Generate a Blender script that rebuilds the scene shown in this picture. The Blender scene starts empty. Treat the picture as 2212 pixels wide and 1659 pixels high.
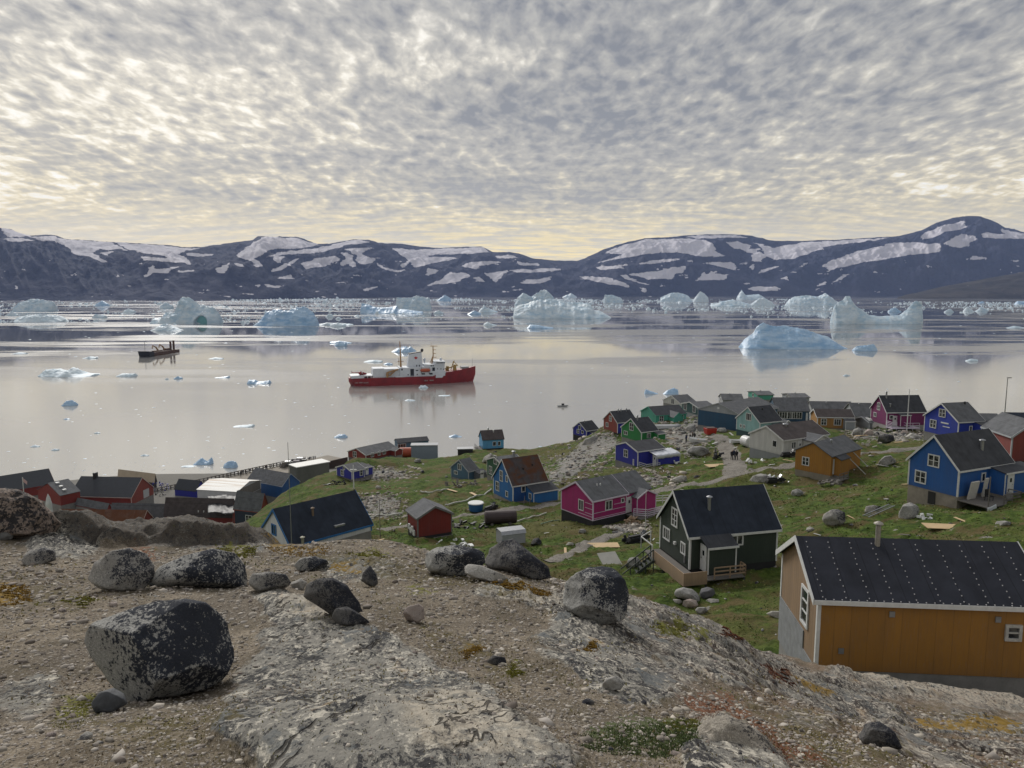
import bpy, math, random
import numpy as np
from mathutils import Vector, Matrix
random.seed(7)
rng = np.random.default_rng(11)
SC = bpy.context.scene
COL = SC.collection
R = math.radians
# ---------------------------------------------------------------- camera
HAZE = 1.8e-5
CAMZ = 74.0; FP = 1600.0; CU, CV = 1106.0, 829.5; PITCH = R(7.18)
cam_d = bpy.data.cameras.new('camera')
cam_d.sensor_width = 36.0; cam_d.lens = 36.0*FP/2212.0
cam_d.clip_start = 0.1; cam_d.clip_end = 80000
cam = bpy.data.objects.new('camera', cam_d); COL.objects.link(cam)
cam.location = (0, 0, CAMZ); cam.rotation_euler = (R(90)-PITCH, 0, 0)
SC.camera = cam
SC.view_settings.view_transform = 'Standard'; SC.view_settings.look = 'None'
SC.view_settings.gamma = 1; SC.view_settings.exposure = 0.36
SC.cycles.max_bounces = 6; SC.cycles.diffuse_bounces = 2; SC.cycles.glossy_bounces = 3
SC.cycles.transparent_max_bounces = 6; SC.cycles.volume_bounces = 1
SC.cycles.sample_clamp_indirect = 4
# ---------------------------------------------------------------- node helper
class NT:
    def __init__(s, tree): s.t = tree; s.n = tree.nodes; s.l = tree.links; s.n.clear()
    def new(s, typ, **kw):
        n = s.n.new(typ)
        for k, v in kw.items(): setattr(n, k, v)
        return n
    def put(s, sock, v):
        if isinstance(v, bpy.types.NodeSocket): s.l.new(v, sock)
        elif v is not None:
            if hasattr(sock.default_value, '__len__'):
                v = tuple(v) if hasattr(v, '__len__') else (v,)*3
                if len(sock.default_value) == 4 and len(v) == 3: v = v+(1.0,)
            sock.default_value = v
    def m(s, op, a, b=None, c=None, clamp=False):
        n = s.new('ShaderNodeMath', operation=op, use_clamp=clamp)
        for i, x in enumerate((a, b, c)):
            if x is not None: s.put(n.inputs[i], x)
        return n.outputs[0]
    def vm(s, op, a, b=None):
        n = s.new('ShaderNodeVectorMath', operation=op)
        s.put(n.inputs[0], a)
        if b is not None: s.put(n.inputs[1], b)
        return n.outputs[0]
    def sc(s, a, k):
        n = s.new('ShaderNodeVectorMath', operation='SCALE'); s.put(n.inputs[0], a); n.inputs[3].default_value = k
        return n.outputs[0]
    def mix(s, f, a, b, blend='MIX'):
        n = s.new('ShaderNodeMix', data_type='RGBA', blend_type=blend)
        s.put(n.inputs[0], f); s.put(n.inputs[6], a); s.put(n.inputs[7], b)
        return n.outputs[2]
    def mr(s, v, a, b, c=0.0, d=1.0):
        n = s.new('ShaderNodeMapRange')
        s.put(n.inputs[0], v)
        for i, x in enumerate((a, b, c, d)): s.put(n.inputs[i+1], x)
        return n.outputs[0]
    def mapping(s, v, scale=(1, 1, 1), rot=(0, 0, 0), loc=(0, 0, 0)):
        n = s.new('ShaderNodeMapping'); s.put(n.inputs[0], v)
        n.inputs['Scale'].default_value = scale; n.inputs['Rotation'].default_value = rot; n.inputs['Location'].default_value = loc
        return n.outputs[0]
    def noise(s, v, scale, detail=4, rough=0.55, dist=0.0):
        n = s.new('ShaderNodeTexNoise'); s.put(n.inputs['Vector'], v)
        n.inputs['Scale'].default_value = scale; n.inputs['Detail'].default_value = detail
        n.inputs['Roughness'].default_value = rough; n.inputs['Distortion'].default_value = dist
        return n.outputs[0]
    def voro(s, v, scale, feature='F1', out=0, rand=1.0):
        n = s.new('ShaderNodeTexVoronoi', feature=feature); s.put(n.inputs['Vector'], v)
        n.inputs['Scale'].default_value = scale; n.inputs['Randomness'].default_value = rand
        return n.outputs[out]
    def obj(s): return s.new('ShaderNodeTexCoord').outputs['Object']
    def attr(s, name): return s.new('ShaderNodeAttribute', attribute_name=name).outputs['Fac']
    def bump(s, h, strength=0.3, dist=0.1):
        n = s.new('ShaderNodeBump'); s.put(n.inputs['Height'], h)
        n.inputs['Strength'].default_value = strength; n.inputs['Distance'].default_value = dist
        return n.outputs[0]
    def sep(s, v):
        n = s.new('ShaderNodeSeparateXYZ'); s.put(n.inputs[0], v); return n.outputs
MATS = {}
def material(name, fn):
    if name in MATS: return MATS[name]
    m = bpy.data.materials.new(name); m.use_nodes = True
    t = NT(m.node_tree)
    out = t.new('ShaderNodeOutputMaterial'); bs = t.new('ShaderNodeBsdfPrincipled')
    t.l.new(bs.outputs[0], out.inputs[0])
    r = fn(t)
    t.put(bs.inputs['Base Color'], r.get('c')); t.put(bs.inputs['Roughness'], r.get('r', 0.8))
    if 'n' in r: t.put(bs.inputs['Normal'], r['n'])
    for k, v in r.get('x', {}).items(): t.put(bs.inputs[k], v)
    MATS[name] = m
    return m
def srgb(r, g, b):
    f = lambda c: (c/255/12.92 if c/255 <= .04045 else ((c/255+.055)/1.055)**2.4)
    return (f(r), f(g), f(b))
# ---------------------------------------------------------------- world: nishita sky under a broken altocumulus deck
SUN_EL, SUN_AZ = R(33), R(-24)          # azimuth measured from +Y towards +X
w = bpy.data.worlds.new('World'); SC.world = w; w.use_nodes = True
t = NT(w.node_tree)
wo = t.new('ShaderNodeOutputWorld'); bg = t.new('ShaderNodeBackground'); t.l.new(bg.outputs[0], wo.inputs[0])
bg.inputs[1].default_value = 0.1
sky = t.new('ShaderNodeTexSky', sky_type='NISHITA'); sky.sun_disc = False
sky.sun_elevation = SUN_EL; sky.sun_rotation = SUN_AZ
gen = t.new('ShaderNodeTexCoord').outputs['Generated']
x, y, z = t.sep(gen)
zz = t.m('ADD', t.m('MAXIMUM', z, 0.0), 0.17)
cmb = t.new('ShaderNodeCombineXYZ')
t.put(cmb.inputs[0], t.m('DIVIDE', x, zz)); t.put(cmb.inputs[1], t.m('DIVIDE', y, zz)); t.put(cmb.inputs[2], 0.0)
P = cmb.outputs[0]
wn = t.new('ShaderNodeTexNoise'); t.put(wn.inputs['Vector'], P); wn.inputs['Scale'].default_value = 1.6; wn.inputs['Detail'].default_value = 3
Pw = t.vm('ADD', P, t.sc(wn.outputs['Color'], 0.14))
rotP = t.mapping(Pw, scale=(1.30, .74, 1), rot=(0, 0, R(-24)))
big = t.noise(t.mapping(P, scale=(.6, .8, 1), rot=(0, 0, R(-30)), loc=(1.4, 4.7, 0)), 0.9, 4, 0.6)
cell = t.noise(rotP, 18.0, 3, 0.5, 0.25)
puff = t.voro(rotP, 15.0, 'SMOOTH_F1')
rip = t.noise(t.mapping(Pw, scale=(.8, 2.4, 1), rot=(0, 0, R(14))), 7.0, 3, 0.55, .3)
fine = t.noise(rotP, 46.0, 4, 0.62, .3)
ripw = t.mr(z, .05, .22, .9, .06)
den = t.m('ADD', t.m('MULTIPLY', cell, 0.66), t.m('MULTIPLY', fine, 0.16))
den = t.m('ADD', den, t.m('MULTIPLY', t.m('MULTIPLY', t.m('SUBTRACT', rip, .5), ripw), 1.0))
den = t.m('ADD', den, t.m('MULTIPLY', t.m('SUBTRACT', .45, puff), 0.34))
den = t.m('ADD', den, t.m('MULTIPLY', big, 1.0))          # ~0.95 mean
def blob(cx, cy, sx, sy, rot, k):
    q = t.mapping(t.vm('ADD', Pw, (-cx-.15, -cy-.15, 0)), rot=(0, 0, rot)); q = t.mapping(q, scale=(1/sx, 1/sy, 0))
    l = t.new('ShaderNodeVectorMath', operation='LENGTH'); t.put(l.inputs[0], q)
    return t.m('MULTIPLY', t.m('EXPONENT', t.m('MULTIPLY', t.m('MULTIPLY', l.outputs['Value'], l.outputs['Value']), -1.0)), k)
for a_ in ((.10, 2.45, .55, .20, R(-25), .17), (-.25, 3.1, .35, .22, 0, .10), (-1.3, 3.9, .9, .25, 0, .10), (.9, 2.5, .7, .3, R(-15), .06), (-.35, 2.0, .35, .2, 0, -.10), (-1.3, 2.1, .6, .35, 0, -.05)):
    den = t.m('ADD', den, blob(*a_))
thick = t.mr(den, 0.68, 1.14)
elev = t.mr(z, 0.0, 0.42)
def ramp(t, f, stops):
    n = t.new('ShaderNodeValToRGB'); t.put(n.inputs[0], f); cr = n.color_ramp
    while len(cr.elements) < len(stops): cr.elements.new(0.5)
    for e, (p, c) in zip(cr.elements, stops): e.position = p; e.color = tuple(c)+(1,)
    return n.outputs[0]
light = ramp(t, elev, [(0.0, srgb(222, 208, 178)), (0.2, srgb(243, 226, 184)), (0.42, srgb(232, 223, 200)), (1.0, srgb(222, 221, 219))])
mid = ramp(t, elev, [(0.0, srgb(196, 188, 172)), (0.2, srgb(204, 195, 172)), (0.4, srgb(182, 178, 170)), (1.0, srgb(172, 172, 170))])
dark = ramp(t, elev, [(0.0, srgb(178, 176, 170)), (0.25, srgb(164, 162, 158)), (0.5, srgb(136, 138, 142)), (1.0, srgb(120, 124, 133))])
c1 = t.mix(t.mr(thick, 0.0, 0.45), light, mid); c2 = t.mix(t.mr(thick, 0.45, 1.0), c1, dark)
gapc = t.mix(t.mr(den, 0.58, 0.76), srgb(246, 244, 238), c2)
gapc = t.mix(t.m('MULTIPLY', t.mr(z, .115, .055), .92), gapc, t.mix(t.mr(rip, .4, .6), t.mix(t.mr(t.m('ABSOLUTE', t.m('SUBTRACT', x, .02)), .0, .5), srgb(252, 230, 170), srgb(228, 214, 182)), srgb(214, 206, 186)))
# soft brightness round the veiled sun
sd = t.new('ShaderNodeVectorMath', operation='DOT_PRODUCT'); t.put(sd.inputs[0], gen)
sd.inputs[1].default_value = (math.sin(SUN_AZ)*math.cos(SUN_EL), math.cos(SUN_AZ)*math.cos(SUN_EL), math.sin(SUN_EL))
glow = t.m('POWER', t.m('MAXIMUM', sd.outputs['Value'], 0.0), 9.0)
gapc = t.mix(1.0, gapc, t.mix(t.m('MULTIPLY', glow, 0.9), (1, 1, 1), (1.28, 1.25, 1.2)), 'MULTIPLY')
cl = t.mix(1.0, t.sc(gapc, 8.3), t.mix(t.mr(t.m('SUBTRACT', t.m('MULTIPLY', z, .8), t.m('MULTIPLY', y, .6)), -.25, .8), (1, 1, 1), (1.25, 1.25, 1.25)), 'MULTIPLY')  # unseen sky behind camera and overhead brightened, added to light the foreground
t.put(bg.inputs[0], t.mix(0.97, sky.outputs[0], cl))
# ---------------------------------------------------------------- sun behind the cloud deck
sl = bpy.data.lights.new('sun', 'SUN'); sl.energy = 2.3; sl.angle = R(22); sl.color = (1.0, 0.96, 0.90)
so = bpy.data.objects.new('sun', sl); COL.objects.link(so)
so.rotation_euler = Vector((math.sin(SUN_AZ)*math.cos(SUN_EL), math.cos(SUN_AZ)*math.cos(SUN_EL), math.sin(SUN_EL))).to_track_quat('Z', 'Y').to_euler()

# ---------------------------------------------------------------- geometry helpers
CP, SP = math.cos(PITCH), math.sin(PITCH)
def ray(u, v):
    a = (np.asarray(u, float)-CU)/FP; b = (CV-np.asarray(v, float))/FP
    dy = CP + b*SP; return a/dy, (-SP + b*CP)/dy       # x and z per metre of y
def at(u, v, Y):
    a, c = ray(u, v); return Vector((float(a*Y), float(Y), float(CAMZ+c*Y)))
def onz(u, v, z=0.0):
    a, c = ray(u, v); Y = (z-CAMZ)/c; return Vector((float(a*Y), float(Y), z))
def proj(x, y, z):
    dz = z-CAMZ; f = y*CP - dz*SP; up = y*SP + dz*CP
    f = np.maximum(f, 1e-3)
    return CU+FP*x/f, CV-FP*up/f
def _h(ix, iy, iz, seed):
    h = (ix.astype(np.int64)*374761393 + iy.astype(np.int64)*668265263 + iz.astype(np.int64)*2147483647 + seed*1274126177) & 0xffffffff
    h = ((h ^ (h >> 13))*1274126177) & 0xffffffff
    h = ((h ^ (h >> 15))*2246822519) & 0xffffffff
    return ((h ^ (h >> 16)) & 0xffffff)/float(0xffffff)*2-1
def vn(x, y, z=None, seed=0):
    x = np.asarray(x, float); y = np.asarray(y, float)
    fx, fy = np.floor(x), np.floor(y); tx, ty = x-fx, y-fy
    tx = tx*tx*tx*(tx*(tx*6-15)+10); ty = ty*ty*ty*(ty*(ty*6-15)+10)
    def pl(k):
        a = _h(fx, fy, k, seed); b = _h(fx+1, fy, k, seed); c = _h(fx, fy+1, k, seed); d = _h(fx+1, fy+1, k, seed)
        return (a*(1-tx)+b*tx)*(1-ty)+(c*(1-tx)+d*tx)*ty
    if z is None: return pl(np.zeros_like(fx))
    z = np.asarray(z, float); fz = np.floor(z); tz = z-fz; tz = tz*tz*(3-2*tz)
    return pl(fz)*(1-tz)+pl(fz+1)*tz
def fbm(x, y, z=None, o=4, g=0.5, seed=0, ridge=False):
    s = 0; a = 1.0; n = 0
    for i in range(o):
        k = 2.03**i; q = vn(x*k+17.3*i, y*k-9.1*i, None if z is None else z*k+3.3*i, seed+i)
        if ridge: q = 1-2*np.abs(q)
        s = s+a*q; n += a; a *= g
    return s/n
def inpoly(u, v, poly):
    r = np.zeros(np.shape(u), bool); n = len(poly)
    for i in range(n):
        x1, y1 = poly[i]; x2, y2 = poly[(i+1) % n]
        if y1 == y2: continue
        c = ((v > min(y1, y2)) & (v <= max(y1, y2))) & (u < (x2-x1)*(v-y1)/(y2-y1)+x1)
        r ^= c
    return r
# zoom-window coordinates used while measuring the photograph -> (u, v)
ZW = {1: (0, 822.9, .3348), 2: (685.8, 905.2, .2728), 3: (1179.5, 822.9, .2727), 4: (1618.4, 822.9, .26835), 5: (1179.5, 1014.9, .2727),
      6: (1645.8, 1069.8, .26456), 'a': (0, 466.3, .3348), 'b': (713.2, 466.3, .3348), 'c': (1426.4, 438.9, .3552),
      's': (713.2, 713.2, .1612), 'e': (0, 685.8, .3348), 'd': (466.3, 960.0, .124), 'D': (0, 0, 1.0)}
def zc(k, X, Y): a = ZW[k]; return a[0]+X*a[2], a[1]+Y*a[2]
def zp(k, pts): return [zc(k, *p) for p in pts]

def link(o, parent=None):
    COL.objects.link(o)
    if parent is not None: o.parent = parent
    return o
def tag(o, label=None, cat=None, group=None, kind=None):
    if label: o['label'] = label
    if cat: o['category'] = cat
    if group: o['group'] = group
    if kind: o['kind'] = kind
    return o
def empty(name, loc, rz=0.0):
    o = bpy.data.objects.new(name, None); o.location = loc; o.rotation_euler = (0, 0, rz); o.empty_display_size = .3
    return link(o)
def mesh(name, V, F, mat, parent=None, loc=None, rz=0.0, smooth=False, attrs=None):
    me = bpy.data.meshes.new(name)
    V = np.asarray(V, dtype=np.float32)
    if isinstance(F, np.ndarray):
        n = len(F); k = F.shape[1]
        me.vertices.add(len(V)); me.vertices.foreach_set('co', V.ravel())
        me.loops.add(n*k); me.loops.foreach_set('vertex_index', F.astype(np.int32).ravel())
        me.polygons.add(n); me.polygons.foreach_set('loop_start', np.arange(0, n*k, k, dtype=np.int32))
        me.polygons.foreach_set('loop_total', np.full(n, k, dtype=np.int32))
        me.update(calc_edges=True)
    else:
        me.from_pydata([tuple(map(float, q)) for q in V], [], F)
    if smooth: me.polygons.foreach_set('use_smooth', np.ones(len(me.polygons), bool))
    if attrs:
        for k, a in attrs.items():
            at_ = me.attributes.new(k, 'FLOAT', 'POINT'); at_.data.foreach_set('value', np.asarray(a, np.float32).ravel())
    if isinstance(mat, (list, tuple)):
        for q in mat: me.materials.append(q)
    elif mat is not None: me.materials.append(mat)
    me.update()
    o = bpy.data.objects.new(name, me)
    if loc is not None: o.location = loc
    o.rotation_euler = (0, 0, rz)
    return link(o, parent)
def gridF(nr, nc):
    i = np.arange((nr-1)*(nc-1)); r = i//(nc-1); c = i % (nc-1); a = r*nc+c
    return np.stack([a, a+1, a+nc+1, a+nc], 1)
class MB:
    def __init__(s): s.V = []; s.F = []
    def add(s, V, F):
        b = len(s.V); s.V += [tuple(v) for v in V]; s.F += [tuple(i+b for i in f) for f in F]; return s
    def box(s, x0, x1, y0, y1, z0, z1):
        V = [(x0, y0, z0), (x1, y0, z0), (x1, y1, z0), (x0, y1, z0), (x0, y0, z1), (x1, y0, z1), (x1, y1, z1), (x0, y1, z1)]
        return s.add(V, [(0, 3, 2, 1), (4, 5, 6, 7), (0, 1, 5, 4), (1, 2, 6, 5), (2, 3, 7, 6), (3, 0, 4, 7)])
    def bar(s, p, q, w=.05, h=None):
        p = Vector(p); q = Vector(q); h = h or w; d = (q-p).normalized()
        a = Vector((0, 0, 1)) if abs(d.z) < .9 else Vector((1, 0, 0))
        x_ = d.cross(a).normalized()*w/2; y_ = d.cross(x_).normalized()*h/2
        V = [p-x_-y_, p+x_-y_, p+x_+y_, p-x_+y_, q-x_-y_, q+x_-y_, q+x_+y_, q-x_+y_]
        return s.add(V, [(0, 3, 2, 1), (4, 5, 6, 7), (0, 1, 5, 4), (1, 2, 6, 5), (2, 3, 7, 6), (3, 0, 4, 7)])
    def tube(s, pts, rad, n=10, cap=True):
        pts = [Vector(p) for p in pts]; rad = rad if hasattr(rad, '__len__') else [rad]*len(pts)
        V = []; F = []
        for i, p in enumerate(pts):
            d = (pts[min(i+1, len(pts)-1)]-pts[max(i-1, 0)]).normalized()
            a = Vector((0, 0, 1)) if abs(d.z) < .9 else Vector((1, 0, 0))
            e1 = d.cross(a).normalized(); e2 = d.cross(e1).normalized()
            for k in range(n):
                th = 2*math.pi*k/n; V.append(p+(e1*math.cos(th)+e2*math.sin(th))*rad[i])
        for i in range(len(pts)-1):
            for k in range(n):
                F.append((i*n+k, i*n+(k+1) % n, (i+1)*n+(k+1) % n, (i+1)*n+k))
        if cap: F += [tuple(range(n))[::-1], tuple(range((len(pts)-1)*n, len(pts)*n))]
        return s.add(V, F)
    def prism(s, poly, a, b, axis='y'):
        n = len(poly)
        f = {'y': lambda p, t_: (p[0], t_, p[1]), 'x': lambda p, t_: (t_, p[0], p[1]), 'z': lambda p, t_: (p[0], p[1], t_)}[axis]
        V = [f(p, a) for p in poly]+[f(p, b) for p in poly]
        F = [tuple(range(n)), tuple(range(2*n-1, n-1, -1))]+[(i, i+n, (i+1) % n+n, (i+1) % n) for i in range(n)]
        return s.add(V, F)
    def build(s, name, mat, parent=None, loc=None, rz=0.0, smooth=False):
        o = mesh(name, s.V, s.F, mat, parent, loc, rz, smooth)
        return o
def bevel(o, wdt=.02, seg=2):
    m = o.modifiers.new('bevel', 'BEVEL'); m.width = wdt; m.segments = seg; m.limit_method = 'ANGLE'; return o
def copy_tree(o, parent=None):
    c = o.copy(); COL.objects.link(c)
    if parent is not None: c.parent = parent
    for ch in list(o.children): copy_tree(ch, c)
    return c
# ---------------------------------------------------------------- materials
def paint(name, col, rough=.62, board=.14, axis='both', grime=.35, line=.45):
    """vertical-board painted timber"""
    def fn(t):
        c = t.obj(); x, y, z = t.sep(c)
        s = t.m('ADD', x, y)
        ln = t.m('FRACT', t.m('DIVIDE', s, board))
        gr = t.m('LESS_THAN', ln, 0.10 if board < .5 else .03)
        n1 = t.noise(t.mapping(c, scale=(1, 1, .25)), 1.3, 5, .6)
        n2 = t.noise(t.mapping(c, scale=(6, 6, .6)), 2.2, 4, .6)
        bd = t.new('ShaderNodeTexWhiteNoise', noise_dimensions='1D'); t.put(bd.inputs['W'], t.m('FLOOR', t.m('DIVIDE', s, board)))
        col2 = t.mix(t.mr(n1, .35, .75), col, tuple(k*.72+.012 for k in col))
        n5 = t.noise(t.mapping(c, scale=(9, 9, 1.1)), 1.6, 5, .7)
        col3 = t.mix(t.m('MULTIPLY', t.mr(n2, .5, .8), grime), col2, tuple(k*.5+.03 for k in col))
        col3 = t.mix(t.m('MULTIPLY', t.mr(n5, .56, .70), grime*.8), col3, tuple(k*.35+.10 for k in col))
        col3 = t.mix(t.m('MULTIPLY', t.mr(t.m('ADD', z, t.m('MULTIPLY', n5, .7)), .75, .2), .45), col3, tuple(k*.4+.035 for k in col))
        col4 = t.mix(t.m('MULTIPLY', bd.outputs[0], .22), col3, tuple(k*.6 for k in col))
        col5 = t.mix(t.m('MULTIPLY', gr, line), col4, tuple(k*.25 for k in col))
        h = t.m('ADD', t.m('MULTIPLY', gr, -1.0), t.m('MULTIPLY', n2, .3))
        return dict(c=col5, r=rough, n=t.bump(h, .5, .02))
    return material(name, fn)
def plain(name, col, rough=.6, var=.25, scale=3.0, metal=0.0, b=.15):
    def fn(t):
        c = t.obj(); n = t.noise(c, scale, 5, .6)
        n2 = t.noise(c, scale*9, 3, .6)
        k = t.mix(t.mr(n, .3, .75), col, tuple(q*(1-var) for q in col))
        k = t.mix(t.m('MULTIPLY', t.mr(n2, .5, .75), .35), k, tuple(q*(1-var*1.5) for q in col))
        return dict(c=k, r=rough, n=t.bump(n2, b, .01), x={'Metallic': metal})
    return material(name, fn)
def felt(name, col=(.032, .034, .04), seam=1.0, axis=0, patch=None, seamdir=0):
    """bitumen roofing felt laid in strips"""
    def fn(t):
        c = t.obj(); s = t.sep(c)[axis]
        ln = t.m('FRACT', t.m('DIVIDE', s, seam)); gr = t.m('LESS_THAN', ln, 0.035)
        n1 = t.noise(c, .9, 5, .6, .4); n2 = t.noise(c, 28, 3, .6); n3 = t.noise(t.mapping(c, scale=(1, .3, .3)), 2.4, 4, .6)
        k = t.mix(t.mr(n1, .3, .75), col, tuple(q*1.7+.004 for q in col))
        k = t.mix(t.m('MULTIPLY', t.mr(n3, .52, .75), .5), k, tuple(q*.55 for q in col))
        k = t.mix(t.m('MULTIPLY', gr, .5), k, tuple(q*.4 for q in col))
        if patch:
            n4 = t.noise(c, .55, 4, .6, .5)
            k = t.mix(t.mr(n4, .40, .56), k, t.mix(n1, patch, tuple(q*.6 for q in patch)))
        h = t.m('ADD', t.m('MULTIPLY', gr, .8), t.m('MULTIPLY', n2, .25))
        return dict(c=k, r=.85, n=t.bump(h, .4, .02), x={'Specular IOR Level': .25})
    return material(name, fn)
def lichen(name, base, dark, pale, s=1.0, cover=.5, pcover=.5):
    """speckled lichen crust; coordinates are relative to the stone's own width"""
    def fn(t):
        c = t.obj(); n0 = t.noise(c, 2.2*s, 4, .6, .3); n1 = t.noise(c, 11*s, 6, .72, .3); n2 = t.noise(c, 38*s, 5, .72, .3); n3 = t.noise(c, 85*s, 3, .7)
        k = t.mix(n1, base, tuple(q*.62 for q in base))
        k = t.mix(t.mr(n3, .42, .66), k, tuple(q*1.3 for q in base))
        pm = t.m('ADD', n2, t.m('MULTIPLY', n0, .5))
        k = t.mix(t.mr(pm, .92-.22*pcover, .98-.22*pcover), k, pale)
        dm = t.m('ADD', t.m('MULTIPLY', n2, 1.0), t.m('ADD', t.m('MULTIPLY', n1, .55), t.m('MULTIPLY', n0, .55)))
        x_, y_, z_ = t.sep(c); dm = t.m('ADD', dm, t.m('ADD', t.m('MULTIPLY', z_, .26), t.m('MULTIPLY', x_, .24)))
        k = t.mix(t.mr(dm, 1.22-.21*cover, 1.27-.21*cover), k, t.mix(n3, dark, tuple(q*2.6 for q in dark)))
        h = t.m('ADD', n1, t.m('ADD', t.m('MULTIPLY', n2, .5), t.m('MULTIPLY', n3, .3)))
        return dict(c=k, r=.92, n=t.bump(h, .6, .035), x={'Specular IOR Level': .2})
    return material(name, fn)
WHITE = plain('white_paint', (.62, .63, .63), .5, .22, 4)
GLASS = material('window_glass', lambda t: dict(c=t.mix(t.mr(t.noise(t.obj(), 1.7, 2), .45, .6), (.012, .016, .022), (.10, .10, .095)), r=.08, x={'Specular IOR Level': .6}))
CONC = plain('concrete', (.23, .225, .215), .9, .35, 1.2, 0, .4)
DARKCONC = plain('dark_plinth', (.022, .022, .024), .8, .3, 1.5)
METAL = plain('galvanised_metal', (.34, .35, .37), .42, .3, 5, .7)
BLACK = plain('black_rubber', (.014, .014, .016), .6, .3, 5)
WOOD = paint('bare_timber', (.36, .25, .16), .8, .12)
GREYWOOD = paint('weathered_timber', (.17, .155, .14), .9, .14)
DGREEN = paint('green_stained_timber', (.018, .03, .024), .75, .14)
FELT = felt('roofing_felt'); FELTB = felt('blue_black_felt', (.014, .019, .030)); FELTG = felt('grey_felt', (.075, .078, .085))
FELTBR = felt('brown_felt', (.050, .042, .042)); FELTR = felt('rusty_felt', (.045, .040, .042), patch=(.11, .045, .022))
FELTRR = felt('rust_sheet', (.085, .042, .028), patch=(.13, .050, .024))
ICE = material('glacier_ice', lambda t: (lambda c: dict(
    c=t.mix(t.mr(t.noise(t.mapping(c, scale=(1, 1, 2.4)), .055, 6, .6, .6), .38, .66), srgb(196, 209, 218), srgb(156, 184, 204)), r=.5,
    n=t.bump(t.noise(t.mapping(c, scale=(1, 1, 2)), .22, 6, .7, .6), .8, 2.0), x={'Specular IOR Level': .35}))(t.obj()))
ICEB = material('blue_glacier_ice', lambda t: (lambda c: dict(
    c=t.mix(t.mr(t.noise(t.mapping(c, scale=(.7, 1, 2.8), rot=(0, .2, 0)), .05, 6, .6, .8), .36, .62), srgb(172, 196, 218), srgb(124, 162, 198)), r=.42,
    n=t.bump(t.noise(c, .3, 6, .65), .5, 1.2), x={'Specular IOR Level': .4}))(t.obj()))
SNOWICE = material('white_brash_ice', lambda t: dict(c=t.mix(t.noise(t.obj(), .12, 3), srgb(214, 221, 226), srgb(158, 186, 204)), r=.6))
B_DARK = lichen('black_lichen_rock', (.30, .295, .28), (.016, .018, .024), (.46, .45, .42), 1.0, .80, .7)
B_GREY = lichen('grey_lichen_rock', (.25, .24, .225), (.022, .023, .028), (.44, .42, .38), 1.0, .55, .7)
B_DARKER = lichen('dark_lichen_rock', (.13, .125, .12), (.016, .017, .022), (.36, .35, .32), 1.2, .85, .35)
B_PINK = lichen('pinkish_rock', (.36, .30, .27), (.05, .045, .045), (.50, .46, .42), 2.0, -.2, .5)
B_PALE = lichen('pale_rock', (.36, .345, .32), (.05, .05, .055), (.48, .47, .44), .7, .05, .6)
B_MID = lichen('village_rock', (.26, .255, .245), (.06, .06, .062), (.42, .41, .39), .5, .22, .5)
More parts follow.
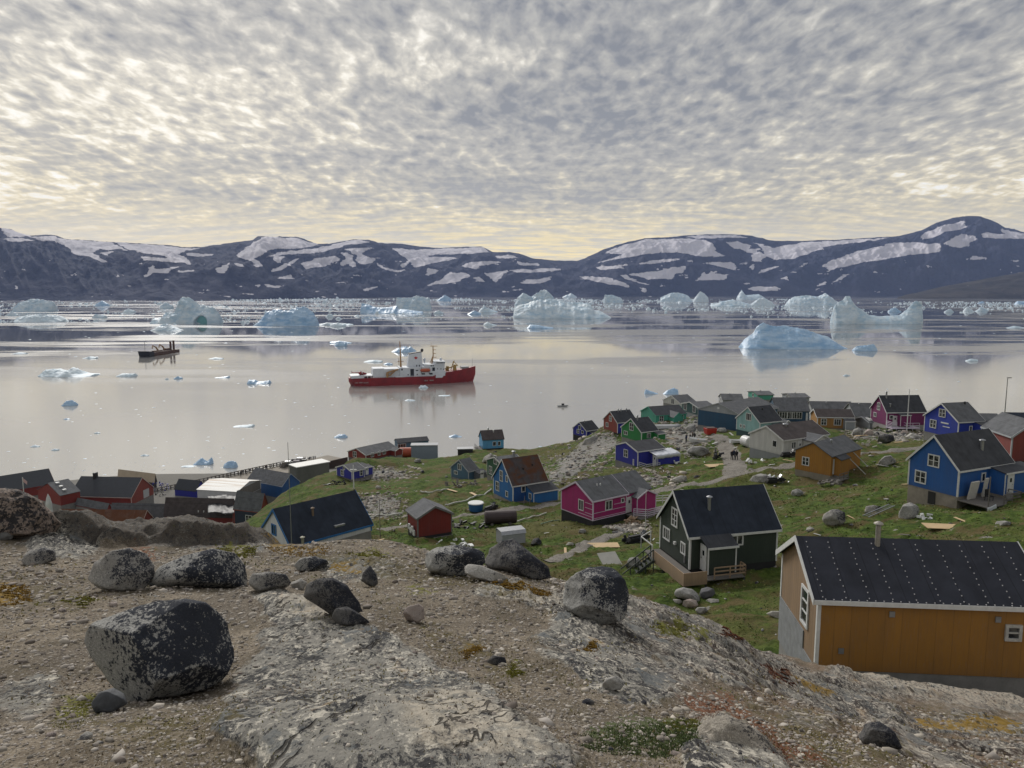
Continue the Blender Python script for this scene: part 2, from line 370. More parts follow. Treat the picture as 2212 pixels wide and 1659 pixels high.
# ---------------------------------------------------------------- house table (zoom window, corner X, ground Y, plinth-top Y, eave Y, apex Y, left X, right X, distance, gable depth, ridge axis)
HOUSES = {
 'dgreen': (5, 1130, 900, 790, 520, 175, 900, 1825, 53, 5.0, 'x'),
 'ochre':  (6, 430, 1460, 1420, 840, 357, 195, 2270, 27, 5.0, 'x'),
 'blueR':  (4, 1665, 1075, 935, 715, 445, 1275, 2095, 68, 5.2, 'x'),
 'mustard': (4, 650, 835, 765, 608, 500, 367, 890, 98, 5.2, 'x'),
 'shed':   (2, 795, 985, 935, 785, 693, 715, 1065, 80, 3.4, 'y'),
 'magenta': (3, 370, 1165, 1110, 950, 800, 120, 635, 86, 6.0, 'x'),
 'rust':   (2, 1548, 705, 660, 525, 322, 1393, 1815, 108, 6.0, 'x'),
 'greenB': (2, 1480, 520, 500, 378, 303, 1342, 1640, 126, 6.5, 'x'),
 'slate':  (2, 1197, 508, 492, 415, 325, 1058, 1272, 150, 5.5, 'x'),
 'light':  (2, 1310, 245, 236, 165, 93, 1280, 1475, 200, 5.0, 'x'),
 'redlong': (2, 385, 370, 330, 285, 232, 243, 630, 198, 7.5, 'x'),
 'greyblue': (2, 640, 275, 262, 190, 158, 612, 880, 228, 4.5, 'x'),
 'royalS': (2, 275, 510, 480, 415, 365, 153, 372, 150, 5.5, 'x'),
 'royalT': (3, 320, 475, 445, 395, 328, 213, 413, 200, 5.5, 'x'),
 'redblue': (3, 565, 435, 415, 330, 243, 455, 712, 180, 6.0, 'x'),
 'green':  (3, 755, 500, 485, 405, 300, 597, 882, 157, 7.0, 'x'),
 'royal':  (3, 725, 705, 680, 560, 487, 548, 930, 128, 6.5, 'x'),
 'teal':   (3, 870, 352, 338, 275, 205, 752, 1108, 182, 7.5, 'x'),
 'paleB':  (3, 1065, 215, 200, 178, 118, 928, 1185, 218, 8.0, 'x'),
 'dteal':  (3, 1205, 300, 270, 213, 168, 1075, 1335, 192, 8.0, 'x'),
 'ware':   (3, 1530, 410, 400, 270, 178, 1200, 1830, 160, 11.0, 'x'),
 'turq':   (3, 1690, 470, 425, 330, 210, 1507, 1860, 143, 6.5, 'x'),
 'white':  (3, 1875, 625, 590, 470, 358, 1612, 2230, 116, 7.0, 'x'),
 'ochreM': (4, 545, 395, 380, 290, 228, 512, 835, 155, 4.6, 'x'),
 'navy':   (4, 215, 335, 325, 240, 135, 165, 480, 178, 8.0, 'x'),
 'roofA':  (4, 520, 330, 320, 262, 165, 490, 850, 200, 9.0, 'x'),
 'roofB':  (4, 850, 340, 330, 285, 178, 835, 1020, 190, 9.0, 'x'),
 'roofC':  (3, 1400, 190, 180, 150, 103, 1378, 1560, 232, 7.0, 'x'),
 'roofD':  (3, 1680, 160, 150, 112, 82, 1600, 1800, 226, 8.0, 'x'),
 'roofE':  (3, 1950, 170, 160, 132, 100, 1870, 2085, 222, 8.0, 'x'),
 'greyS':  (4, 965, 395, 385, 335, 290, 852, 990, 152, 5.0, 'x'),
 'purple': (4, 1100, 400, 358, 250, 120, 975, 1412, 150, 6.0, 'x'),
 'blueT':  (4, 1675, 490, 465, 330, 183, 1405, 1875, 118, 7.0, 'x'),
 'roofF':  (4, 1780, 480, 470, 420, 262, 1760, 2110, 140, 12.0, 'x'),
 'darkR':  (4, 2135, 480, 470, 385, 258, 2105, 2400, 112, 6.0, 'x'),
 'redR':   (4, 2096, 700, 645, 445, 330, 2091, 2420, 82, 6.0, 'y'),
 'aframe': (1, 1880, 1125, 1110, 1066, 832, 1680, 2398, 62, 5.5, 'x'),
 'harbA':  (1, -60, 800, 790, 732, 632, -120, 355, 228, 11, 'x'),
 'harbB':  (1, 395, 812, 805, 740, 660, 248, 520, 215, 13, 'x'),
 'harbC':  (1, 850, 812, 800, 752, 625, 455, 992, 228, 20.5, 'y'),
 'harbD':  (1, 1268, 770, 762, 710, 645, 1130, 1330, 250, 9, 'y'),
 'harbE':  (1, 1532, 785, 770, 716, 648, 1275, 1685, 228, 14, 'y'),
 'harbF':  (1, 1822, 765, 760, 680, 600, 1600, 1935, 240, 17, 'y'),
 'harbG':  (1, 915, 960, 955, 920, 836, 350, 985, 190, 24, 'y'),
 'harbH':  (1, 1060, 960, 950, 895, 795, 720, 1088, 203, 15.5, 'y'),
 'harbI':  (1, 1500, 960, 950, 872, 762, 1065, 1530, 200, 19.5, 'y'),
 'harbJ':  (1, 1685, 955, 945, 838, 728, 1515, 1738, 180, 8, 'y'),
 'harbK':  (1, 690, 850, 845, 830, 792, 490, 722, 212, 14, 'y'),
 'shack':  (1, 1000, 700, 690, 640, 600, 765, 1012, 262, 18, 'y'),
}
def hpt(k, i, Y=None):
    d = HOUSES[k]; return zc(d[0], d[1], d[i])
# ---------------------------------------------------------------- hillside height field
ctrl = []
for k, d in HOUSES.items():
    if k == 'ochre': continue
    if k.startswith('harb') or k in ('shack','roofC','roofD','roofE','roofA','roofB','paleB','navy'): continue
    u, v = zc(d[0], d[1], d[2]); p = at(u, v, d[8]); ctrl.append((p.x, p.y, p.z+.25))
for u, v, Y in [(1700,1240,52),(1650,1400,36),(1450,1232,56),(1600,1330,42),(2212,1085,64),(2100,1180,50),(1850,1180,55),(1960,1105,68),
    (1860,1040,97),(1780,1080,86),(1420,1112,91),(1195,1092,108),(975,1168,80),(815,1042,150),(858,1000,200),(1088,972,198),
    (1290,942,196),(1190,984,188),(1150,1010,165),(1110,992,185),(1000,1000,172),(940,1000,185),(900,1040,140),(1250,1050,118),(1480,1040,110),(1500,990,135),(1550,945,150),(1480,935,168),
    (1700,985,114),(1600,1010,108),(1750,950,125),(1850,970,128),(1900,945,140),(1960,955,125),(1300,1000,140),(1700,925,150),(1250,1130,88),(1100,1130,90),(1000,1110,102),(850,1100,110),(850,1150,88),
    (1200,1220,62),(1100,1190,72),(1350,1180,74),(640,1052,150),(700,1022,168),(750,1003,185),(1215,960,196),(1325,915,186),(1440,905,190),(2100,1000,100),(2212,970,100),(2000,990,98),(1900,1060,84),(1950,1180,56)]:
    ctrl.append(tuple(at(u, v, Y)))
ctrl += [tuple(at(760,1018,172)),tuple(at(820,1012,180)),tuple(at(900,998,190)),tuple(at(800,1000,215)),tuple(at(900,985,225)),tuple(at(760,1030,155)),(50,200,38),(70,205,37),(60,225,31),(90,225,30),(40,215,32),(100,200,38),(40,190,40)]
ctrl += [(-150,215,3),(-110,215,3.2),(-80,215,3.5),(-57,222,3.5),(-52,238,3),(-150,285,1),(-100,290,1),(-66,262,2),(-58,292,1),(-46,190,14),(-38,215,13),(-35,240,6),
    (-20,265,-2),(0,262,0),(30,238,4),(8,228,12),(60,232,10),(80,262,-1),(130,262,-1),(130,222,26),(170,222,26),(130,290,-6),(200,290,-4),
    (100,350,-10),(200,350,-10),(-100,350,-10),(0,350,-10),(-200,350,-10),(-60,62,46),(-80,100,31),(-100,150,14),(-110,185,4),(-62,150,20),(-70,185,6),(-30,60,48),(-10,60,50),
    (-80,30,52),(80,25,60),(110,90,56),(160,120,52),(200,200,35),(0,30,58),(40,30,57),(-200,200,4),(-200,100,20),(40,15,62),(-30,15,62),(18,27,57.0),(26,26,57.0),(14,29,57.4),(22,33,56.6)]
ctrl = np.array(ctrl, float)
def tps_fit(P, z, lam=0.0):
    n = len(P); d2 = ((P[:, None]-P[None])**2).sum(-1)
    K = np.where(d2 > 0, d2*np.log(np.maximum(d2, 1e-12)), 0)*.5 + lam*np.eye(n)
    Q = np.hstack([np.ones((n, 1)), P]); A = np.block([[K, Q], [Q.T, np.zeros((3, 3))]])
    return np.linalg.solve(A, np.concatenate([z, np.zeros(3)]))
def tps_eval(P, w_, x, y):
    x = np.asarray(x, float); sh = x.shape; x = x.ravel(); y = np.asarray(y, float).ravel()
    o = np.empty_like(x); n = len(P)
    for i in range(0, len(x), 40000):
        a = x[i:i+40000]; b = y[i:i+40000]
        d2 = (a[:, None]-P[None, :, 0])**2+(b[:, None]-P[None, :, 1])**2
        o[i:i+40000] = (np.where(d2 > 1e-12, d2*np.log(np.maximum(d2, 1e-12)), 0)*.5)@w_[:n]+w_[n]+w_[n+1]*a+w_[n+2]*b
    return o.reshape(sh)
HP = ctrl[:, :2]/50.0; HW = tps_fit(HP, ctrl[:, 2], 0.0006)
def hill(x, y, detail=True):
    x = np.asarray(x, float); y = np.asarray(y, float)
    h = tps_eval(HP, HW, x/50.0, y/50.0)
    if detail:
        k = np.clip((h-2.5)/6, 0, 1)
        h = h + k*(.55*fbm(x/9, y/9, o=3, seed=3)+.17*fbm(x/1.7, y/1.7, o=3, g=.6, seed=9)) + k*.35*np.maximum(fbm(x/5, y/5, o=4, seed=21, ridge=True)-.25, 0)*2
        h = np.where((h < 3.2) & (y < 300), np.maximum(h, 1.2)*0+np.maximum(h, 2.2-np.clip((y-262)/8, 0, 6)), h)
    return h
# ---------------------------------------------------------------- foreground outcrop height field
fg = [(0,1659,2.4),(550,1659,2.4),(1106,1659,2.45),(1650,1659,3.1),(2212,1659,5.0),(0,1500,4.2),(340,1505,4.2),(700,1500,4.1),(1106,1500,4.3),(1450,1510,5.0),(1700,1550,6.2),
    (1950,1600,8.0),(2212,1600,12),(0,1400,5.6),(560,1390,5.8),(900,1390,5.9),(1200,1400,6.5),(1450,1420,8.2),(1650,1480,11),(2212,1560,17),(0,1300,8.2),(300,1290,8.4),(700,1300,8.2),(1000,1300,8.6),(1250,1330,9.2),
    (0,1220,11.5),(400,1215,12),(700,1215,12.5),(1000,1225,12.5),(130,1196,14),(570,1186,16),(350,1180,16),(850,1180,16),(960,1215,14.5),(1200,1262,12.5),(1350,1300,12.5),(1550,1380,13.5),(1700,1432,16),(1850,1475,19),(2050,1512,20.5),(2212,1540,21),
    (1950,1520,17.5),(1750,1530,12.5)]
fc = [tuple(at(*q)) for q in fg]
CREST = [(-900,1140,15),(0,1140,16),(130,1168,17),(350,1166,18.5),(560,1178,18),(600,1178,17.5),(850,1175,17.5),(960,1205,15.8),(1200,1250,13.8),(1350,1288,13.6),(1550,1372,14.6),(1700,1424,18),(1850,1461,22),(2050,1494,23.5),(2212,1520,24),(3000,1600,23)]
for u, v, Y in CREST:
    p = at(u, v, Y); fc.append(tuple(p))
    s = (Y+7)/Y; fc.append((p.x*s, p.y*s, p.z-6.5)); s = (Y+20)/Y; fc.append((p.x*s, p.y*s, p.z-20))
fc += [(0,.5,72.35),(0,-3,72.5),(-6,0,72.3),(6,0,71.7),(-9,5,71.3),(12,4,69.8),(-14,12,70.2),(20,10,63.2),(26,16,60.5),(14,-4,70.5),(-12,-6,72.6)]
fc = np.array(fc); GP = fc[:, :2]/8.0; GW = tps_fit(GP, fc[:, 2], .003)
ROCKP = [[(470,1540),(560,1400),(600,1320),(640,1290),(720,1330),(850,1370),(960,1430),(1050,1480),(1130,1560),(1260,1659),(1300,1900),(500,1900),(560,1659),(460,1600)],
    [(1130,1390),(1200,1335),(1320,1350),(1480,1400),(1620,1450),(1760,1510),(1870,1570),(1780,1580),(1650,1535),(1560,1500),(1480,1490),(1400,1540),(1300,1500),(1240,1440)],
    [(980,1285),(1060,1262),(1200,1280),(1350,1275),(1500,1345),(1620,1400),(1700,1430),(1850,1470),(1960,1560),(1900,1580),(1700,1490),(1500,1412),(1380,1372),(1200,1330),(1050,1312)],
    [(1800,1440),(2400,1480),(2400,1560),(2050,1535),(1900,1500)],
    [(1480,1659),(1490,1590),(1540,1540),(1610,1560),(1730,1700),(1480,1900)],
    [(1830,1720),(1880,1580),(2000,1545),(2300,1575),(2400,1800),(1850,1900)],
    [(-300,1040),(0,1040),(130,1115),(300,1115),(560,1130),(600,1180),(560,1205),(420,1190),(300,1175),(120,1170),(-300,1180)],
    [(0,1480),(70,1468),(155,1480),(100,1540),(0,1565)],[(520,1285),(620,1290),(700,1340),(770,1370),(700,1400),(600,1365)],[(640,1215),(820,1215),(900,1260),(700,1262)],
    [(60,1170),(240,1165),(200,1215),(60,1215)],[(1200,1290),(1420,1290),(1420,1350),(1200,1335)]]
def softmask(u, v, polys, jit=16, sc=60, seed=5, soft=22):
    ju = jit*fbm(u/sc, v/sc*1.6, o=4, g=.65, seed=seed); jv = jit*.6*fbm(u/sc+40, v/sc*1.6, o=4, g=.65, seed=seed+9)
    m = np.zeros(np.shape(u))
    OFF = [(0, 0)]+[(r_*math.cos(a_), .6*r_*math.sin(a_)) for r_, k_ in ((soft*.45, 5), (soft, 8)) for a_ in np.arange(k_)*2*math.pi/k_+r_]
    for a, b in OFF:
        mm = np.zeros(np.shape(u), bool)
        for p in polys: mm |= inpoly(u+ju+a, v+jv+b, p)
        m += mm
    return m/len(OFF)
def fore_base(x, y): return tps_eval(GP, GW, np.asarray(x)/8.0, np.asarray(y)/8.0)
def fore(x, y, want=False):
    x = np.asarray(x, float); y = np.asarray(y, float)
    h = fore_base(x, y); u, v = proj(x, y, h)
    rk = softmask(u, v, ROCKP, 34, 110, soft=30); r = np.hypot(x, y)
    brk = np.clip((fbm(x/.7, y/1.3, o=4, g=.62, seed=58)+.16)*4, 0, 1); rk = rk*(1-(.30+.6*np.clip((x-1.2)/1.5, 0, 1))*(y < 12)*(1-brk))
    # strike of the gneiss runs down to the right and swings round on the right-hand shoulder
    def strike(a): return x*math.cos(a)+y*math.sin(a), -x*math.sin(a)+y*math.cos(a)
    far = np.clip(r/7, .5, 2.2); wr = np.clip((x-.6)/1.8, 0, 1)
    s1, s2 = strike(R(-68)); q1, q2 = strike(R(-24))
    l1 = fbm(s2/(.50*far), s1/(1.7*far), o=4, g=.58, seed=31, ridge=True); l2 = fbm(q2/(.42*far), q1/(1.9*far), o=4, g=.60, seed=33, ridge=True)
    ledge = l1*(1-wr)+l2*wr*1.9
    p1 = fbm(s2/1.1, s1/3.0, o=3, g=.55, seed=52); p2 = fbm(q2/1.0, q1/4.0, o=3, g=.55, seed=53); st_ = (p1*(1-wr)+p2*wr)*7
    fr = st_-np.floor(st_); steps = (np.floor(st_)+np.clip((fr-.55)/.45, 0, 1))/7
    lump = fbm(x/2.1, y/2.1, o=4, g=.55, seed=37)
    fineb = fbm(x/.11, y/.11, o=3, g=.6, seed=41)
    gr = .06*lump*np.clip(r/5, .4, 1.6)+.007*fineb+.022*fbm(x/.45, y/.45, o=3, seed=43)+.02*ledge*wr
    ro = .05+.050*ledge*far+.055*(steps+.05)*np.clip((r-3.5)/3, 0, 1.2)+.10*lump*far**.5+(.026*fbm(x/.17, y/.17, o=4, g=.66, seed=47)+.035*fbm(x/.5, y/.5, o=3, g=.6, seed=48, ridge=True))*np.clip(far, .6, 1.6)
    h2 = h+gr*(1-rk)+ro*rk
    nl_ = fbm(x/1.3, y/1.3, o=4, g=.6, seed=59)
    led = np.clip((y-15.3+.9*nl_)/.35, 0, 1)*np.clip((-5.9-x+.5*nl_)/.5, 0, 1)*np.clip((x+11.5)/.8, 0, 1)
    h2 = h2+led*(.42+.12*lump+.10*l1+.09*fbm(x/.6, y/.6, o=5, g=.65, seed=66, ridge=True)+.05*fbm(x/.2, y/.2, o=3, g=.65, seed=67))
    if want: return h2, np.maximum(rk, led), u, v
    return h2
def raycast(u, v, H, y0, y1, n=1500):
    a, c = ray(u, v); Y = np.geomspace(y0, y1, n); g = H(a*Y, Y)-(CAMZ+c*Y)
    i = np.argmax(g > 0)
    if g[i] <= 0: i = n-1
    if i > 0:
        t_ = g[i-1]/(g[i-1]-g[i]); yy = Y[i-1]+(Y[i]-Y[i-1])*t_
    else: yy = Y[0]
    return Vector((float(a*yy), float(yy), float(H(np.array([a*yy]), np.array([yy]))[0])))
hit_h = lambda u, v: raycast(u, v, hill, 24, 330)
hit_f = lambda u, v: raycast(u, v, fore, 1.2, 24)

# ---- build outcrop
na, nr = 860, 820
az = np.linspace(R(-56), R(56), na); rr = np.geomspace(1.0, 44, nr)
X = rr[:, None]*np.sin(az)[None]; Y = rr[:, None]*np.cos(az)[None]
Z, rk, U, V_ = fore(X, Y, True)
GREENP = [[(1250,1600),(1270,1570),(1350,1548),(1470,1535),(1510,1560),(1500,1610),(1420,1620),(1320,1612)]]
YELP = [[(100,1545),(160,1500),(215,1490),(225,1520),(150,1560)],[(750,1195),(800,1183),(860,1190),(840,1205),(780,1208)],[(130,1300),(190,1290),(215,1305),(150,1318)],[(1400,1355),(1460,1350),(1500,1380),(1440,1385)],
        [(1090,1430),(1110,1420),(1140,1440),(1110,1450)],[(470,1190),(560,1185),(540,1205),(480,1205)],[(860,1285),(900,1270),(960,1285),(900,1295)],[(1480,1380),(1540,1385),(1560,1405),(1500,1400)],
        [(1430,1535),(1500,1540),(1515,1575),(1450,1560)]]
ORGP = [[(-50,1285),(0,1262),(60,1265),(75,1290),(30,1310),(-50,1312)],[(700,1225),(790,1228),(830,1240),(760,1250),(700,1240)],[(990,1395),(1040,1378),(1060,1390),(1000,1408)],[(1240,1400),(1290,1385),(1290,1400)],
        [(560,1178),(720,1176),(700,1195),(600,1200)],[(1050,1262),(1180,1280),(1200,1296),(1100,1285)],[(1700,1470),(1830,1510),(1800,1530),(1720,1500)],[(1950,1560),(2212,1560),(2212,1590),(2000,1590)]]
REDP = [[(250,1190),(330,1188),(380,1212),(330,1218),(280,1208)],[(1560,1375),(1640,1400),(1620,1415),(1560,1395)],[(1640,1455),(1700,1470),(1720,1500),(1660,1480)],
        [(1450,1500),(1560,1500),(1640,1545),(1800,1640),(1700,1659),(1600,1570),(1500,1540)]]
PALEP = [[(1790,1440),(2400,1480),(2400,1560),(2050,1530),(1900,1495)],[(1510,1545),(1590,1545),(1640,1585),(1560,1600),(1510,1590)],[(640,1290),(720,1290),(760,1330),(700,1370),(600,1330)],[(850,1540),(1000,1500),(1120,1580),(1200,1659),(900,1659)],[(1010,1285),(1200,1290),(1280,1330),(1180,1325),(1050,1300)]]
OLIVEP = [[(560,1185),(850,1185),(1000,1215),(1190,1285),(1180,1310),(950,1290),(800,1265),(640,1235)],[(100,1195),(420,1195),(560,1215),(520,1235),(300,1200)],[(0,1250),(120,1260),(230,1290),(180,1330),(0,1330)],[(780,1290),(960,1330),(1130,1400),(1180,1500),(1080,1470),(900,1370)],[(1500,1500),(1800,1560),(2000,1640),(1900,1700),(1600,1620)],[(1850,1500),(2212,1560),(2300,1620),(2000,1570)],[(100,1540),(500,1530),(560,1600),(300,1640)]]
A = {'rock': rk, 'olive': .85*softmask(U, V_, OLIVEP, 24, 60, 171, 40), 'ledge': np.clip((Y-15.1)/.3, 0, 1)*np.clip((-5.6-X)/.5, 0, 1)*np.clip((X+12)/.8, 0, 1), 'moss': softmask(U, V_, YELP, 10, 26, 61), 'orange': softmask(U, V_, ORGP, 12, 26, 71), 'heath': softmask(U, V_, REDP, 14, 30, 81),
     'green': softmask(U, V_, GREENP, 12, 22, 91), 'pale': softmask(U, V_, PALEP, 18, 40, 101)}
def m_outcrop(t):
    c0_ = t.obj(); c = t.mapping(c0_, scale=(1, .5, 1)); rock = t.attr('rock')
    n0 = t.noise(c, .55, 5, .6, .3); n1 = t.noise(c, 3.2, 6, .65, .5); n2 = t.noise(c, 11, 6, .7, .4); n3 = t.noise(c, 42, 4, .7); n4 = t.noise(c, 120, 2, .7)
    st = t.noise(t.mapping(c, scale=(2.6, .55, 2), rot=(0, 0, R(-14))), 1.8, 6, .7, .7)
    # soil and gravel
    g = t.mix(t.mr(n1, .35, .68), (.125, .100, .072), (.27, .225, .168))
    g = t.mix(t.mr(n0, .42, .66), g, t.mix(n2, (.060, .048, .036), (.150, .124, .094)))
    g = t.mix(t.m('MULTIPLY', t.mr(n3, .56, .66), .6), g, (.36, .32, .27))
    g = t.mix(t.m('MULTIPLY', t.mr(n3, .47, .37), .9), g, (.040, .032, .024))
    g = t.mix(t.m('MULTIPLY', t.mr(t.noise(c, 1.5, 7, .75, .5), .47, .60), .8), g, t.mix(n3, (.040, .034, .024), (.135, .108, .068)))
    g = t.mix(t.m('MULTIPLY', t.mr(n4, .58, .7), .5), g, (.55, .51, .46))
    # lichened gneiss
    st = t.noise(t.mapping(c, scale=(1.5, .7, 1.5), rot=(0, 0, R(-14))), 2.2, 5, .65, .5)
    m2 = t.noise(c, 20, 6, .74, .4); m3 = t.noise(c, 62, 4, .75, .2)
    r = t.mix(t.mr(st, .36, .64), (.115, .115, .105), (.235, .225, .20)); r = t.mix(t.mr(m3, .4, .62), r, t.mix(st, (.075, .073, .068), (.31, .29, .255)))
    r = t.mix(t.m('MULTIPLY', t.mr(t.m('ADD', m2, t.m('MULTIPLY', n1, .5)), .81, .85), .9), r, t.mix(m3, (.36, .335, .285), (.60, .56, .48)))
    r = t.mix(t.mr(t.m('ADD', m2, t.m('ADD', t.m('MULTIPLY', m3, .5), t.m('MULTIPLY', st, .6))), 1.03, .99), r, t.mix(n3, (.018, .018, .022), (.06, .06, .06)))
    r = t.mix(t.m('MULTIPLY', t.mr(t.noise(c, 1.9, 5, .65, .5), .58, .61), .75), r, t.mix(m3, (.085, .092, .096), (.17, .18, .18)))
    r = t.mix(t.m('MULTIPLY', t.m('MULTIPLY', t.attr('pale'), t.mr(n2, .42, .54)), .75), r, t.mix(n1, (.48, .43, .35), (.32, .28, .225)))
    r = t.mix(t.m('MULTIPLY', t.mr(n1, .62, .70), .5), r, (.30, .20, .10))
    ck = t.m('ADD', t.m('ABSOLUTE', t.m('SUBTRACT', t.noise(t.mapping(c, scale=(1.7, .45, 1.2), rot=(0, 0, R(-16))), 1.25, 4, .55, .6), .5)), t.mr(t.noise(c, .8, 3, .5), .46, .56, 0, .05))
    ckm = t.mr(ck, .009, .003); r = t.mix(t.m('MULTIPLY', ckm, .85), r, (.03, .026, .022))
    r = t.mix(t.m('MULTIPLY', t.attr('ledge'), t.mr(m2, .40, .52)), r, t.mix(m3, (.022, .021, .022), (.16, .135, .11)))
    k = t.mix(t.mr(t.m('ADD', rock, t.m('MULTIPLY', t.m('SUBTRACT', t.m('ADD', t.m('MULTIPLY', n1, .6), t.m('MULTIPLY', n2, .4)), .5), 1.9)), .38, .56), g, r)
    veg = lambda k_, a_, lo, hi, th=.62: t.mix(t.m('MULTIPLY', t.mr(t.m('ADD', t.attr(a_), t.m('MULTIPLY', t.m('SUBTRACT', t.m('ADD', n2, t.m('MULTIPLY', n1, .6)), .8), 2.4)), th, th+.25), .85), k_, t.mix(n3, lo, hi))
    k = t.mix(t.m('MULTIPLY', t.mr(t.sep(c0_)[0], .6, 2.4), t.m('MULTIPLY', t.mr(n1, .40, .60), t.m('SUBTRACT', .62, t.m('MULTIPLY', rock, .4)))), k, t.mix(n3, (.075, .042, .026), (.21, .125, .075)))
    k = veg(k, 'olive', (.035, .030, .014), (.135, .108, .045), .66)
    k = t.mix(t.m('MULTIPLY', t.mr(t.m('ADD', m2, t.m('MULTIPLY', n4, .35)), .86, .93), .75), k, (.50, .46, .39))
    k = veg(k, 'heath', (.09, .035, .018), (.21, .085, .04))
    k = veg(k, 'orange', (.10, .075, .015), (.30, .17, .02))
    k = veg(k, 'moss', (.06, .065, .010), (.20, .20, .028), .5)
    k = veg(k, 'green', (.025, .04, .012), (.10, .13, .045), .5)
    h = t.m('ADD', t.m('MULTIPLY', n1, .5), t.m('ADD', t.m('MULTIPLY', n2, .5), t.m('MULTIPLY', n3, .3))); h = t.m('SUBTRACT', h, t.m('MULTIPLY', t.m('MULTIPLY', ckm, rock), .8))
    return dict(c=k, r=.93, n=t.bump(h, .8, .06), x={'Specular IOR Level': .15})
tag(mesh('rocky_ground', np.stack([X, Y, Z], -1).reshape(-1, 3), gridF(nr, na)[:, ::-1], material('rocky_ground', m_outcrop), smooth=True, attrs=A), kind='structure')

# ---- build hillside
na, nr = 700, 560
az = np.linspace(R(-54), R(54), na); rr = np.geomspace(19, 420, nr)
X = rr[:, None]*np.sin(az)[None]; Y = rr[:, None]*np.cos(az)[None]
Z = hill(X, Y)
U, V_ = proj(X, Y, Z)
RUB = [zp(2, [(340,640),(440,600),(560,610),(680,620),(640,700),(680,760),(560,780),(420,780)]), zp(3, [(890,350),(1100,330),(1200,300),(1290,400),(1200,440),(1250,520),(1100,540),(1290,580),(1150,600),(1000,520),(900,460)]),
       zp(3, [(300,480),(450,400),(570,420),(560,540),(440,600),(300,650),(120,700),(60,640)]), zp(2, [(340,400),(700,400),(740,470),(400,480)]), zp(4, [(800,380),(1400,410),(1400,470),(1000,480),(830,440)]),
       zp(3, [(640,720),(840,760),(1000,760),(860,840),(760,840)]), zp(3, [(560,1180),(760,1170),(640,1207),(540,1207)]), zp(2, [(1800,420),(2100,300),(2212,330),(2100,420),(1850,520)])]
rub = softmask(U, V_, RUB, 18, 30, 111, 12)
def m_hill(t):
    c = t.obj(); n0 = t.noise(c, .05, 4, .6, .4); n1 = t.noise(c, .28, 6, .62, .5); n2 = t.noise(c, 1.3, 6, .68, .3); n3 = t.noise(c, 6, 4, .7); n4 = t.noise(c, .75, 5, .6)
    g = t.mix(t.mr(n2, .35, .66), (.021, .041, .007), (.098, .142, .028))
    g = t.mix(t.mr(t.m('ADD', n1, t.m('MULTIPLY', n4, .4)), .68, .80), g, t.mix(n3, (.065, .050, .024), (.145, .118, .05)))
    g = t.mix(t.mr(n0, .52, .68), g, t.mix(n2, (.07, .075, .022), (.13, .12, .045)))
    g = t.mix(t.m('MULTIPLY', t.mr(n3, .45, .30), .55), g, (.016, .021, .008))
    rk = t.mix(t.mr(n3, .3, .7), (.10, .10, .098), (.36, .35, .33))
    g = t.mix(t.mr(t.m('ADD', n2, t.m('MULTIPLY', n4, .6)), .97, 1.03), g, rk)
    r2 = t.mix(t.mr(n2, .40, .56), rk, t.mix(n3, (.16, .15, .14), (.30, .29, .27)))
    g = t.mix(t.mr(t.m('ADD', t.attr('rubble'), t.m('MULTIPLY', t.m('SUBTRACT', t.m('ADD', n2, n4), 1.0), 2.6)), .55, .8), g, r2)
    x, y, z = t.sep(c)
    sh = t.mix(n3, (.10, .095, .085), (.26, .25, .23))
    g = t.mix(t.mr(t.m('ADD', z, t.m('MULTIPLY', n2, 3.0)), 7.5, 5.0), g, sh)
    h = t.m('ADD', t.m('MULTIPLY', n2, .7), t.m('MULTIPLY', n3, .45))
    return dict(c=g, r=.95, n=t.bump(h, .9, .35), x={'Specular IOR Level': .1})
tag(mesh('grassy_hillside', np.stack([X, Y, Z], -1).reshape(-1, 3), gridF(nr, na)[:, ::-1], material('grassy_hillside', m_hill), smooth=True, attrs={'rubble': rub}), kind='structure')

# ---- gravel tracks draped over the hillside
def m_road(t):
    c = t.obj(); n1 = t.noise(c, .8, 5, .6); n2 = t.noise(c, 7, 4, .7)
    k = t.mix(t.mr(n1, .3, .7), (.125, .115, .10), (.21, .195, .175)); k = t.mix(t.m('MULTIPLY', t.mr(n2, .5, .65), .6), k, (.33, .31, .28)); k = t.mix(t.m('MULTIPLY', t.mr(n2, .45, .35), .5), k, (.06, .055, .05))
    return dict(c=k, r=.95, n=t.bump(n2, .6, .1), x={'Specular IOR Level': .1})
def track(name, pts, width):
    P3 = [hit_h(u, v) for u, v in pts]; xy = np.array([(p.x, p.y) for p in P3])
    seg = np.r_[0, np.cumsum(np.hypot(*np.diff(xy, axis=0).T))]; n = int(seg[-1]/.35)+2
    s = np.linspace(0, seg[-1], n); x = np.interp(s, seg, xy[:, 0]); y = np.interp(s, seg, xy[:, 1])
    k = 17; ker = np.ones(k)/k; pad = lambda q: np.r_[np.full(k//2, q[0]), q, np.full(k//2, q[-1])]
    x = np.convolve(pad(x), ker, 'valid'); y = np.convolve(pad(y), ker, 'valid')
    tx, ty = np.gradient(x), np.gradient(y); L = np.hypot(tx, ty)+1e-6; nx, ny = -ty/L, tx/L
    m = 11; wv = width*(1+.22*fbm(s/4, s*0, o=3, seed=7)); o = np.linspace(-.5, .5, m)
    XX = x[:, None]+nx[:, None]*o[None]*wv[:, None]; YY = y[:, None]+ny[:, None]*o[None]*wv[:, None]
    edge = 1-(np.abs(o)*2)**4
    ZZ = hill(XX, YY)-.12+.20*edge[None]+.02*fbm(XX/.6, YY/.6, o=2, seed=8)
    tag(mesh(name, np.stack([XX, YY, ZZ], -1).reshape(-1, 3), gridF(n, m)[:, ::-1], material('gravel_track', m_road), smooth=True), kind='structure')
    return XX, YY
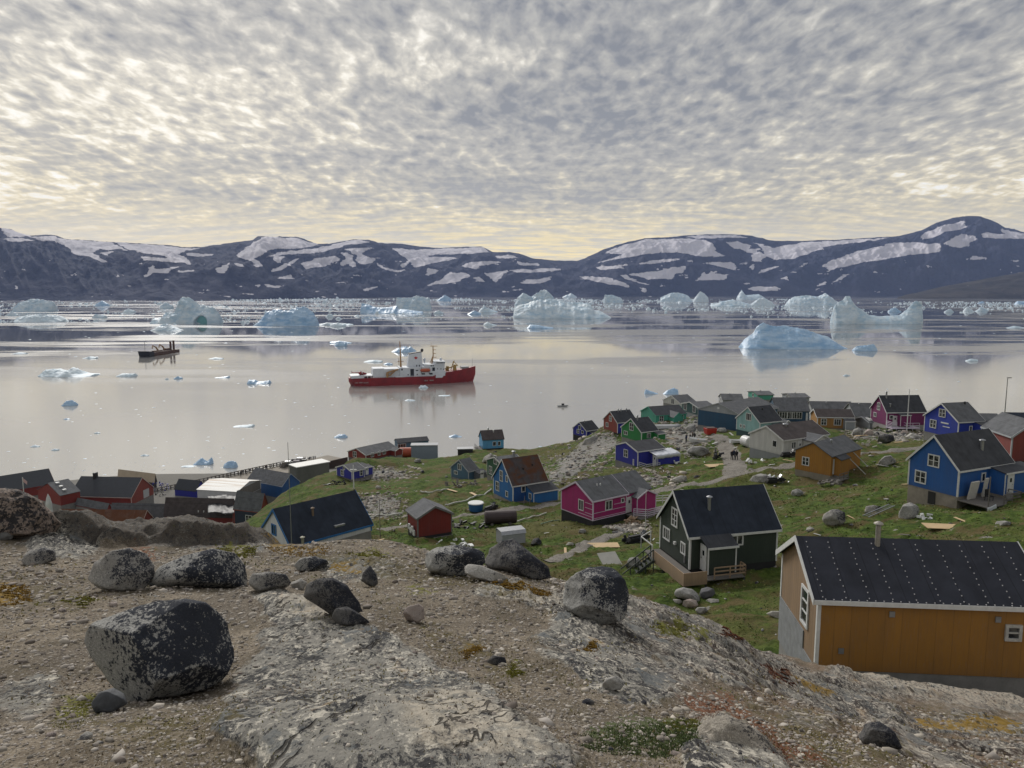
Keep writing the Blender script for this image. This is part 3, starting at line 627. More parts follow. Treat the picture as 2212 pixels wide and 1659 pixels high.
track('road', [(815,1146),(900,1130),(1010,1112),(1110,1100),(1200,1088),(1400,1062),(1500,1046),(1600,1024),(1700,1008),(1800,992),(1900,977),(2000,966)], 2.6)
track('path', zp(3, [(1480,770),(1500,700),(1480,640),(1470,580),(1430,530),(1400,480),(1390,450)])+[(1530,941)], 4.2)
track('path', zp(5, [(1,735),(120,690),(260,640),(400,560),(560,510),(700,470),(840,430)]), 2.2)

# ---------------------------------------------------------------- sea
def m_sea(t):
    c = t.obj(); x, y, z = t.sep(c)
    n1 = t.noise(t.mapping(c, scale=(.0012, .006, 1)), 1.0, 5, .6, .4)
    n2 = t.noise(t.mapping(c, scale=(.004, .02, 1)), 1.0, 4, .6, .3)
    w1 = t.noise(t.mapping(c, scale=(.05, .12, 1)), 1.0, 4, .6, .2); w2 = t.noise(t.mapping(c, scale=(.35, .9, 1)), 1.0, 4, .65, .4)
    streak = t.mr(t.m('ADD', n1, t.m('MULTIPLY', n2, .45)), .72, .80)          # wind-ruffled lanes
    near = t.mr(y, 900, 420)
    rough = t.m('ADD', t.m('ADD', .03, t.m('MULTIPLY', t.m('MULTIPLY', streak, t.mr(y, 480, 900)), .20)), t.m('MULTIPLY', near, .095))
    h = t.m('ADD', t.m('MULTIPLY', w1, .5), t.m('MULTIPLY', w2, t.m('ADD', .12, t.m('MULTIPLY', near, .10))))
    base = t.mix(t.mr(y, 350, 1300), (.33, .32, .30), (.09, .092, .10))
    return dict(c=base, r=rough, n=t.bump(h, .12, .25), x={'IOR': 2.1, 'Specular IOR Level': .62})
S = 42000
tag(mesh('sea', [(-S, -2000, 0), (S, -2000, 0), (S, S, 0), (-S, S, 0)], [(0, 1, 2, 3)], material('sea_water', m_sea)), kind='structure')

# ---------------------------------------------------------------- far mountains
SKY = zp('a', [(-900,20),(-300,60),(0,72),(110,85),(160,110),(230,128),(330,120),(400,128),(450,150),(560,155),(690,165),(880,175),(1000,182),(1120,190),(1200,203),(1320,200),(1450,185),(1560,168),(1650,155),(1680,130),(1760,135),(1930,135),(2060,180),(2130,180)])+ \
      zp('b', [(0,182),(80,165),(180,152),(260,155),(320,175),(470,180),(560,195),(720,208),(860,200),(980,198),(1050,235),(1160,232),(1220,245),(1310,275),(1450,288),(1590,290),(1640,275),(1760,215),(1900,170),(2020,145),(2120,140)])+ \
      zp('c', [(60,204),(120,198),(250,190),(480,190),(560,205),(680,230),(880,228),(1050,222),(1250,210),(1420,200),(1560,165),(1640,125),(1740,88),(1820,78),(1910,80),(2000,115),(2060,150),(2212,185),(2600,230),(3200,260)])
SNOW = zp('a', [(5,80),(40,135),(180,130),(280,160),(350,160),(420,190),(500,250),(600,265),(650,300),(690,300),(640,265),(600,235),(650,215),(700,230),(760,215),(830,225),(700,170),(560,160),(450,155),(350,130),(230,135),(150,110),(60,80)]),
SNOW = list(SNOW)+[zp('a', q) for q in [
 [(25,145),(60,170),(230,160),(120,140)],[(720,168),(820,215),(1000,250),(1130,285),(1240,318),(1210,275),(1130,250),(1250,215),(1310,208),(1180,206),(1000,188),(880,180)],
 [(910,265),(940,290),(1170,300),(1100,275)],[(935,400),(960,330),(1000,315),(1000,345),(1190,320),(1110,345),(1090,370),(1000,370)],[(1150,350),(1160,362),(1240,360),(1240,348)],[(1200,240),(1370,242),(1360,255),(1190,262)],
 [(1520,255),(1590,200),(1660,160),(1700,138),(1900,140),(2060,185),(1900,215),(1750,215),(1640,270),(1700,330),(1650,330),(1600,280)],[(1690,275),(1800,235),(2000,215),(2212,175),(2212,200),(2030,240),(1850,245)],
 [(1770,260),(1830,260),(1800,305),(1770,290)],[(1740,368),(1830,310),(1900,280),(1940,265),(1880,310),(1820,350)],[(1940,310),(2040,275),(2170,255),(2190,290),(2100,325),(1980,340)],
 [(1400,335),(1480,305),(1450,370),(1400,365)],[(1510,305),(1590,315),(1580,330),(1530,325)],[(1630,445),(1690,440),(1660,465)],[(1700,440),(1830,455),(1790,465),(1720,455)],[(80,470),(125,440),(100,470)],
 [(1790,400),(1880,375),(1900,410),(1840,405)],[(1380,512),(1470,515),(1470,522)],[(1500,503),(1660,500),(1640,510)],[(640,240),(740,232),(700,255)]]]
SNOW += [zp('b', q) for q in [
 [(0,185),(180,155),(270,162),(180,180),(60,195),(0,210)],[(0,280),(40,255),(50,270),(0,320)],[(60,235),(120,240),(180,320),(150,338),(110,300),(90,330),(70,310),(100,270)],
 [(100,208),(290,205),(210,240),(240,265),(320,270),(270,290),(230,315),(190,310),(150,240)],[(280,300),(400,345),(500,350),(430,362),(330,340)],
 [(400,205),(560,215),(740,212),(980,200),(1040,235),(900,245),(680,250),(640,265),(840,270),(760,290),(650,310),(540,330),(490,270)],[(440,320),(500,285),(510,295),(460,340)],
 [(840,325),(900,295),(1120,295),(1000,320),(930,348)],[(620,380),(640,340),(690,350),(650,385)],[(625,445),(700,415),(790,365),(870,360),(890,395),(800,430),(690,445)],
 [(1000,370),(1080,360),(1150,350),(1110,385),(1070,430),(1040,400)],[(1050,255),(1180,250),(1220,272),(1080,275)],[(1160,350),(1240,345),(1490,342),(1490,352),(1300,362),(1200,368)],
 [(1220,440),(1240,415),(1340,405),(1430,390),(1430,410),(1350,435)],[(1610,390),(1800,395),(1930,445),(1950,465),(1800,440),(1650,410)],[(1200,295),(1350,310),(1340,320),(1220,312)],
 [(1700,305),(1900,250),(1770,240),(1900,185),(2050,152),(2212,150),(2212,225),(2000,250),(1850,280)],[(1700,335),(1920,310),(1880,335),(1760,345)],[(1990,305),(2080,285),(2212,280),(2212,300),(2010,312)],
 [(1920,375),(2100,360),(2212,340),(2212,400),(2040,410),(2000,395)],[(1850,385),(1900,380),(2000,430),(2080,450),(2010,440)],[(2005,455),(2050,480),(2030,495)],[(210,480),(310,448),(290,470),(240,490)],
 [(925,400),(950,390),(1010,430),(950,425)],[(0,435),(130,425),(60,435)],[(1150,465),(1190,450),(1200,462)]]]
SNOW += [zp('c', q) for q in [
 [(0,220),(200,215),(290,220),(340,300),(400,320),(350,328),(220,325),(100,295),(0,305)],[(0,345),(120,335),(100,352),(0,355)],[(390,240),(470,232),(530,250),(540,280),(620,275),(580,290),(650,320),(600,355),(540,350),(560,310),(450,270)],
 [(570,235),(700,270),(850,240),(1000,232),(1250,218),(1420,205),(1200,240),(1000,265),(900,310),(800,340),(700,345),(640,320),(620,275)],[(130,205),(260,196),(470,196),(560,212),(440,212),(250,214)],
 [(990,375),(1050,350),(1200,290),(1400,245),(1560,235),(1700,250),(1710,300),(1560,310),(1300,350),(1150,380),(1020,410)],[(1600,185),(1700,140),(1850,110),(1870,150),(1720,180),(1630,220),(1570,210)],
 [(1710,245),(1800,205),(1830,180),(1930,210),(1880,240),(1890,265),(1830,270),(1740,260)],[(1940,180),(2100,188),(2070,155),(2212,188),(2700,230),(2700,260),(2212,215),(2050,215),(1960,205)],
 [(0,415),(60,390),(160,382),(150,420),(90,435),(80,460),(0,460)],[(210,470),(260,420),(290,435),(320,410),(340,430),(420,430),(390,465)],[(250,360),(430,360),(470,380),(440,405),(330,375)],
 [(590,430),(620,405),(710,380),(700,400)],[(840,390),(900,355),(870,385)],[(535,520),(600,505),(720,512),(720,535),(580,535)],[(1040,500),(1090,450),(1150,425),(1120,450)],[(945,510),(1000,475),(1010,495)],
 [(540,385),(565,370),(580,395),(555,405)],[(740,460),(780,440),(780,470)],[(160,348),(205,350),(195,362)],[(1860,345),(1910,318),(2010,330)],[(2110,345),(2190,350),(2170,362)]]]
su = np.array([p[0] for p in SKY]); sv = np.array([p[1] for p in SKY])
na, nr = 1500, 190
uu = np.linspace(-700, 2900, na); tt = np.linspace(0, 1, nr)
vs = np.interp(uu, su, sv)+.9*fbm(uu/14, uu*0, o=4, seed=77)
aU, _ = ray(uu, 650)
shoreY = 74/np.tan(np.arctan((np.interp(uu, [-700, 400, 900, 1600, 2900], [650.5, 649.5, 642, 640, 640])-CV)/FP)+PITCH)
crestY = shoreY+2300+900*fbm(uu/260, uu*0+3, o=3, seed=78)
Yb = shoreY[None]+(crestY-shoreY)[None]*tt[:, None]
_, cs = ray(uu, vs); zs = CAMZ+cs*crestY                     # summit height per column
wob = fbm(uu[None]/150+tt[:, None]*1.2, tt[:, None]*2.6, o=4, seed=80)
prof = tt[:, None]**(.80+.42*wob)
gul = fbm(uu[None]/34+tt[:, None]*2.0, tt[:, None]*2.2+5, o=5, g=.58, seed=83, ridge=True)
spur = fbm(uu[None]/95-tt[:, None]*2.5, tt[:, None]*1.4+9, o=4, g=.55, seed=85, ridge=True)
env = np.sin(np.pi*np.clip(tt, 0, 1))[:, None]**.7
Zm = zs[None]*(prof+env*(.10*gul+.10*spur))
Zm = np.maximum(Zm, tt[:, None]*12-2); Zm[-1] = zs
Xm = aU[None]*Yb
# back slope
Xb = aU[None]*(crestY+2600)[None]; Yk = (crestY+2600)[None]; Zk = (zs*.1)[None]
Xm = np.vstack([Xm, Xb]); Yb = np.vstack([Yb, Yk]); Zm = np.vstack([Zm, Zk])
um, vm_ = proj(Xm, Yb, Zm)
ju = 10*fbm(um/22, vm_/7, o=4, g=.7, seed=90); jv = 3.4*fbm(um/22+50, vm_/7, o=4, g=.7, seed=91)
sn = np.zeros(um.shape)
for a, b in ((0, 0), (1.2, .5), (-1.2, -.5), (.6, -.7), (-.6, .7)):
    mm = np.zeros(um.shape, bool)
    for p in SNOW: mm |= inpoly(um+ju+a, vm_+jv+b, p)
    sn += mm/5
q = fbm(um/26, vm_/6.0, o=4, g=.6, seed=95)
sn = np.maximum(sn, np.clip((q-.54)*12, 0, 1)*(vm_ > 560))
def m_mount(t):
    c = t.obj(); n1 = t.noise(c, .0011, 7, .62, .6); n2 = t.noise(c, .006, 5, .65)
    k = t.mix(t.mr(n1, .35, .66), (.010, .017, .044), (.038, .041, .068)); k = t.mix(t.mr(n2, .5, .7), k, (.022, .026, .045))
    s = t.attr('snow'); k = t.mix(t.mr(t.m('ADD', s, t.m('MULTIPLY', t.m('SUBTRACT', n2, .5), .9)), .40, .60), k, t.mix(n1, (.50, .49, .54), (.63, .60, .62)))
    return dict(c=k, r=.95, n=t.bump(t.m('ADD', n1, t.m('MULTIPLY', n2, .3)), .8, 160), x={'Specular IOR Level': .1})
tag(mesh('far_mountains', np.stack([Xm, Yb, Zm], -1).reshape(-1, 3), gridF(nr+1, na)[:, ::-1], material('mountain_rock_and_snow', m_mount), smooth=True, attrs={'snow': sn}), kind='structure')
# low dark headland closing the fjord on the right
hu = np.linspace(1940, 2900, 260); ht = np.linspace(0, 1, 40)
hv = np.interp(hu, [1940, 2030, 2136, 2212, 2500, 2900], [644.3, 620, 599, 586, 560, 540]) if False else np.interp(hu, *zip(*[zc('c', a, b) for a, b in [(1430,577),(1500,556),(1700,510),(2000,452),(2212,415),(2800,380),(4150,340)]]))
ah, _ = ray(hu, 645); sY = onz(0, 645.2).y; cY = sY+900; _, ch = ray(hu, hv+.8*fbm(hu/20, hu*0, o=4, seed=99)); zh = np.maximum(CAMZ+ch*cY, .5)
Yh = sY+900*ht[:, None]+hu[None]*0; Zh = zh[None]*(ht[:, None]**.8+.10*np.sin(np.pi*ht)[:, None]*fbm(hu[None]/40, ht[:, None]*4, o=4, seed=101)); Xh = ah[None]*Yh
Xh = np.vstack([Xh, (ah*(cY+700))[None]]); Yh = np.vstack([Yh, np.full((1, len(hu)), cY+700)]); Zh = np.vstack([Zh, np.full((1, len(hu)), -2)])
def m_head(t):
    c = t.obj(); n1 = t.noise(c, .004, 6, .65, .5); n2 = t.noise(t.mapping(c, scale=(1, .4, 2)), .008, 4, .6)
    k = t.mix(t.mr(n1, .35, .65), (.018, .017, .016), (.050, .044, .037)); k = t.mix(t.mr(n2, .70, .73), k, (.7, .68, .68))
    return dict(c=k, r=.95, n=t.bump(n1, .8, 60), x={'Specular IOR Level': .1})
tag(mesh('dark_headland', np.stack([Xh, Yh, Zh], -1).reshape(-1, 3), gridF(41, 260)[:, ::-1], material('headland_rock', m_head), smooth=True), kind='structure')
# ---------------------------------------------------------------- houses
def solve(k):
    d = HOUSES[k]; g = lambda i, X=None: zc(d[0], X if X is not None else d[1], d[i])
    u0, vg = g(2); Y0 = d[8]; P0 = at(u0, vg, Y0)
    zf = at(*g(3), Y0).z; ze = at(*g(4), Y0).z
    u1 = zc(d[0], d[6], 0)[0]; u2 = zc(d[0], d[7], 0)[0]; W = d[9]
    zb = zf
    px = lambda p: float(proj(p[0], p[1], zb)[0])
    lo, hi = R(-5), R(89)
    for _ in range(50):
        m = (lo+hi)/2; p = (P0.x-W*math.sin(m), P0.y+W*math.cos(m))
        if px(p) > u1: lo = m
        else: hi = m
    a = (lo+hi)/2; lo, hi = .5, 60
    for _ in range(50):
        m = (lo+hi)/2
        if px((P0.x+m*math.cos(a), P0.y+m*math.sin(a))) < u2: lo = m
        else: hi = m
    L = (lo+hi)/2
    if d[10] == 'x': q = (P0.x-W/2*math.sin(a), P0.y+W/2*math.cos(a))
    else: q = (P0.x+L/2*math.cos(a), P0.y+L/2*math.sin(a))
    za = at(0, zc(d[0], 0, d[5])[1], q[1]).z
    return dict(P=Vector((P0.x, P0.y, zf)), gz=P0.z-zf, H=ze-zf, A=max(za-ze, .25), W=W, L=L, a=a, ridge=d[10], zf=zf)
def roof_mb(L, W, H, A, ridge, ov=.22, th=.11):
    mb = MB()
    S_, Wd = (L, W) if ridge == 'x' else (W, L)
    dr = A/(Wd/2); e = ov*.9
    for s in (-1, 1):
        if s < 0: p = [(-e, H-e*dr), (Wd/2, H+A), (Wd/2, H+A+th), (-e, H-e*dr+th)]
        else: p = [(Wd+e, H-e*dr), (Wd+e, H-e*dr+th), (Wd/2+.003, H+A+th), (Wd/2+.003, H+A)]
        if ridge == 'x': mb.prism([(q[0], q[1]+.02) for q in p], -ov, S_+ov, 'x')
        else: mb.prism([(q[0], q[1]+.02) for q in p], -ov, S_+ov, 'y')
    return mb
def window(root, wall, h, s, z, w_, hh, nx=2, ny=2, trim=None, depth=.05, arch=False, label=None):
    """wall 'F' = long wall facing -Y, 'G' = wall facing -X; s fraction from the near corner to the window centre"""
    tr = trim or WHITE; f = MB(); b = .11; mu = .055
    def B(m, a0, a1, z0, z1, d0, d1):
        if wall == 'F': m.box(a0, a1, -d1, -d0, z0, z1)
        else: m.box(-d1, -d0, a0, a1, z0, z1)
    L_ = h['L'] if wall == 'F' else h['W']
    c = s*L_; a0, a1 = c-w_/2, c+w_/2; z0, z1 = z, z+hh
    B(f, a0-b, a0, z0-b, z1+b, .002, depth+.012); B(f, a1, a1+b, z0-b, z1+b, .002, depth+.012)
    B(f, a0, a1, z1, z1+b, .002, depth+.010); B(f, a0, a1, z0-b, z0, .002, depth+.016)
    for i in range(1, nx): xx = a0+(a1-a0)*i/nx; k = mu*(1.6 if nx == 2 else 1); B(f, xx-k/2, xx+k/2, z0, z1, .012, depth)
    for i in range(1, ny): zz_ = z0+(z1-z0)*i/ny; B(f, a0, a1, zz_-mu/2, zz_+mu/2, .012, depth-.008)
    o = f.build('window', tr, root)
    p = MB(); B(p, a0, a1, z0, z1, .004, .018); p.build('pane', GLASS, o)
    if label: o['label'] = label
    return o
def door(root, wall, h, s, z, w_=.85, hh=1.95, mat=None, lite=True, off=0.0, name='door'):
    f = MB(); m_ = mat or WHITE
    L_ = h['L'] if wall == 'F' else h['W']; c = s*L_
    def B(m, a0, a1, z0, z1, d0, d1):
        if wall == 'F': m.box(a0, a1, -d1-off, -d0-off, z0, z1)
        else: m.box(-d1-off, -d0-off, a0, a1, z0, z1)
    B(f, c-w_/2, c+w_/2, z, z+hh, .004, .05)
    for a_ in (c-w_/2-.08, c+w_/2): B(f, a_, a_+.08, z, z+hh+.08, .003, .065)
    B(f, c-w_/2, c+w_/2, z+hh, z+hh+.08, .003, .062)
    o = f.build(name, m_, root)
    if lite:
        p = MB(); B(p, c-w_*.18, c+w_*.18, z+hh*.62, z+hh*.82, .052, .06); p.build('pane', GLASS, o)
    k = MB(); B(k, c+w_*.32, c+w_*.42, z+hh*.48, z+hh*.52, .052, .10); k.build('handle', METAL, o)
    return o
def chimney(root, x, y, z, h=.9, r=.09, mat=None, cap=True, name='chimney'):
    m_ = MB(); m_.tube([(x, y, z-.3), (x, y, z+h)], r, 12)
    if cap: m_.tube([(x, y, z+h+.05), (x, y, z+h+.09), (x, y, z+h+.16)], [r*1.9, r*1.7, r*.4], 12); m_.tube([(x, y, z+h), (x, y, z+h+.06)], r*.5, 6)
    return m_.build(name, mat or METAL, root)
def wall_prism(L, W, H, A, ridge, z0=0.0):
    mb = MB()
    if ridge == 'x': mb.prism([(0, z0), (W, z0), (W, H), (W/2, H+A), (0, H)], 0, L, 'x')
    else: mb.prism([(0, z0), (L, z0), (L, H), (L/2, H+A), (0, H)], 0, W, 'y')
    return mb
def house(k, name, label, cat, wall, roof=None, trim=WHITE, plinth=None, group=None, side=None, detail=True, below=3.5, ov=.22, eavetrim=True, corners=True):
    h = solve(k); L, W, H, A, rg = h['L'], h['W'], h['H'], h['A'], h['ridge']
    root = empty(name, h['P'], h['a']); tag(root, label, cat, group)
    m_ = wall_prism(L, W, H, A, rg).build('wall', wall, root)
    if side is not None:
        m_.data.materials.append(side)
        for p in m_.data.polygons:
            n_ = p.normal
            if abs(n_.y) > .7 and rg == 'x': p.material_index = 1
            if abs(n_.x) > .7 and rg == 'y': p.material_index = 1
    MB().box(.03, L-.03, .03, W-.03, -below+h['gz'], -.003).build('plinth', plinth or CONC, root)
    r_ = roof_mb(L, W, H, A, rg, ov).build('roof', roof or FELT, root)
    if trim is not None and detail:
        t_ = MB(); b = .11
        if corners:
            for (x, y) in ((0, 0), (L, 0), (0, W)):
                t_.box(x-(.028 if x == 0 else b), x+(b if x == 0 else .028), y-(.028 if y == 0 else b), y+(b if y == 0 else .028), 0, H-.02)
        Wd = W if rg == 'x' else L; e = ov*.9; dr = A/(Wd/2); S_ = L if rg == 'x' else W
        for s in ((-1, 1) if rg == 'x' else (-1,)):
            p = [(-e, H-e*dr-.10), (Wd/2, H+A-.10), (Wd/2, H+A+.15), (-e, H-e*dr+.15)]; q = [(Wd+e, H-e*dr-.10), (Wd+e, H-e*dr+.15), (Wd/2+.004, H+A+.15), (Wd/2+.004, H+A-.10)]
            a0, a1 = (-ov-.04, -ov-.003) if s < 0 else (S_+ov+.003, S_+ov+.04)
            t_.prism(p, a0, a1, 'x' if rg == 'x' else 'y'); t_.prism(q, a0, a1, 'x' if rg == 'x' else 'y')
        if eavetrim:
            if rg == 'x': t_.box(-ov, L+ov, -e-.03, -e-.003, H-e*dr-.06, H-e*dr+.12)
            else: t_.box(-e-.03, -e-.003, -ov, W+ov, H-e*dr-.06, H-e*dr+.12)
        t_.build('trim', trim, root)
    h['root'] = root; h['roof'] = r_
    h['rz'] = (lambda x, y: H+A*(1-abs(y-W/2)/(W/2))) if rg == 'x' else (lambda x, y: H+A*(1-abs(x-L/2)/(L/2)))
    return h
def annex(h, x0, x1, y0, y1, H0, H1, wall, roof=None, z0=0.0, trim=WHITE, axis='y', below=2.5, name='annex', plinth=None):
    """lean-to: height H0 at y1 side (against house) falling to H1 at y0; axis x = falls towards +x"""
    root = h['root']; mb = MB()
    if axis == 'y':
        mb.prism([(y0, z0), (y1, z0), (y1, H0), (y0, H1)], x0, x1, 'x')
        r_ = MB().prism([(y0-.15, H1+.01), (y1, H0+.02), (y1, H0+.11), (y0-.15, H1+.09)], x0-.14, x1+.14, 'x')
        t_ = MB().box(x0-.14, x1+.14, y0-.18, y0-.153, H1-.05, H1+.11)
    else:
        mb.prism([(x0, z0), (x1, z0), (x1, H1), (x0, H0)], y0, y1, 'y')
        r_ = MB().prism([(x0, H0+.02), (x1+.15, H1+.01), (x1+.15, H1+.09), (x0, H0+.11)], y0-.14, y1+.14, 'y')
        t_ = MB().box(x0, x1+.15, y0-.172, y0-.143, min(H0, H1)-.05, min(H0, H1)+.10)
    for x in (x0, x1): t_.box(x-.05, x+.05, y0-.025, y0+.03, z0, H1-.06)
    a_ = mb.build(name, wall, root)
    r_.build('roof', roof or FELT, a_)
    if trim: t_.build('trim', trim, a_)
    MB().box(x0+.04, x1-.04, y0+.04, y1, -below, z0-.003).build('plinth', plinth or CONC, a_)
    return a_
def porch(h, x0, x1, y0, H, A, wall, roof, trim=WHITE, z0=0.0):
    """gabled front porch projecting from the long wall towards -Y"""
    root = h['root']; m_ = (x1-x0)/2
    a_ = MB().prism([(x0, z0), (x1, z0), (x1, H), (x0+m_, H+A), (x0, H)], y0, .3, 'y').build('porch', wall, root)
    r_ = MB(); e = .16; dr = A/m_
    yb = h['W']*.42
    r_.prism([(x0-e, H-e*dr+.02), (x0+m_, H+A+.02), (x0+m_, H+A+.11), (x0-e, H-e*dr+.11)], y0-.15, yb, 'y')
    r_.prism([(x1+e, H-e*dr+.02), (x1+e, H-e*dr+.11), (x0+m_+.003, H+A+.11), (x0+m_+.003, H+A+.02)], y0-.15, yb, 'y')
    r_.build('roof', roof, a_)
    t_ = MB(); t_.bar((x0-e, y0-.17, H-e*dr+.04), (x0+m_, y0-.17, H+A+.05), .03, .16); t_.bar((x1+e, y0-.173, H-e*dr+.04), (x0+m_, y0-.173, H+A+.05), .03, .16)
    for x in (x0, x1): t_.box(x-.05, x+.05, y0-.025, y0+.04, z0, H-.05)
    t_.build('trim', trim, a_)
    MB().box(x0+.04, x1-.04, y0+.04, .02, -2.6, z0-.003).build('plinth', CONC, a_)
    return a_
def railing(root, pts, z, H=.95, mat=None, rails=3, post=.07, name='railing', legs=0.0):
    m_ = MB()
    for i in range(len(pts)-1):
        p = Vector((*pts[i], z)); q = Vector((*pts[i+1], z)); n_ = max(1, int((q-p).length/1.1))
        for j in range(n_+1):
            c = p.lerp(q, j/n_); m_.bar(c+Vector((0, 0, -legs)), c+Vector((0, 0, H)), post)
        for r_ in range(rails):
            zz_ = H*(1-r_/rails)-.01*i; m_.bar(p+Vector((0, 0, zz_)), q+Vector((0, 0, zz_)), .045, .09)
    return m_.build(name, mat or WHITE, root)
def stairs(root, p, q, wdt, n_, mat, name='stairs', rail=True):
    p = Vector(p); q = Vector(q); d = q-p; dn = Vector((d.x, d.y, 0)).normalized(); s = Vector((-dn.y, dn.x, 0))*wdt/2
    m_ = MB()
    for i in range(n_+1):
        c = p.lerp(q, i/n_); m_.bar(c-s, c+s, .24, .045)
    for sg in (-1, 1): m_.bar(p+s*sg*1.04, q+s*sg*1.04, .05, .2)
    if rail:
        for sg in (-1, 1):
            m_.bar(p+s*sg*1.06+Vector((0, 0, .9)), q+s*sg*1.06+Vector((0, 0, .9)), .06, .08)
            for i in range(0, n_+1, max(1, n_//3)):
                c = p.lerp(q, i/n_)+s*sg*1.06; m_.bar(c-Vector((0, 0, .9)), c+Vector((0, 0, .9)), .06)
    return m_.build(name, mat, root)

C = lambda *a: srgb(*a)
P_BLUE = paint('bright_blue_paint', (.010, .095, .34)); P_ROYAL = paint('royal_blue_paint', (.014, .020, .30)); P_RUSTB = paint('sky_blue_paint', (.014, .14, .40))
P_OCHRE = paint('ochre_paint', (.30, .140, .020), .7, .62, grime=.65, line=.35); P_OCHRE2 = paint('weathered_ochre_boards', (.36, .165, .018), .7, .30, grime=.75); P_BROWNB = paint('sunbleached_brown_boards', (.24, .155, .085), .8, .26, grime=.8)
P_MAG = paint('magenta_paint', (.36, .016, .15)); P_PURP = paint('purple_paint', (.17, .010, .10)); P_RED = paint('dark_red_paint', (.20, .018, .013)); P_RED2 = paint('brick_red_paint', (.24, .045, .032))
P_GREEN = paint('bright_green_paint', (.012, .20, .045)); P_GREEND = paint('deep_green_paint', (.008, .085, .035)); P_DG = paint('black_green_paint', (.022, .036, .026), .7, .16)
P_TEAL = paint('mint_green_paint', (.06, .33, .24)); P_DT = paint('dark_teal_paint', (.008, .07, .075)); P_TURQ = paint('pale_turquoise_paint', (.26, .46, .46)); P_LBLUE = paint('light_blue_paint', (.10, .34, .60))
P_SLATE = paint('slate_blue_paint', (.065, .14, .22)); P_NAVY = paint('petrol_blue_paint', (.010, .06, .12)); P_WHITE = paint('white_boards', (.55, .55, .54), .6, .2); P_GREYW = paint('pale_grey_boards', (.30, .32, .34)); P_DNAVY = paint('dark_navy_boards', (.012, .024, .055))
WARMSTONE = plain('rendered_stone_plinth', (.28, .25, .21), .9, .4, 1.1, 0, .5); P_BTRIM = plain('blue_trim_paint', (.015, .13, .36), .5, .2); P_LILAC = plain('pale_lilac_trim', (.62, .55, .66), .5, .2)

# dark green house in the middle ground
h = house('dgreen', 'timber_house', 'dark green house with blue-black roof, timber terrace and side stairs', 'house', P_DG, FELTB, plinth=DARKCONC)
r_, L, W, H, A = h['root'], h['L'], h['W'], h['H'], h['A']
window(r_, 'G', h, .50, H+.0, .78, 1.25, 2, 3); window(r_, 'G', h, .76, H*.43, .95, .8, 3, 1); window(r_, 'G', h, .20, H*.36, .55, .7, 2, 1)
window(r_, 'F', h, .53, H*.62, .8, .62, 2, 1)
MB().box(-.16, -.005, W*.45-.12, W*.45+.12, H*.45, H*.45+.22).build('wall_lamp', WHITE, r_)
MB().box(-.10, -.004, W*.13-.07, W*.13+.07, H*.12, H*.12+.5).build('meter_box', METAL, r_)
a_ = annex(h, L*.115, L*.42, -1.25, 0, H*.97, H*.74, P_DG, FELT, plinth=DARKCONC)
door(a_, 'G', dict(L=1, W=1), -.60, .05, .72, 1.9, off=-L*.115)
chimney(r_, L*.30, W*.26, h['rz'](0, W*.26), 1.0, .13, METAL)
tv = MB().box(-3.0+1.55, L*.47, -2.0, -1.27, -.16, -.08).box(-1.45, -.04, -2.0, W*.98, -.157, -.077)
dk = tv.build('terrace', GREYWOOD, r_)
scr = MB().box(-1.47, .35, -2.06, -2.01, -.35, .62).box(-1.52, -1.47, -2.06, W*.62, -.36, .60); scr.build('plank_screen', WOOD, dk)
railing(dk, [(-1.45, W*.66), (-1.45, W*1.08), (-.1, W*1.30)], -.08, .95, WHITE, 1); railing(dk, [(.95, -2.0), (L*.47, -2.0), (L*.47, -1.3)], -.08, .85, WOOD, 3)
ps = MB()
for x, y in ((-1.4, -1.95), (.3, -1.95), (L*.46, -1.95), (-1.4, W*.3), (-1.4, W*.8)): ps.bar((x, y, -3), (x, y, -.16), .1)
ps.build('post', DGREEN, dk)
stairs(dk, (-1.6, W*.60, -.1), (-3.9, W*.70, -2.0), .95, 8, DGREEN)
# nearest ochre house
h = house('ochre', 'timber_house', 'large ochre house with nail-dotted black felt roof in the right foreground', 'house', P_OCHRE, felt('nailed_black_felt', (.016, .018, .026), 1.05), plinth=CONC, side=None, below=5)
r_, L, W, H, A = h['root'], h['L'], h['W'], h['H'], h['A']
w_ = [c for c in r_.children if c.name.startswith('wall')][0]; w_.data.materials.append(P_BROWNB)
for p in w_.data.polygons:
    if abs(p.normal.x) > .7: p.material_index = 1
window(r_, 'G', h, .30, H*.42, .72, 1.35, 1, 3); window(r_, 'F', h, .865, H*.55, .38, .42, 1, 2, depth=.07, trim=plain('worn_white_frame', (.50, .49, .46), .6, .4, 8))
nl = MB(); dr = math.hypot(W/2+.2, A+.05); nS = 10
for i in range(nS):
    for j in range(11):
        f = (j+.5)/11.2; y = -.2+f*(W/2+.1); z = H+A*(y/(W/2))+.135; x = .12+i*(L-.2)/(nS-.6)+.02*(j % 3)
        nl.box(x-.016, x+.016, y-.016, y+.016, z-.02, z+.018)
for i in range(26): x = .2+i*(L-.3)/26; nl.box(x-.018, x+.018, -.19, -.155, H+A*(-.17/(W/2))+.12, H+A*(-.17/(W/2))+.15)
tag(nl.build('roofing_nails', plain('nail_washer', (.50, .50, .52), .5, .2), h['roof']), kind='stuff')
fl = MB().box(L*.375-.30, L*.375+.30, W*.40, W*.60, h['rz'](0, W*.41)-.02, h['rz'](0, W*.41)+.155); 
chimney(r_, L*.355, W*.44, h['rz'](0, W*.44), .95, .10, plain('weathered_flue', (.34, .32, .28), .5, .4, 6, .4))
for s, z in ((.04, .28), (.33, .82), (.795, .80)): MB().box(s*L-.10+.6*(s < .05), s*L+.10+.6*(s < .05), -.05, -.004, z*H-.12, z*H+.10).build('vent_cover', METAL, r_)
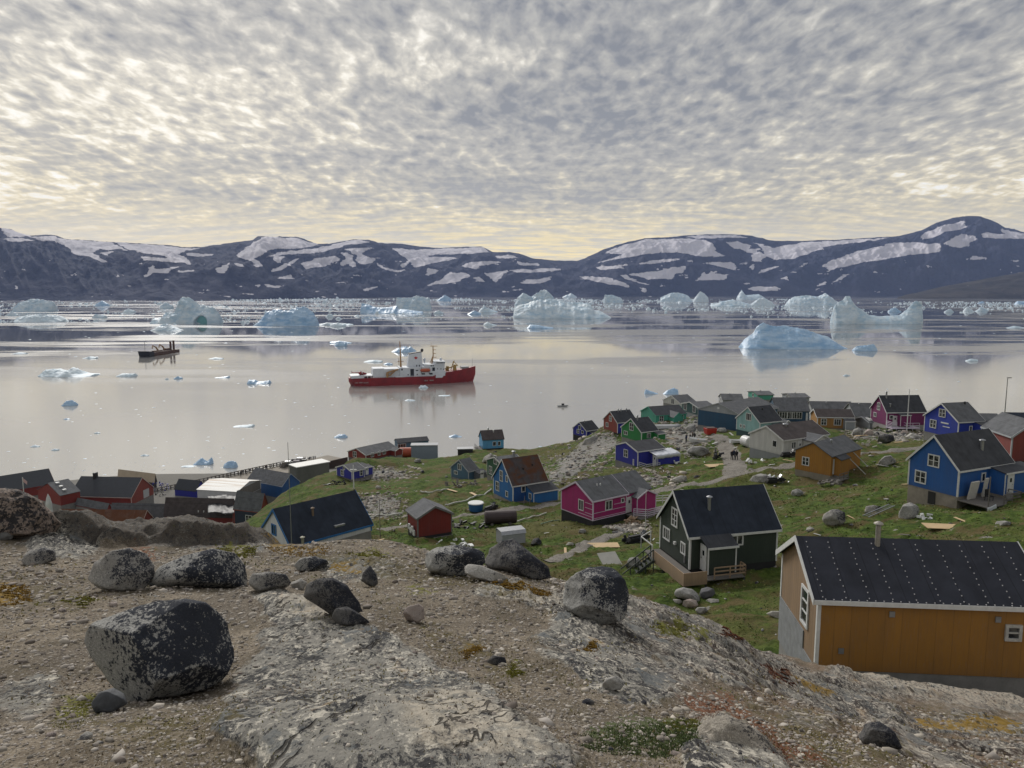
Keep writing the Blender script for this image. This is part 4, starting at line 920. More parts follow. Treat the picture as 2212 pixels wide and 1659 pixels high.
MB().box(-.045, -.004, W*.30, W-.02, -1.2, .85).box(-.048, -.004, .06, W*.30, -1.2, .10).build('bare_skirting', plain('grey_bare_boards', (.22, .23, .24), .85, .4, 3), r_)
# bright blue house on the right
h = house('blueR', 'timber_house', 'bright blue house on a stone basement, mattresses on its deck', 'house', P_BLUE, FELT, plinth=WARMSTONE)
r_, L, W, H, A = h['root'], h['L'], h['W'], h['H'], h['A']
window(r_, 'G', h, .50, H*.93, 1.0, 1.0, 2, 2); window(r_, 'G', h, .74, H*.20, 1.0, 1.05, 2, 2); window(r_, 'F', h, .46, H*.45, .42, .7, 1, 1)
a_ = annex(h, L*.56, L*1.16, -1.6, .0, H*.93, H*.80, P_BLUE, FELT, plinth=WARMSTONE)
door(a_, 'F', dict(L=1, W=1), L*.66, .05, .8, 1.95, off=1.6)
MB().box(-.06, -.004, W*.42, W*.56, -1.35, -.12).build('basement_door', BLACK, r_)
chimney(r_, L*.62, W*.22, h['rz'](0, W*.22), .95, .16, METAL)
dk = MB().box(.0, L*.62, -2.9, -.03, -.35, -.25).build('deck', GREYWOOD, r_)
railing(dk, [(L*.62, -1.7), (L*.62, -2.85), (L*.3, -2.85)], -.25, .9, GREYWOOD, 2)
ps = MB()
for x in (.1, L*.3, L*.6): ps.bar((x, -2.8, -3.3), (x, -2.8, -.35), .09)
ps.bar((.1, -2.85, -2), (.1, -2.85, 2.6), .07); ps.build('post', GREYWOOD, dk)
stairs(dk, (L*.75, -2.3, -.3), (L*.75, -4.6, -2.0), 1.0, 7, GREYWOOD, rail=False)
def loose(name, label, cat, h, build, mat, grp=None, smooth=False):
    """a thing that stands on or against a house: top-level, placed in world space"""
    m_ = MB(); build(m_); o = m_.build(name, mat, None, h['P'], h['a'], smooth); tag(o, label, cat, grp); return o
def lean(m_, x, y, z, w_, d, t_, a): 
    c, s = math.cos(a), math.sin(a)
    q = [(0, 0), (t_*c, -t_*s), (t_*c+d*s, -t_*s+d*c), (d*s, d*c)]
    m_.prism([(y-p[0], z+p[1]) for p in q], x, x+w_, 'x')
MATT = plain('mattress_cloth', (.52, .50, .46), .9, .2, 3)
bevel(loose('mattress', 'pale mattress leaning on the bright blue house beside its deck corner', 'mattress', h, lambda m_: lean(m_, L*.10, -.35, -.22, 1.15, 1.8, .16, .18), MATT), .04)
bevel(loose('mattress', 'narrow upright mattress leaning between window and deck post of the bright blue house', 'mattress', h, lambda m_: lean(m_, L*.36, -.4, -.22, .55, 1.9, .14, .12), MATT), .04)
sh = MB(); n_ = 14
Vs = []
for i in range(n_):
    for j in range(10):
        f, g_ = i/(n_-1), j/9
        Vs.append((-.2+1.25*f+.10*math.sin(g_*4), -2.95-.06*math.sin(f*14)*g_-.02, -.1-1.25*g_-.10*math.sin(f*3+1)))
o = mesh('laundry_sheet', Vs, [(i*10+j, i*10+j+1, i*10+j+11, i*10+j+10) for i in range(n_-1) for j in range(9)], plain('washed_cotton', (.62, .66, .70), .9, .12, 3), None, h['P'], h['a'], True)
o.modifiers.new('s', 'SOLIDIFY').thickness = .015
tag(o, 'white sheet hanging over the deck edge of the bright blue house', 'sheet')
def chair_(m_):
    x, y = L*.27, -1.7
    m_.box(x, x+.55, y, y+.5, .15, .22); m_.box(x, x+.55, y+.45, y+.52, .22, .8)
    for a in (0, .5):
        for b in (0, .45): m_.box(x+a, x+a+.05, y+b, y+b+.05, -.25, .15)
loose('deck_chair', 'dark chair standing on the deck of the bright blue house', 'chair', h, chair_, BLACK)
loose('barrel', 'small grey barrel on the deck of the bright blue house', 'barrel', h, lambda m_: m_.tube([(L*.52, -2.3, -.25), (L*.52, -2.3, .0), (L*.52, -2.3, .35), (L*.52, -2.3, .55)], [.23, .27, .27, .23], 14), CONC, smooth=False)
# mustard house
h = house('mustard', 'timber_house', 'weathered mustard house with grey ramp and white door beside the road', 'house', P_OCHRE2, FELTG, plinth=plain('pale_board_basement', (.25, .225, .18), .9, .3, 1.5), trim=None)
r_, L, W, H, A = h['root'], h['L'], h['W'], h['H'], h['A']
window(r_, 'G', h, .70, H*.33, .85, 1.0, 2, 2); door(r_, 'F', h, .12, .15, .85, 2.0)
a_ = annex(h, L*.10, L*.40, -.9, 0, H*.98, H*.80, P_OCHRE2, FELT, trim=None)
dk = MB().box(-.9, 1.7, -1.7, -.03, -.35, -.25).build('porch_platform', GREYWOOD, r_)
railing(dk, [(-.85, -1.65), (1.65, -1.65)], -.25, .9, GREYWOOD, 2, legs=1.5)
MB().prism([(-1.0, -.3), (-4.2, -2.0), (-4.2, -2.3), (-1.0, -1.7)], -1.6, -.5, 'y').build('ramp', GREYWOOD, dk)
chimney(r_, L*.4, W*.35, h['rz'](0, W*.35), .5, .1)
for i, (x, e) in enumerate(((L*.45, 0), (L*.72, .5))):
    loose('leaning_pole', ('near', 'far')[i]+' pale wooden pole propped against the mustard house roof', 'pole', h, lambda m_: m_.tube([(x+2.0, -4.6, -2.3), (x, .6, H+A*.2)], .06, 8), plain('pale_pole', (.42, .43, .40), .8, .3, 3), 'poles propped on the mustard house')
# dark red shed
h = house('shed', 'timber_shed', 'small dark red shed with grey gable roof behind the boulders', 'shed', paint('shed_red_paint', (.19, .017, .012), .7, .30), FELTG, trim=plain('grey_trim', (.17, .17, .17), .7, .3), plinth=DARKCONC)
MB().box(h['L']*.45, h['L']*1.1, -.5, -.05, -.42, -.3).build('step', GREYWOOD, h['root'])
bb = MB(); 
for i in range(4): bb.box(-.35, -.2, .3+i*.5, .75+i*.5, .1+.3*(i % 2), .7+.3*(i % 2))
tag(bb.build('board_stack', WHITE, None, h['P'], h['a']), 'pale boards stacked against the left wall of the dark red shed', 'boards')
# magenta house
h = house('magenta', 'timber_house', 'magenta house with white stripes, black basement and white veranda', 'house', P_MAG, FELTG, trim=P_LILAC, plinth=DARKCONC)
r_, L, W, H, A = h['root'], h['L'], h['W'], h['H'], h['A']
window(r_, 'G', h, .36, H*.36, .75, 1.15, 2, 1); window(r_, 'F', h, .46, H*.42, .95, 1.0, 2, 1); window(r_, 'F', h, .88, H*.62, .35, .42, 1, 1)
st = MB()
for z in (.10, .36, .60): st.box(.12, L, -.03, -.004, H*z-.03, H*z+.03) if z < .5 else st.box(L*.62, L*.98, -.03, -.004, H*z-.03, H*z+.03)
for z in (.30, .55, .80): st.box(-.03, -.004, .12, W*.24, H*z-.03, H*z+.03)
st.box(-.032, -.004, .12, W, -.0, .09); st.box(.12, L, -.031, -.004, 0, .09); st.box(-.03, -.004, .12, W*.45, H*.16, H*.16+.06)
st.build('white_stripes', P_LILAC, r_)
a_ = porch(h, L*1.16, L*1.75, -1.0, H*.80, H*.30, P_MAG, FELTG, P_LILAC)
MB().prism([(0, 0), (W, 0), (W, H), (W/2, H+A), (0, H)], L+.003, L*1.75, 'x').build('rear_wing', P_MAG, r_)
rr_ = roof_mb(L*.78, W, H, A, 'x', .15); o = rr_.build('rear_roof', FELTG, r_); o.location.x = L-.02; o.location.z = -.02
door(r_, 'F', h, 1.08, .05, .8, 1.9)
dk = MB().box(L, L*2.3, -2.6, -.03, -.25, -.12).build('veranda', GREYWOOD, r_)
railing(dk, [(L*1.0, -1.3), (L*1.2, -2.55), (L*2.25, -2.55), (L*2.25, -.2)], -.12, 1.0, P_LILAC, 4, legs=1.6); railing(dk, [(L*1.8, -.1), (L*2.28, -1.2)], .5, .95, WHITE, 3)
for x in (.4, .5, .72): chimney(r_, L*x, W*(.3 if x != .72 else .42), h['rz'](0, W*(.3 if x != .72 else .42)), .35, .08, WHITE if x != .72 else METAL, False)
# rust roofed blue house
h = house('rust', 'timber_house', 'tall sky blue house with steep rust-streaked roof and low annex', 'house', P_RUSTB, FELTR, plinth=WARMSTONE, side=paint('deep_sky_blue_paint', (.012, .085, .30)))
r_, L, W, H, A = h['root'], h['L'], h['W'], h['H'], h['A']
window(r_, 'G', h, .58, H*.98, .75, 1.5, 2, 2); window(r_, 'G', h, .30, H*1.08, .4, .8, 1, 1); window(r_, 'G', h, .78, -.0+H*.30, .9, 1.3, 2, 2); window(r_, 'G', h, .30, H*.2, .55, .7, 1, 1); window(r_, 'F', h, .30, H*.55, .55, .75, 1, 1)
a_ = annex(h, L*.38, L*1.1, -2.2, 0, H*.86, H*.60, P_RUSTB, FELT)
window(a_, 'G', dict(L=1, W=1), -1.2, H*.22, .55, .7, 1, 1).location.x = L*.38
stairs(r_, (L*.30, -1.2, .1), (L*.12, -2.6, -1.2), .8, 6, GREYWOOD)
for x, y in ((.75, .30), (.45, .25)): chimney(r_, L*x, W*y, h['rz'](0, W*y), .4, .1, BLACK, False)
# further houses
h = house('greenB', 'timber_house', 'deep green gabled house behind the rust-roofed blue house', 'house', P_GREEND, FELTG)
window(h['root'], 'G', h, .5, h['H']*.95, 1.0, 1.4, 2, 2); window(h['root'], 'G', h, .78, h['H']*.15, 1.0, 1.3, 2, 2); chimney(h['root'], h['L']*.85, 2.8, h['rz'](0, 2.8), .9, .22, METAL)
MB().box(-1.4, 1.5, -1.5, -.05, -1.2, -.4).build('porch_box', P_WHITE, h['root'])
h = house('slate', 'timber_house', 'small slate blue cottage with white-framed gable window and rear lean-to', 'house', P_SLATE, FELTG, trim=plain('grey_white_trim', (.35, .37, .4), .6, .2))
window(h['root'], 'G', h, .5, h['H']*.98, .9, 1.1, 2, 1); window(h['root'], 'G', h, .72, h['H']*.42, .9, .6, 2, 1); a_ = annex(h, h['L']*.55, h['L']*1.4, -1.6, 0, h['H']*.95, h['H']*.72, paint('grey_shed_boards', (.12, .13, .145)), FELT, trim=None)
door(a_, 'F', dict(L=1, W=1), h['L']*.85, .1, .8, 1.9, off=1.6)
h = house('light', 'timber_house', 'light blue house on stilts at the shore edge of the meadow', 'house', P_LBLUE, FELTBR, trim=None, plinth=BLACK)
window(h['root'], 'F', h, .55, h['H']*.3, .8, 1.0, 1, 1); window(h['root'], 'F', h, .78, h['H']*.3, .6, 1.0, 1, 1)
chimney(h['root'], h['L']*.35, 2.5, h['rz'](0, 2.5), .7, .16); chimney(h['root'], h['L']*.58, 1.9, h['rz'](0, 1.9), .6, .14, WHITE)
dk = MB().box(-1.7, -.05, -.5, 3.5, -.3, -.15).build('side_landing', GREYWOOD, h['root']); railing(dk, [(-1.6, 3.4), (-1.6, -.4), (-.2, -.4)], -.15, 1.0, GREYWOOD, 2, legs=1.6)
h = house('redlong', 'long_house', 'long dark red house with grey roof above the dock', 'house', P_RED, FELTG, plinth=plain('grey_render', (.14, .14, .145), .9, .3, 1))
L, H = h['L'], h['H']
window(h['root'], 'G', h, .62, H*.25, 1.3, 1.5, 2, 2)
for s in (.20, .42, .58): window(h['root'], 'F', h, s, H*.45, .9, 1.0, 2, 1)
porch(h, L*.78, L*1.02, -2.0, H*.88, H*.35, P_RED, FELTG); annex(h, -2.6, 1.0, -1.6, 0, H*.42, H*.30, P_RED, FELTBR)
h = house('greyblue', 'long_house', 'grey-blue flat roofed hall behind the long red house', 'house', P_SLATE, FELT, trim=None)
window(h['root'], 'F', h, .12, h['H']*.3, 2.4, 1.6, 3, 1)
h = house('royalS', 'timber_house', 'small royal blue cottage on posts below the long red house', 'house', P_ROYAL, FELTG, plinth=GREYWOOD)
window(h['root'], 'G', h, .62, h['H']*.2, .9, 1.1, 2, 2); window(h['root'], 'G', h, .5, h['H']*1.0, .5, .5, 1, 1); window(h['root'], 'F', h, .75, h['H']*.3, .6, 1.1, 1, 2)
L = h['L']; a_ = annex(h, L, L*1.85, .6, 4.6, h['H']*1.05, h['H']*.95, P_ROYAL, FELT); door(a_, 'F', dict(L=1, W=1), L*1.35, .2, .6, 1.5, off=-.6)
dk = MB().box(-.3, L*1.2, -1.5, -.05, -.35, -.22).build('platform', GREYWOOD, h['root']); railing(dk, [(-.2, -1.4), (L*1.15, -1.4)], -.22, .3, GREYWOOD, 1, legs=1.6); stairs(dk, (.5, -1.6, -.3), (-.6, -3.4, -2.2), .9, 6, GREYWOOD)
h = house('royalT', 'timber_house', 'tiny royal blue house lowest on the shore side of the ridge', 'house', P_ROYAL, FELT, plinth=DARKCONC)
window(h['root'], 'G', h, .62, h['H']*.35, .8, 1.0, 2, 2); window(h['root'], 'G', h, .3, h['H']*.45, .7, .7, 1, 1); window(h['root'], 'G', h, .5, h['H']*1.05, .9, .9, 1, 1); annex(h, h['L']*.2, h['L']*.75, -1.2, 0, h['H']*.8, h['H']*.6, P_ROYAL, FELT); chimney(h['root'], h['L']*.3, 2.4, h['rz'](0, 2.4), .6, .15)
h = house('redblue', 'timber_house', 'brick red house with blue long wall on the ridge', 'house', P_RED2, FELT, side=P_ROYAL, plinth=DARKCONC)
window(h['root'], 'G', h, .5, h['H']*.98, .9, 1.2, 2, 2); window(h['root'], 'G', h, .74, h['H']*.38, .9, .9, 2, 1); window(h['root'], 'F', h, .5, h['H']*.35, 1.3, .9, 2, 1)
for x in (.35, .5, .8): chimney(h['root'], h['L']*x, 2.6, h['rz'](0, 2.6), .8, .13, METAL)
h = house('green', 'timber_house', 'bright green house with side porch on the ridge', 'house', P_GREEN, FELT, plinth=CONC)
window(h['root'], 'G', h, .5, h['H']*.95, 1.2, 1.5, 2, 2); window(h['root'], 'G', h, .78, h['H']*.35, 1.1, .7, 2, 1); window(h['root'], 'F', h, .45, h['H']*.35, .8, .9, 2, 1)
L = h['L']; annex(h, L*.72, L*1.2, -1.6, 0, h['H']*.9, h['H']*.75, P_GREEN, FELT); chimney(h['root'], L*.25, 2.9, h['rz'](0, 2.9), 1.1, .16); railing(h['root'], [(.3, -1.2), (L*.7, -1.2)], .1, .9, P_GREEN, 3, legs=.8)
h = house('royal', 'timber_house', 'royal blue house with white tarpaulin over its annex', 'house', P_ROYAL, FELT, plinth=CONC)
r_, L, W, H = h['root'], h['L'], h['W'], h['H']
window(r_, 'G', h, .52, H*.42, 1.0, 1.25, 2, 2); a_ = annex(h, L*.48, L*1.35, -2.0, 0, H*.80, H*.68, P_ROYAL, FELT); window(r_, 'G', h, .18, H*.05, .12, .9, 1, 1)
door(a_, 'G', dict(L=1, W=1), -1.2, .05, .8, 1.9, off=-L*.48)
Vs = []; nn = 26
for i in range(nn):
    for j in range(16):
        f, g_ = i/(nn-1), j/15; x = L*.42+f*L*1.0; y = .5-g_*3.0; z = H*(.88-.14*min(g_*1.2, 1))+.14-(max(0, g_-.86)*4.6)+.05*math.sin(f*19+g_*7)*g_+.04*math.sin(f*41)
        if f > .92: z -= (f-.92)*6; x = L*.42+.93*L+(f-.92)*.4
        Vs.append((x, y if g_ < .86 else .5-.86*3.0-(g_-.86)*.3, z))
o = mesh('tarpaulin', Vs, [(i*16+j, i*16+j+1, i*16+j+17, i*16+j+16) for i in range(nn-1) for j in range(15)], plain('white_tarpaulin', (.58, .60, .66), .5, .2, 1.5), None, h['P'], h['a'], True)
o.modifiers.new('s', 'SOLIDIFY').thickness = .03; tag(o, 'white tarpaulin draped over the annex of the royal blue house', 'tarpaulin')
dk = MB().box(.2, L*.55, -2.2, -.05, -.30, -.18).build('balcony', WHITE, r_); railing(dk, [(.25, -.1), (.25, -2.15), (L*.55, -2.15)], -.18, 1.0, WHITE, 3, legs=.2); MB().bar((L*.3, -2.1, -2.6), (L*.3, -2.1, -.3), .12).build('post', WHITE, dk)
h = house('teal', 'timber_house', 'mint green long house with small gabled porch', 'house', P_TEAL, FELT, plinth=CONC, trim=P_TEAL)
L = h['L']; porch(h, L*.42, L*.72, -2.4, h['H']*.85, h['H']*.55, P_TEAL, FELTG, P_TEAL); window(h['root'], 'F', h, .18, h['H']*.3, 1.0, 1.2, 2, 2); window(h['root'], 'F', h, .85, h['H']*.3, 1.0, 1.2, 2, 2)
h = house('paleB', 'long_house', 'white gabled house with grey roof nearest the sea behind the mint house', 'house', P_WHITE, FELTG); window(h['root'], 'G', h, .45, h['H']*.3, 1.2, 1.4, 2, 1)
h = house('dteal', 'timber_house', 'dark teal house with two arched windows beside the mint house', 'house', P_DT, FELTG, plinth=P_GREYW)
for s in (.25, .78): window(h['root'], 'G', h, s, h['H']*.25, 1.3, 1.7, 1, 1)
h = house('ware', 'warehouse', 'broad petrol blue hall with pale gable top and long grey roof', 'warehouse', paint('petrol_hall_sheet', (.008, .058, .125), .6, .5), FELTG, trim=P_GREYW)
W, H, A = h['W'], h['H'], h['A']
MB().prism([(-.05, H-.15), (W+.05, H-.15), (W/2, H+A-.08)], -.05, -.004, 'x').build('gable_panel', P_GREYW, h['root']); MB().box(-.12, -.053, W/2-.25, W/2+.25, H+A*.35, H+A*.35+.4).build('gable_vent', WHITE, h['root'])
h = house('turq', 'timber_house', 'pale turquoise house with steep dark roof next to the petrol hall', 'house', P_TURQ, FELT, plinth=plain('blue_green_plinth', (.03, .07, .08), .8, .3))
window(h['root'], 'G', h, .48, h['H']*1.0, 1.3, 1.3, 3, 1, depth=.06); window(h['root'], 'G', h, .80, h['H']*.28, .35, .5, 1, 1); window(h['root'], 'G', h, .66, h['H']*.28, .35, .5, 1, 1)
L = h['L']; annex(h, L*.55, L*1.25, -1.8, 0, h['H']*.78, h['H']*.6, P_TURQ, FELTG); porch(h, L*1.0, L*1.4, -.6, h['H']*.62, .9, P_WHITE, FELTG); chimney(h['root'], L*.5, 2.4, h['rz'](0, 2.4), .5, .15, BLACK, False)
h = house('white', 'timber_house', 'white boarded house with brown roof beside the footpath', 'house', P_WHITE, FELTBR, plinth=P_GREYW)
r_, L, W, H, A = h['root'], h['L'], h['W'], h['H'], h['A']
window(r_, 'G', h, .25, H*.45, .75, .95, 1, 1); window(r_, 'F', h, .22, H*.4, .9, .9, 2, 1); porch(h, L*.42, L*.80, -2.2, H*.86, H*.35, P_WHITE, FELTG); chimney(r_, L*.35, W*.42, h['rz'](0, W*.42), .35, .25, METAL)
door(r_, 'F', h, .36, .0, .8, 1.9); window(r_, 'F', h, .60, H*.4, .8, .9, 1, 1).location.y = -2.2
h = house('ochreM', 'timber_house', 'small ochre house with brown roof between grey roofs', 'house', paint('ochre_boards', (.34, .17, .04), .7, .2), FELTBR)
window(h['root'], 'F', h, .18, h['H']*.32, 1.0, 1.2, 2, 2); window(h['root'], 'F', h, .56, h['H']*.32, 1.3, 1.2, 3, 1); annex(h, h['L']*.72, h['L']*.98, -1.5, 0, h['H']*.9, h['H']*.72, P_GREYW, FELT)
h = house('navy', 'long_house', 'petrol blue long house with white framed windows and wide grey roof', 'house', P_NAVY, FELTG, trim=None)
for s in (.1, .25, .42, .55, .70): window(h['root'], 'F', h, s, h['H']*.3, 1.1, 1.5, 2, 1)
MB().box(h['L']*.90, h['L']*.96, -.06, -.004, h['H']*.1, h['H']*.85).build('door', WHITE, h['root'])
for k, nm, lb in (('roofA', 'long_house', 'grey roofed long hall behind the small ochre house'), ('roofB', 'long_house', 'grey roofed hall left of the purple house'), ('roofC', 'timber_house', 'grey roofed house with tan gable behind the petrol hall'),
                  ('roofD', 'timber_house', 'grey house with teal verge highest behind the petrol hall'), ('roofE', 'timber_house', 'grey roofed house rearmost above the petrol blue long house'), ('roofF', 'warehouse', 'wide grey roofed hall behind the two blue houses on the right')):
    h = house(k, nm, lb, 'house' if nm != 'warehouse' else 'warehouse', P_GREYW if k != 'roofD' else P_TEAL, FELTG, trim=plain('grey_trim', (.17, .17, .17), .7, .3), corners=False)
    window(h['root'], 'G', h, .5, h['H']*.3, 1.0, 1.0, 2, 1); chimney(h['root'], h['L']*.4, h['W']*.4, h['rz'](0, h['W']*.4), .5, .14)
h = house('greyS', 'timber_shed', 'small grey gabled shed left of the purple house', 'shed', paint('mid_grey_boards', (.17, .18, .19)), FELTG, trim=P_GREYW); MB().box(.2, h['L']*.9, .1, h['W']*.45, h['H']+h['A']*.4, h['H']+h['A']*.95).build('snow_white_sheet', WHITE, h['root'])
h = house('purple', 'timber_house', 'tall purple house with steep black roof and porch decks', 'house', P_PURP, FELT, plinth=plain('light_plinth', (.32, .31, .30), .9, .2))
r_, L, W, H, A = h['root'], h['L'], h['W'], h['H'], h['A']
window(r_, 'G', h, .52, H*1.0, .9, 1.4, 2, 2); window(r_, 'G', h, .72, H*.42, .9, .75, 2, 1); window(r_, 'F', h, .12, H*.5, .6, .6, 1, 1); door(r_, 'F', h, .22, .0, .85, 1.9); annex(h, L*.27, L*.52, -1.3, 0, H*.90, H*.80, P_PURP, FELT)
chimney(r_, L*.14, W*.42, h['rz'](0, W*.42), 1.3, .16, METAL); chimney(r_, L*.14, W*.15, h['rz'](0, W*.15), .6, .12, METAL)
dk = MB().box(-.1, L*.72, -2.2, -.05, -.35, -.2).build('deck', P_LILAC, r_); railing(dk, [(0, -.2), (0, -2.1), (L*.12, -2.1)], -.2, 1.2, P_LILAC, 4, legs=.8); railing(dk, [(L*.36, -.3), (L*.36, -2.1), (L*.7, -2.1)], -.2, 1.0, P_LILAC, 2, legs=.9)
h = house('blueT', 'timber_house', 'royal blue house with steep dark roof directly behind the bright blue house', 'house', paint('cobalt_blue_paint', (.010, .035, .36)), FELTG, plinth=CONC)
r_, L, W, H, A = h['root'], h['L'], h['W'], h['H'], h['A']
window(r_, 'G', h, .48, H*1.12, 1.15, 1.15, 2, 2); window(r_, 'G', h, .73, H*.35, 1.15, 1.2, 2, 2); annex(h, L*.62, L*1.15, -1.5, 0, H*.95, H*.82, paint('cobalt_blue_paint', (.010, .035, .36)), FELT); window(r_, 'F', h, .5, H*.4, .4, .8, 1, 1)
MB().box(-.05, -.004, W*.28, W*.50, H*.72, H*.80).box(-.05, -.004, W*.24, W*.44, H*.52, H*.57).build('wall_emblem', WHITE, r_); chimney(r_, L*.85, W*.45, h['rz'](0, W*.45), .5, .15, BLACK, False)
h = house('darkR', 'timber_house', 'house with blue-black roof at the right picture edge', 'house', P_DNAVY, FELTB); window(h['root'], 'G', h, .5, h['H']*.3, 1, 1)
h = house('redR', 'timber_house', 'dark red house cut by the right picture edge', 'house', paint('oxide_red_paint', (.20, .035, .028), .7, .2), FELTG, plinth=DARKCONC, trim=plain('grey_white_trim', (.35, .37, .4), .6, .2)); window(h['root'], 'F', h, .55, h['H']*.3, 1.0, 1.2, 2, 2)
# steep roofed house half behind the ridge
h = house('aframe', 'timber_house', 'white gabled house with blue verge and huge steep blue-black roof behind the crest', 'house', paint('white_gable_boards', (.66, .67, .70), .6, .2, grime=.15), FELTB, trim=P_BTRIM, ov=.12)
r_, L, W, H, A = h['root'], h['L'], h['W'], h['H'], h['A']
window(r_, 'G', h, .52, H+A*.16, .62, .8, 2, 1, trim=P_BTRIM); chimney(r_, L*.38, W*.30, h['rz'](0, W*.30), .7, .10, plain('rusty_flue', (.22, .16, .11), .6, .4, 5, .3)); chimney(r_, .9, -.4, H*.2, 1.1, .12, plain('galvanised_flue', (.38, .37, .30), .5, .3, 5, .5))
MB().box(L*.55, L*.68, .3, .55, H+A*.18, H+A*.18+.16).build('roof_hatch', METAL, h['roof'])
# harbour buildings
HB = plain('harbour_roof_slate', (.040, .045, .055), .8, .25, 1)
h = house('harbA', 'warehouse', 'long slate grey harbour roof at the left picture edge', 'warehouse', P_RED, HB, trim=P_RED); 
h = house('harbB', 'warehouse', 'low red hall with grey hipped roof and three skylights', 'warehouse', P_RED, FELTG, trim=None); L, W, H, A = h['L'], h['W'], h['H'], h['A']
for i in range(3): o = MB().box(L*.3, L*.3+1.0, W*(.12+.14*i), W*(.12+.14*i)+.9, h['rz'](0, W*(.12+.14*i))+.05, h['rz'](0, W*(.12+.14*i))+.5).build('skylight', WHITE, h['roof'])
h = house('harbC', 'warehouse', 'big red fish hall with slate roof and chimney block', 'warehouse', P_RED2, HB, trim=plain('pale_red_verge', (.55, .42, .38), .6, .2), side=P_RED); L, W, H, A = h['L'], h['W'], h['H'], h['A']
MB().box(L*.42, L*.54, W*.74, W*.78, H+A*.8, H+A+1.5).build('chimney', BLACK, h['root']); door(h['root'], 'F', h, .66, .2, 3.0, 2.6, plain('grey_gate', (.42, .43, .44), .6, .2), False)
h = house('harbD', 'warehouse', 'small dark blue harbour store with slate roof', 'warehouse', P_ROYAL, HB, trim=None)
h = house('harbE', 'warehouse', 'white harbour shed with rust stained sheet roof', 'warehouse', plain('white_sheet_wall', (.45, .46, .48), .6, .2, 1), material('rust_stained_white_roof', lambda t: dict(c=t.mix(t.mr(t.noise(t.mapping(t.obj(), scale=(1.4, .05, 1)), 1.0, 4, .6), .52, .66), (.66, .66, .64), (.42, .30, .20)), r=.6)), trim=None, side=None)
MB().box(h['L']*.05, h['L']*.95, -.12, -.01, .2, h['H']+.4).build('stacked_rack', GREYWOOD, h['root'])
h = house('harbF', 'warehouse', 'deep blue harbour hall with broad grey roof beside the dock', 'warehouse', paint('harbour_blue_sheet', (.008, .075, .24), .6, .5), FELTG, trim=plain('pale_blue_verge', (.30, .36, .45), .6, .2), corners=False)
h = house('harbG', 'warehouse', 'long rust-brown roofed hall with red gable just behind the crest', 'warehouse', P_RED2, FELTRR, trim=plain('pale_red_verge', (.55, .42, .38), .6, .2))
h = house('harbH', 'warehouse', 'dark grey roof behind the rust-brown hall', 'warehouse', P_DNAVY, FELTG, trim=None)
h = house('harbI', 'warehouse', 'dark grey-brown roofed hall with two roof vents beside the torn roof', 'warehouse', P_RED, FELTBR, trim=None)
for y in (.42, .5): chimney(h['root'], h['L']*.12, h['W']*y, h['H']+.6, .7, .15, WHITE, False)
h = house('harbJ', 'warehouse', 'navy walled building with red gable top and grey roof by the grass slope', 'warehouse', P_DNAVY, FELTG, trim=P_RED2, side=None); L, W, H, A = h['L'], h['W'], h['H'], h['A']
MB().prism([(0, H-.8), (L, H-.8), (L, H), (L/2, H+A), (0, H)], -.05, -.004, 'y').build('gable_panel', P_RED2, h['root']); window(h['root'], 'G', h, .45, H*.3, 1.8, 1.4, 2, 2)
h = house('harbK', 'warehouse', 'low grey roofed harbour shed in front of the fish hall', 'shed', P_RED, FELTG, trim=None)
h = house('shack', 'warehouse', 'tan roofed quay building behind the fish hall', 'warehouse', plain('dark_quay_wall', (.05, .05, .055), .8, .3, 1), plain('tan_sheet_roof', (.42, .35, .26), .7, .2, .5), trim=None)
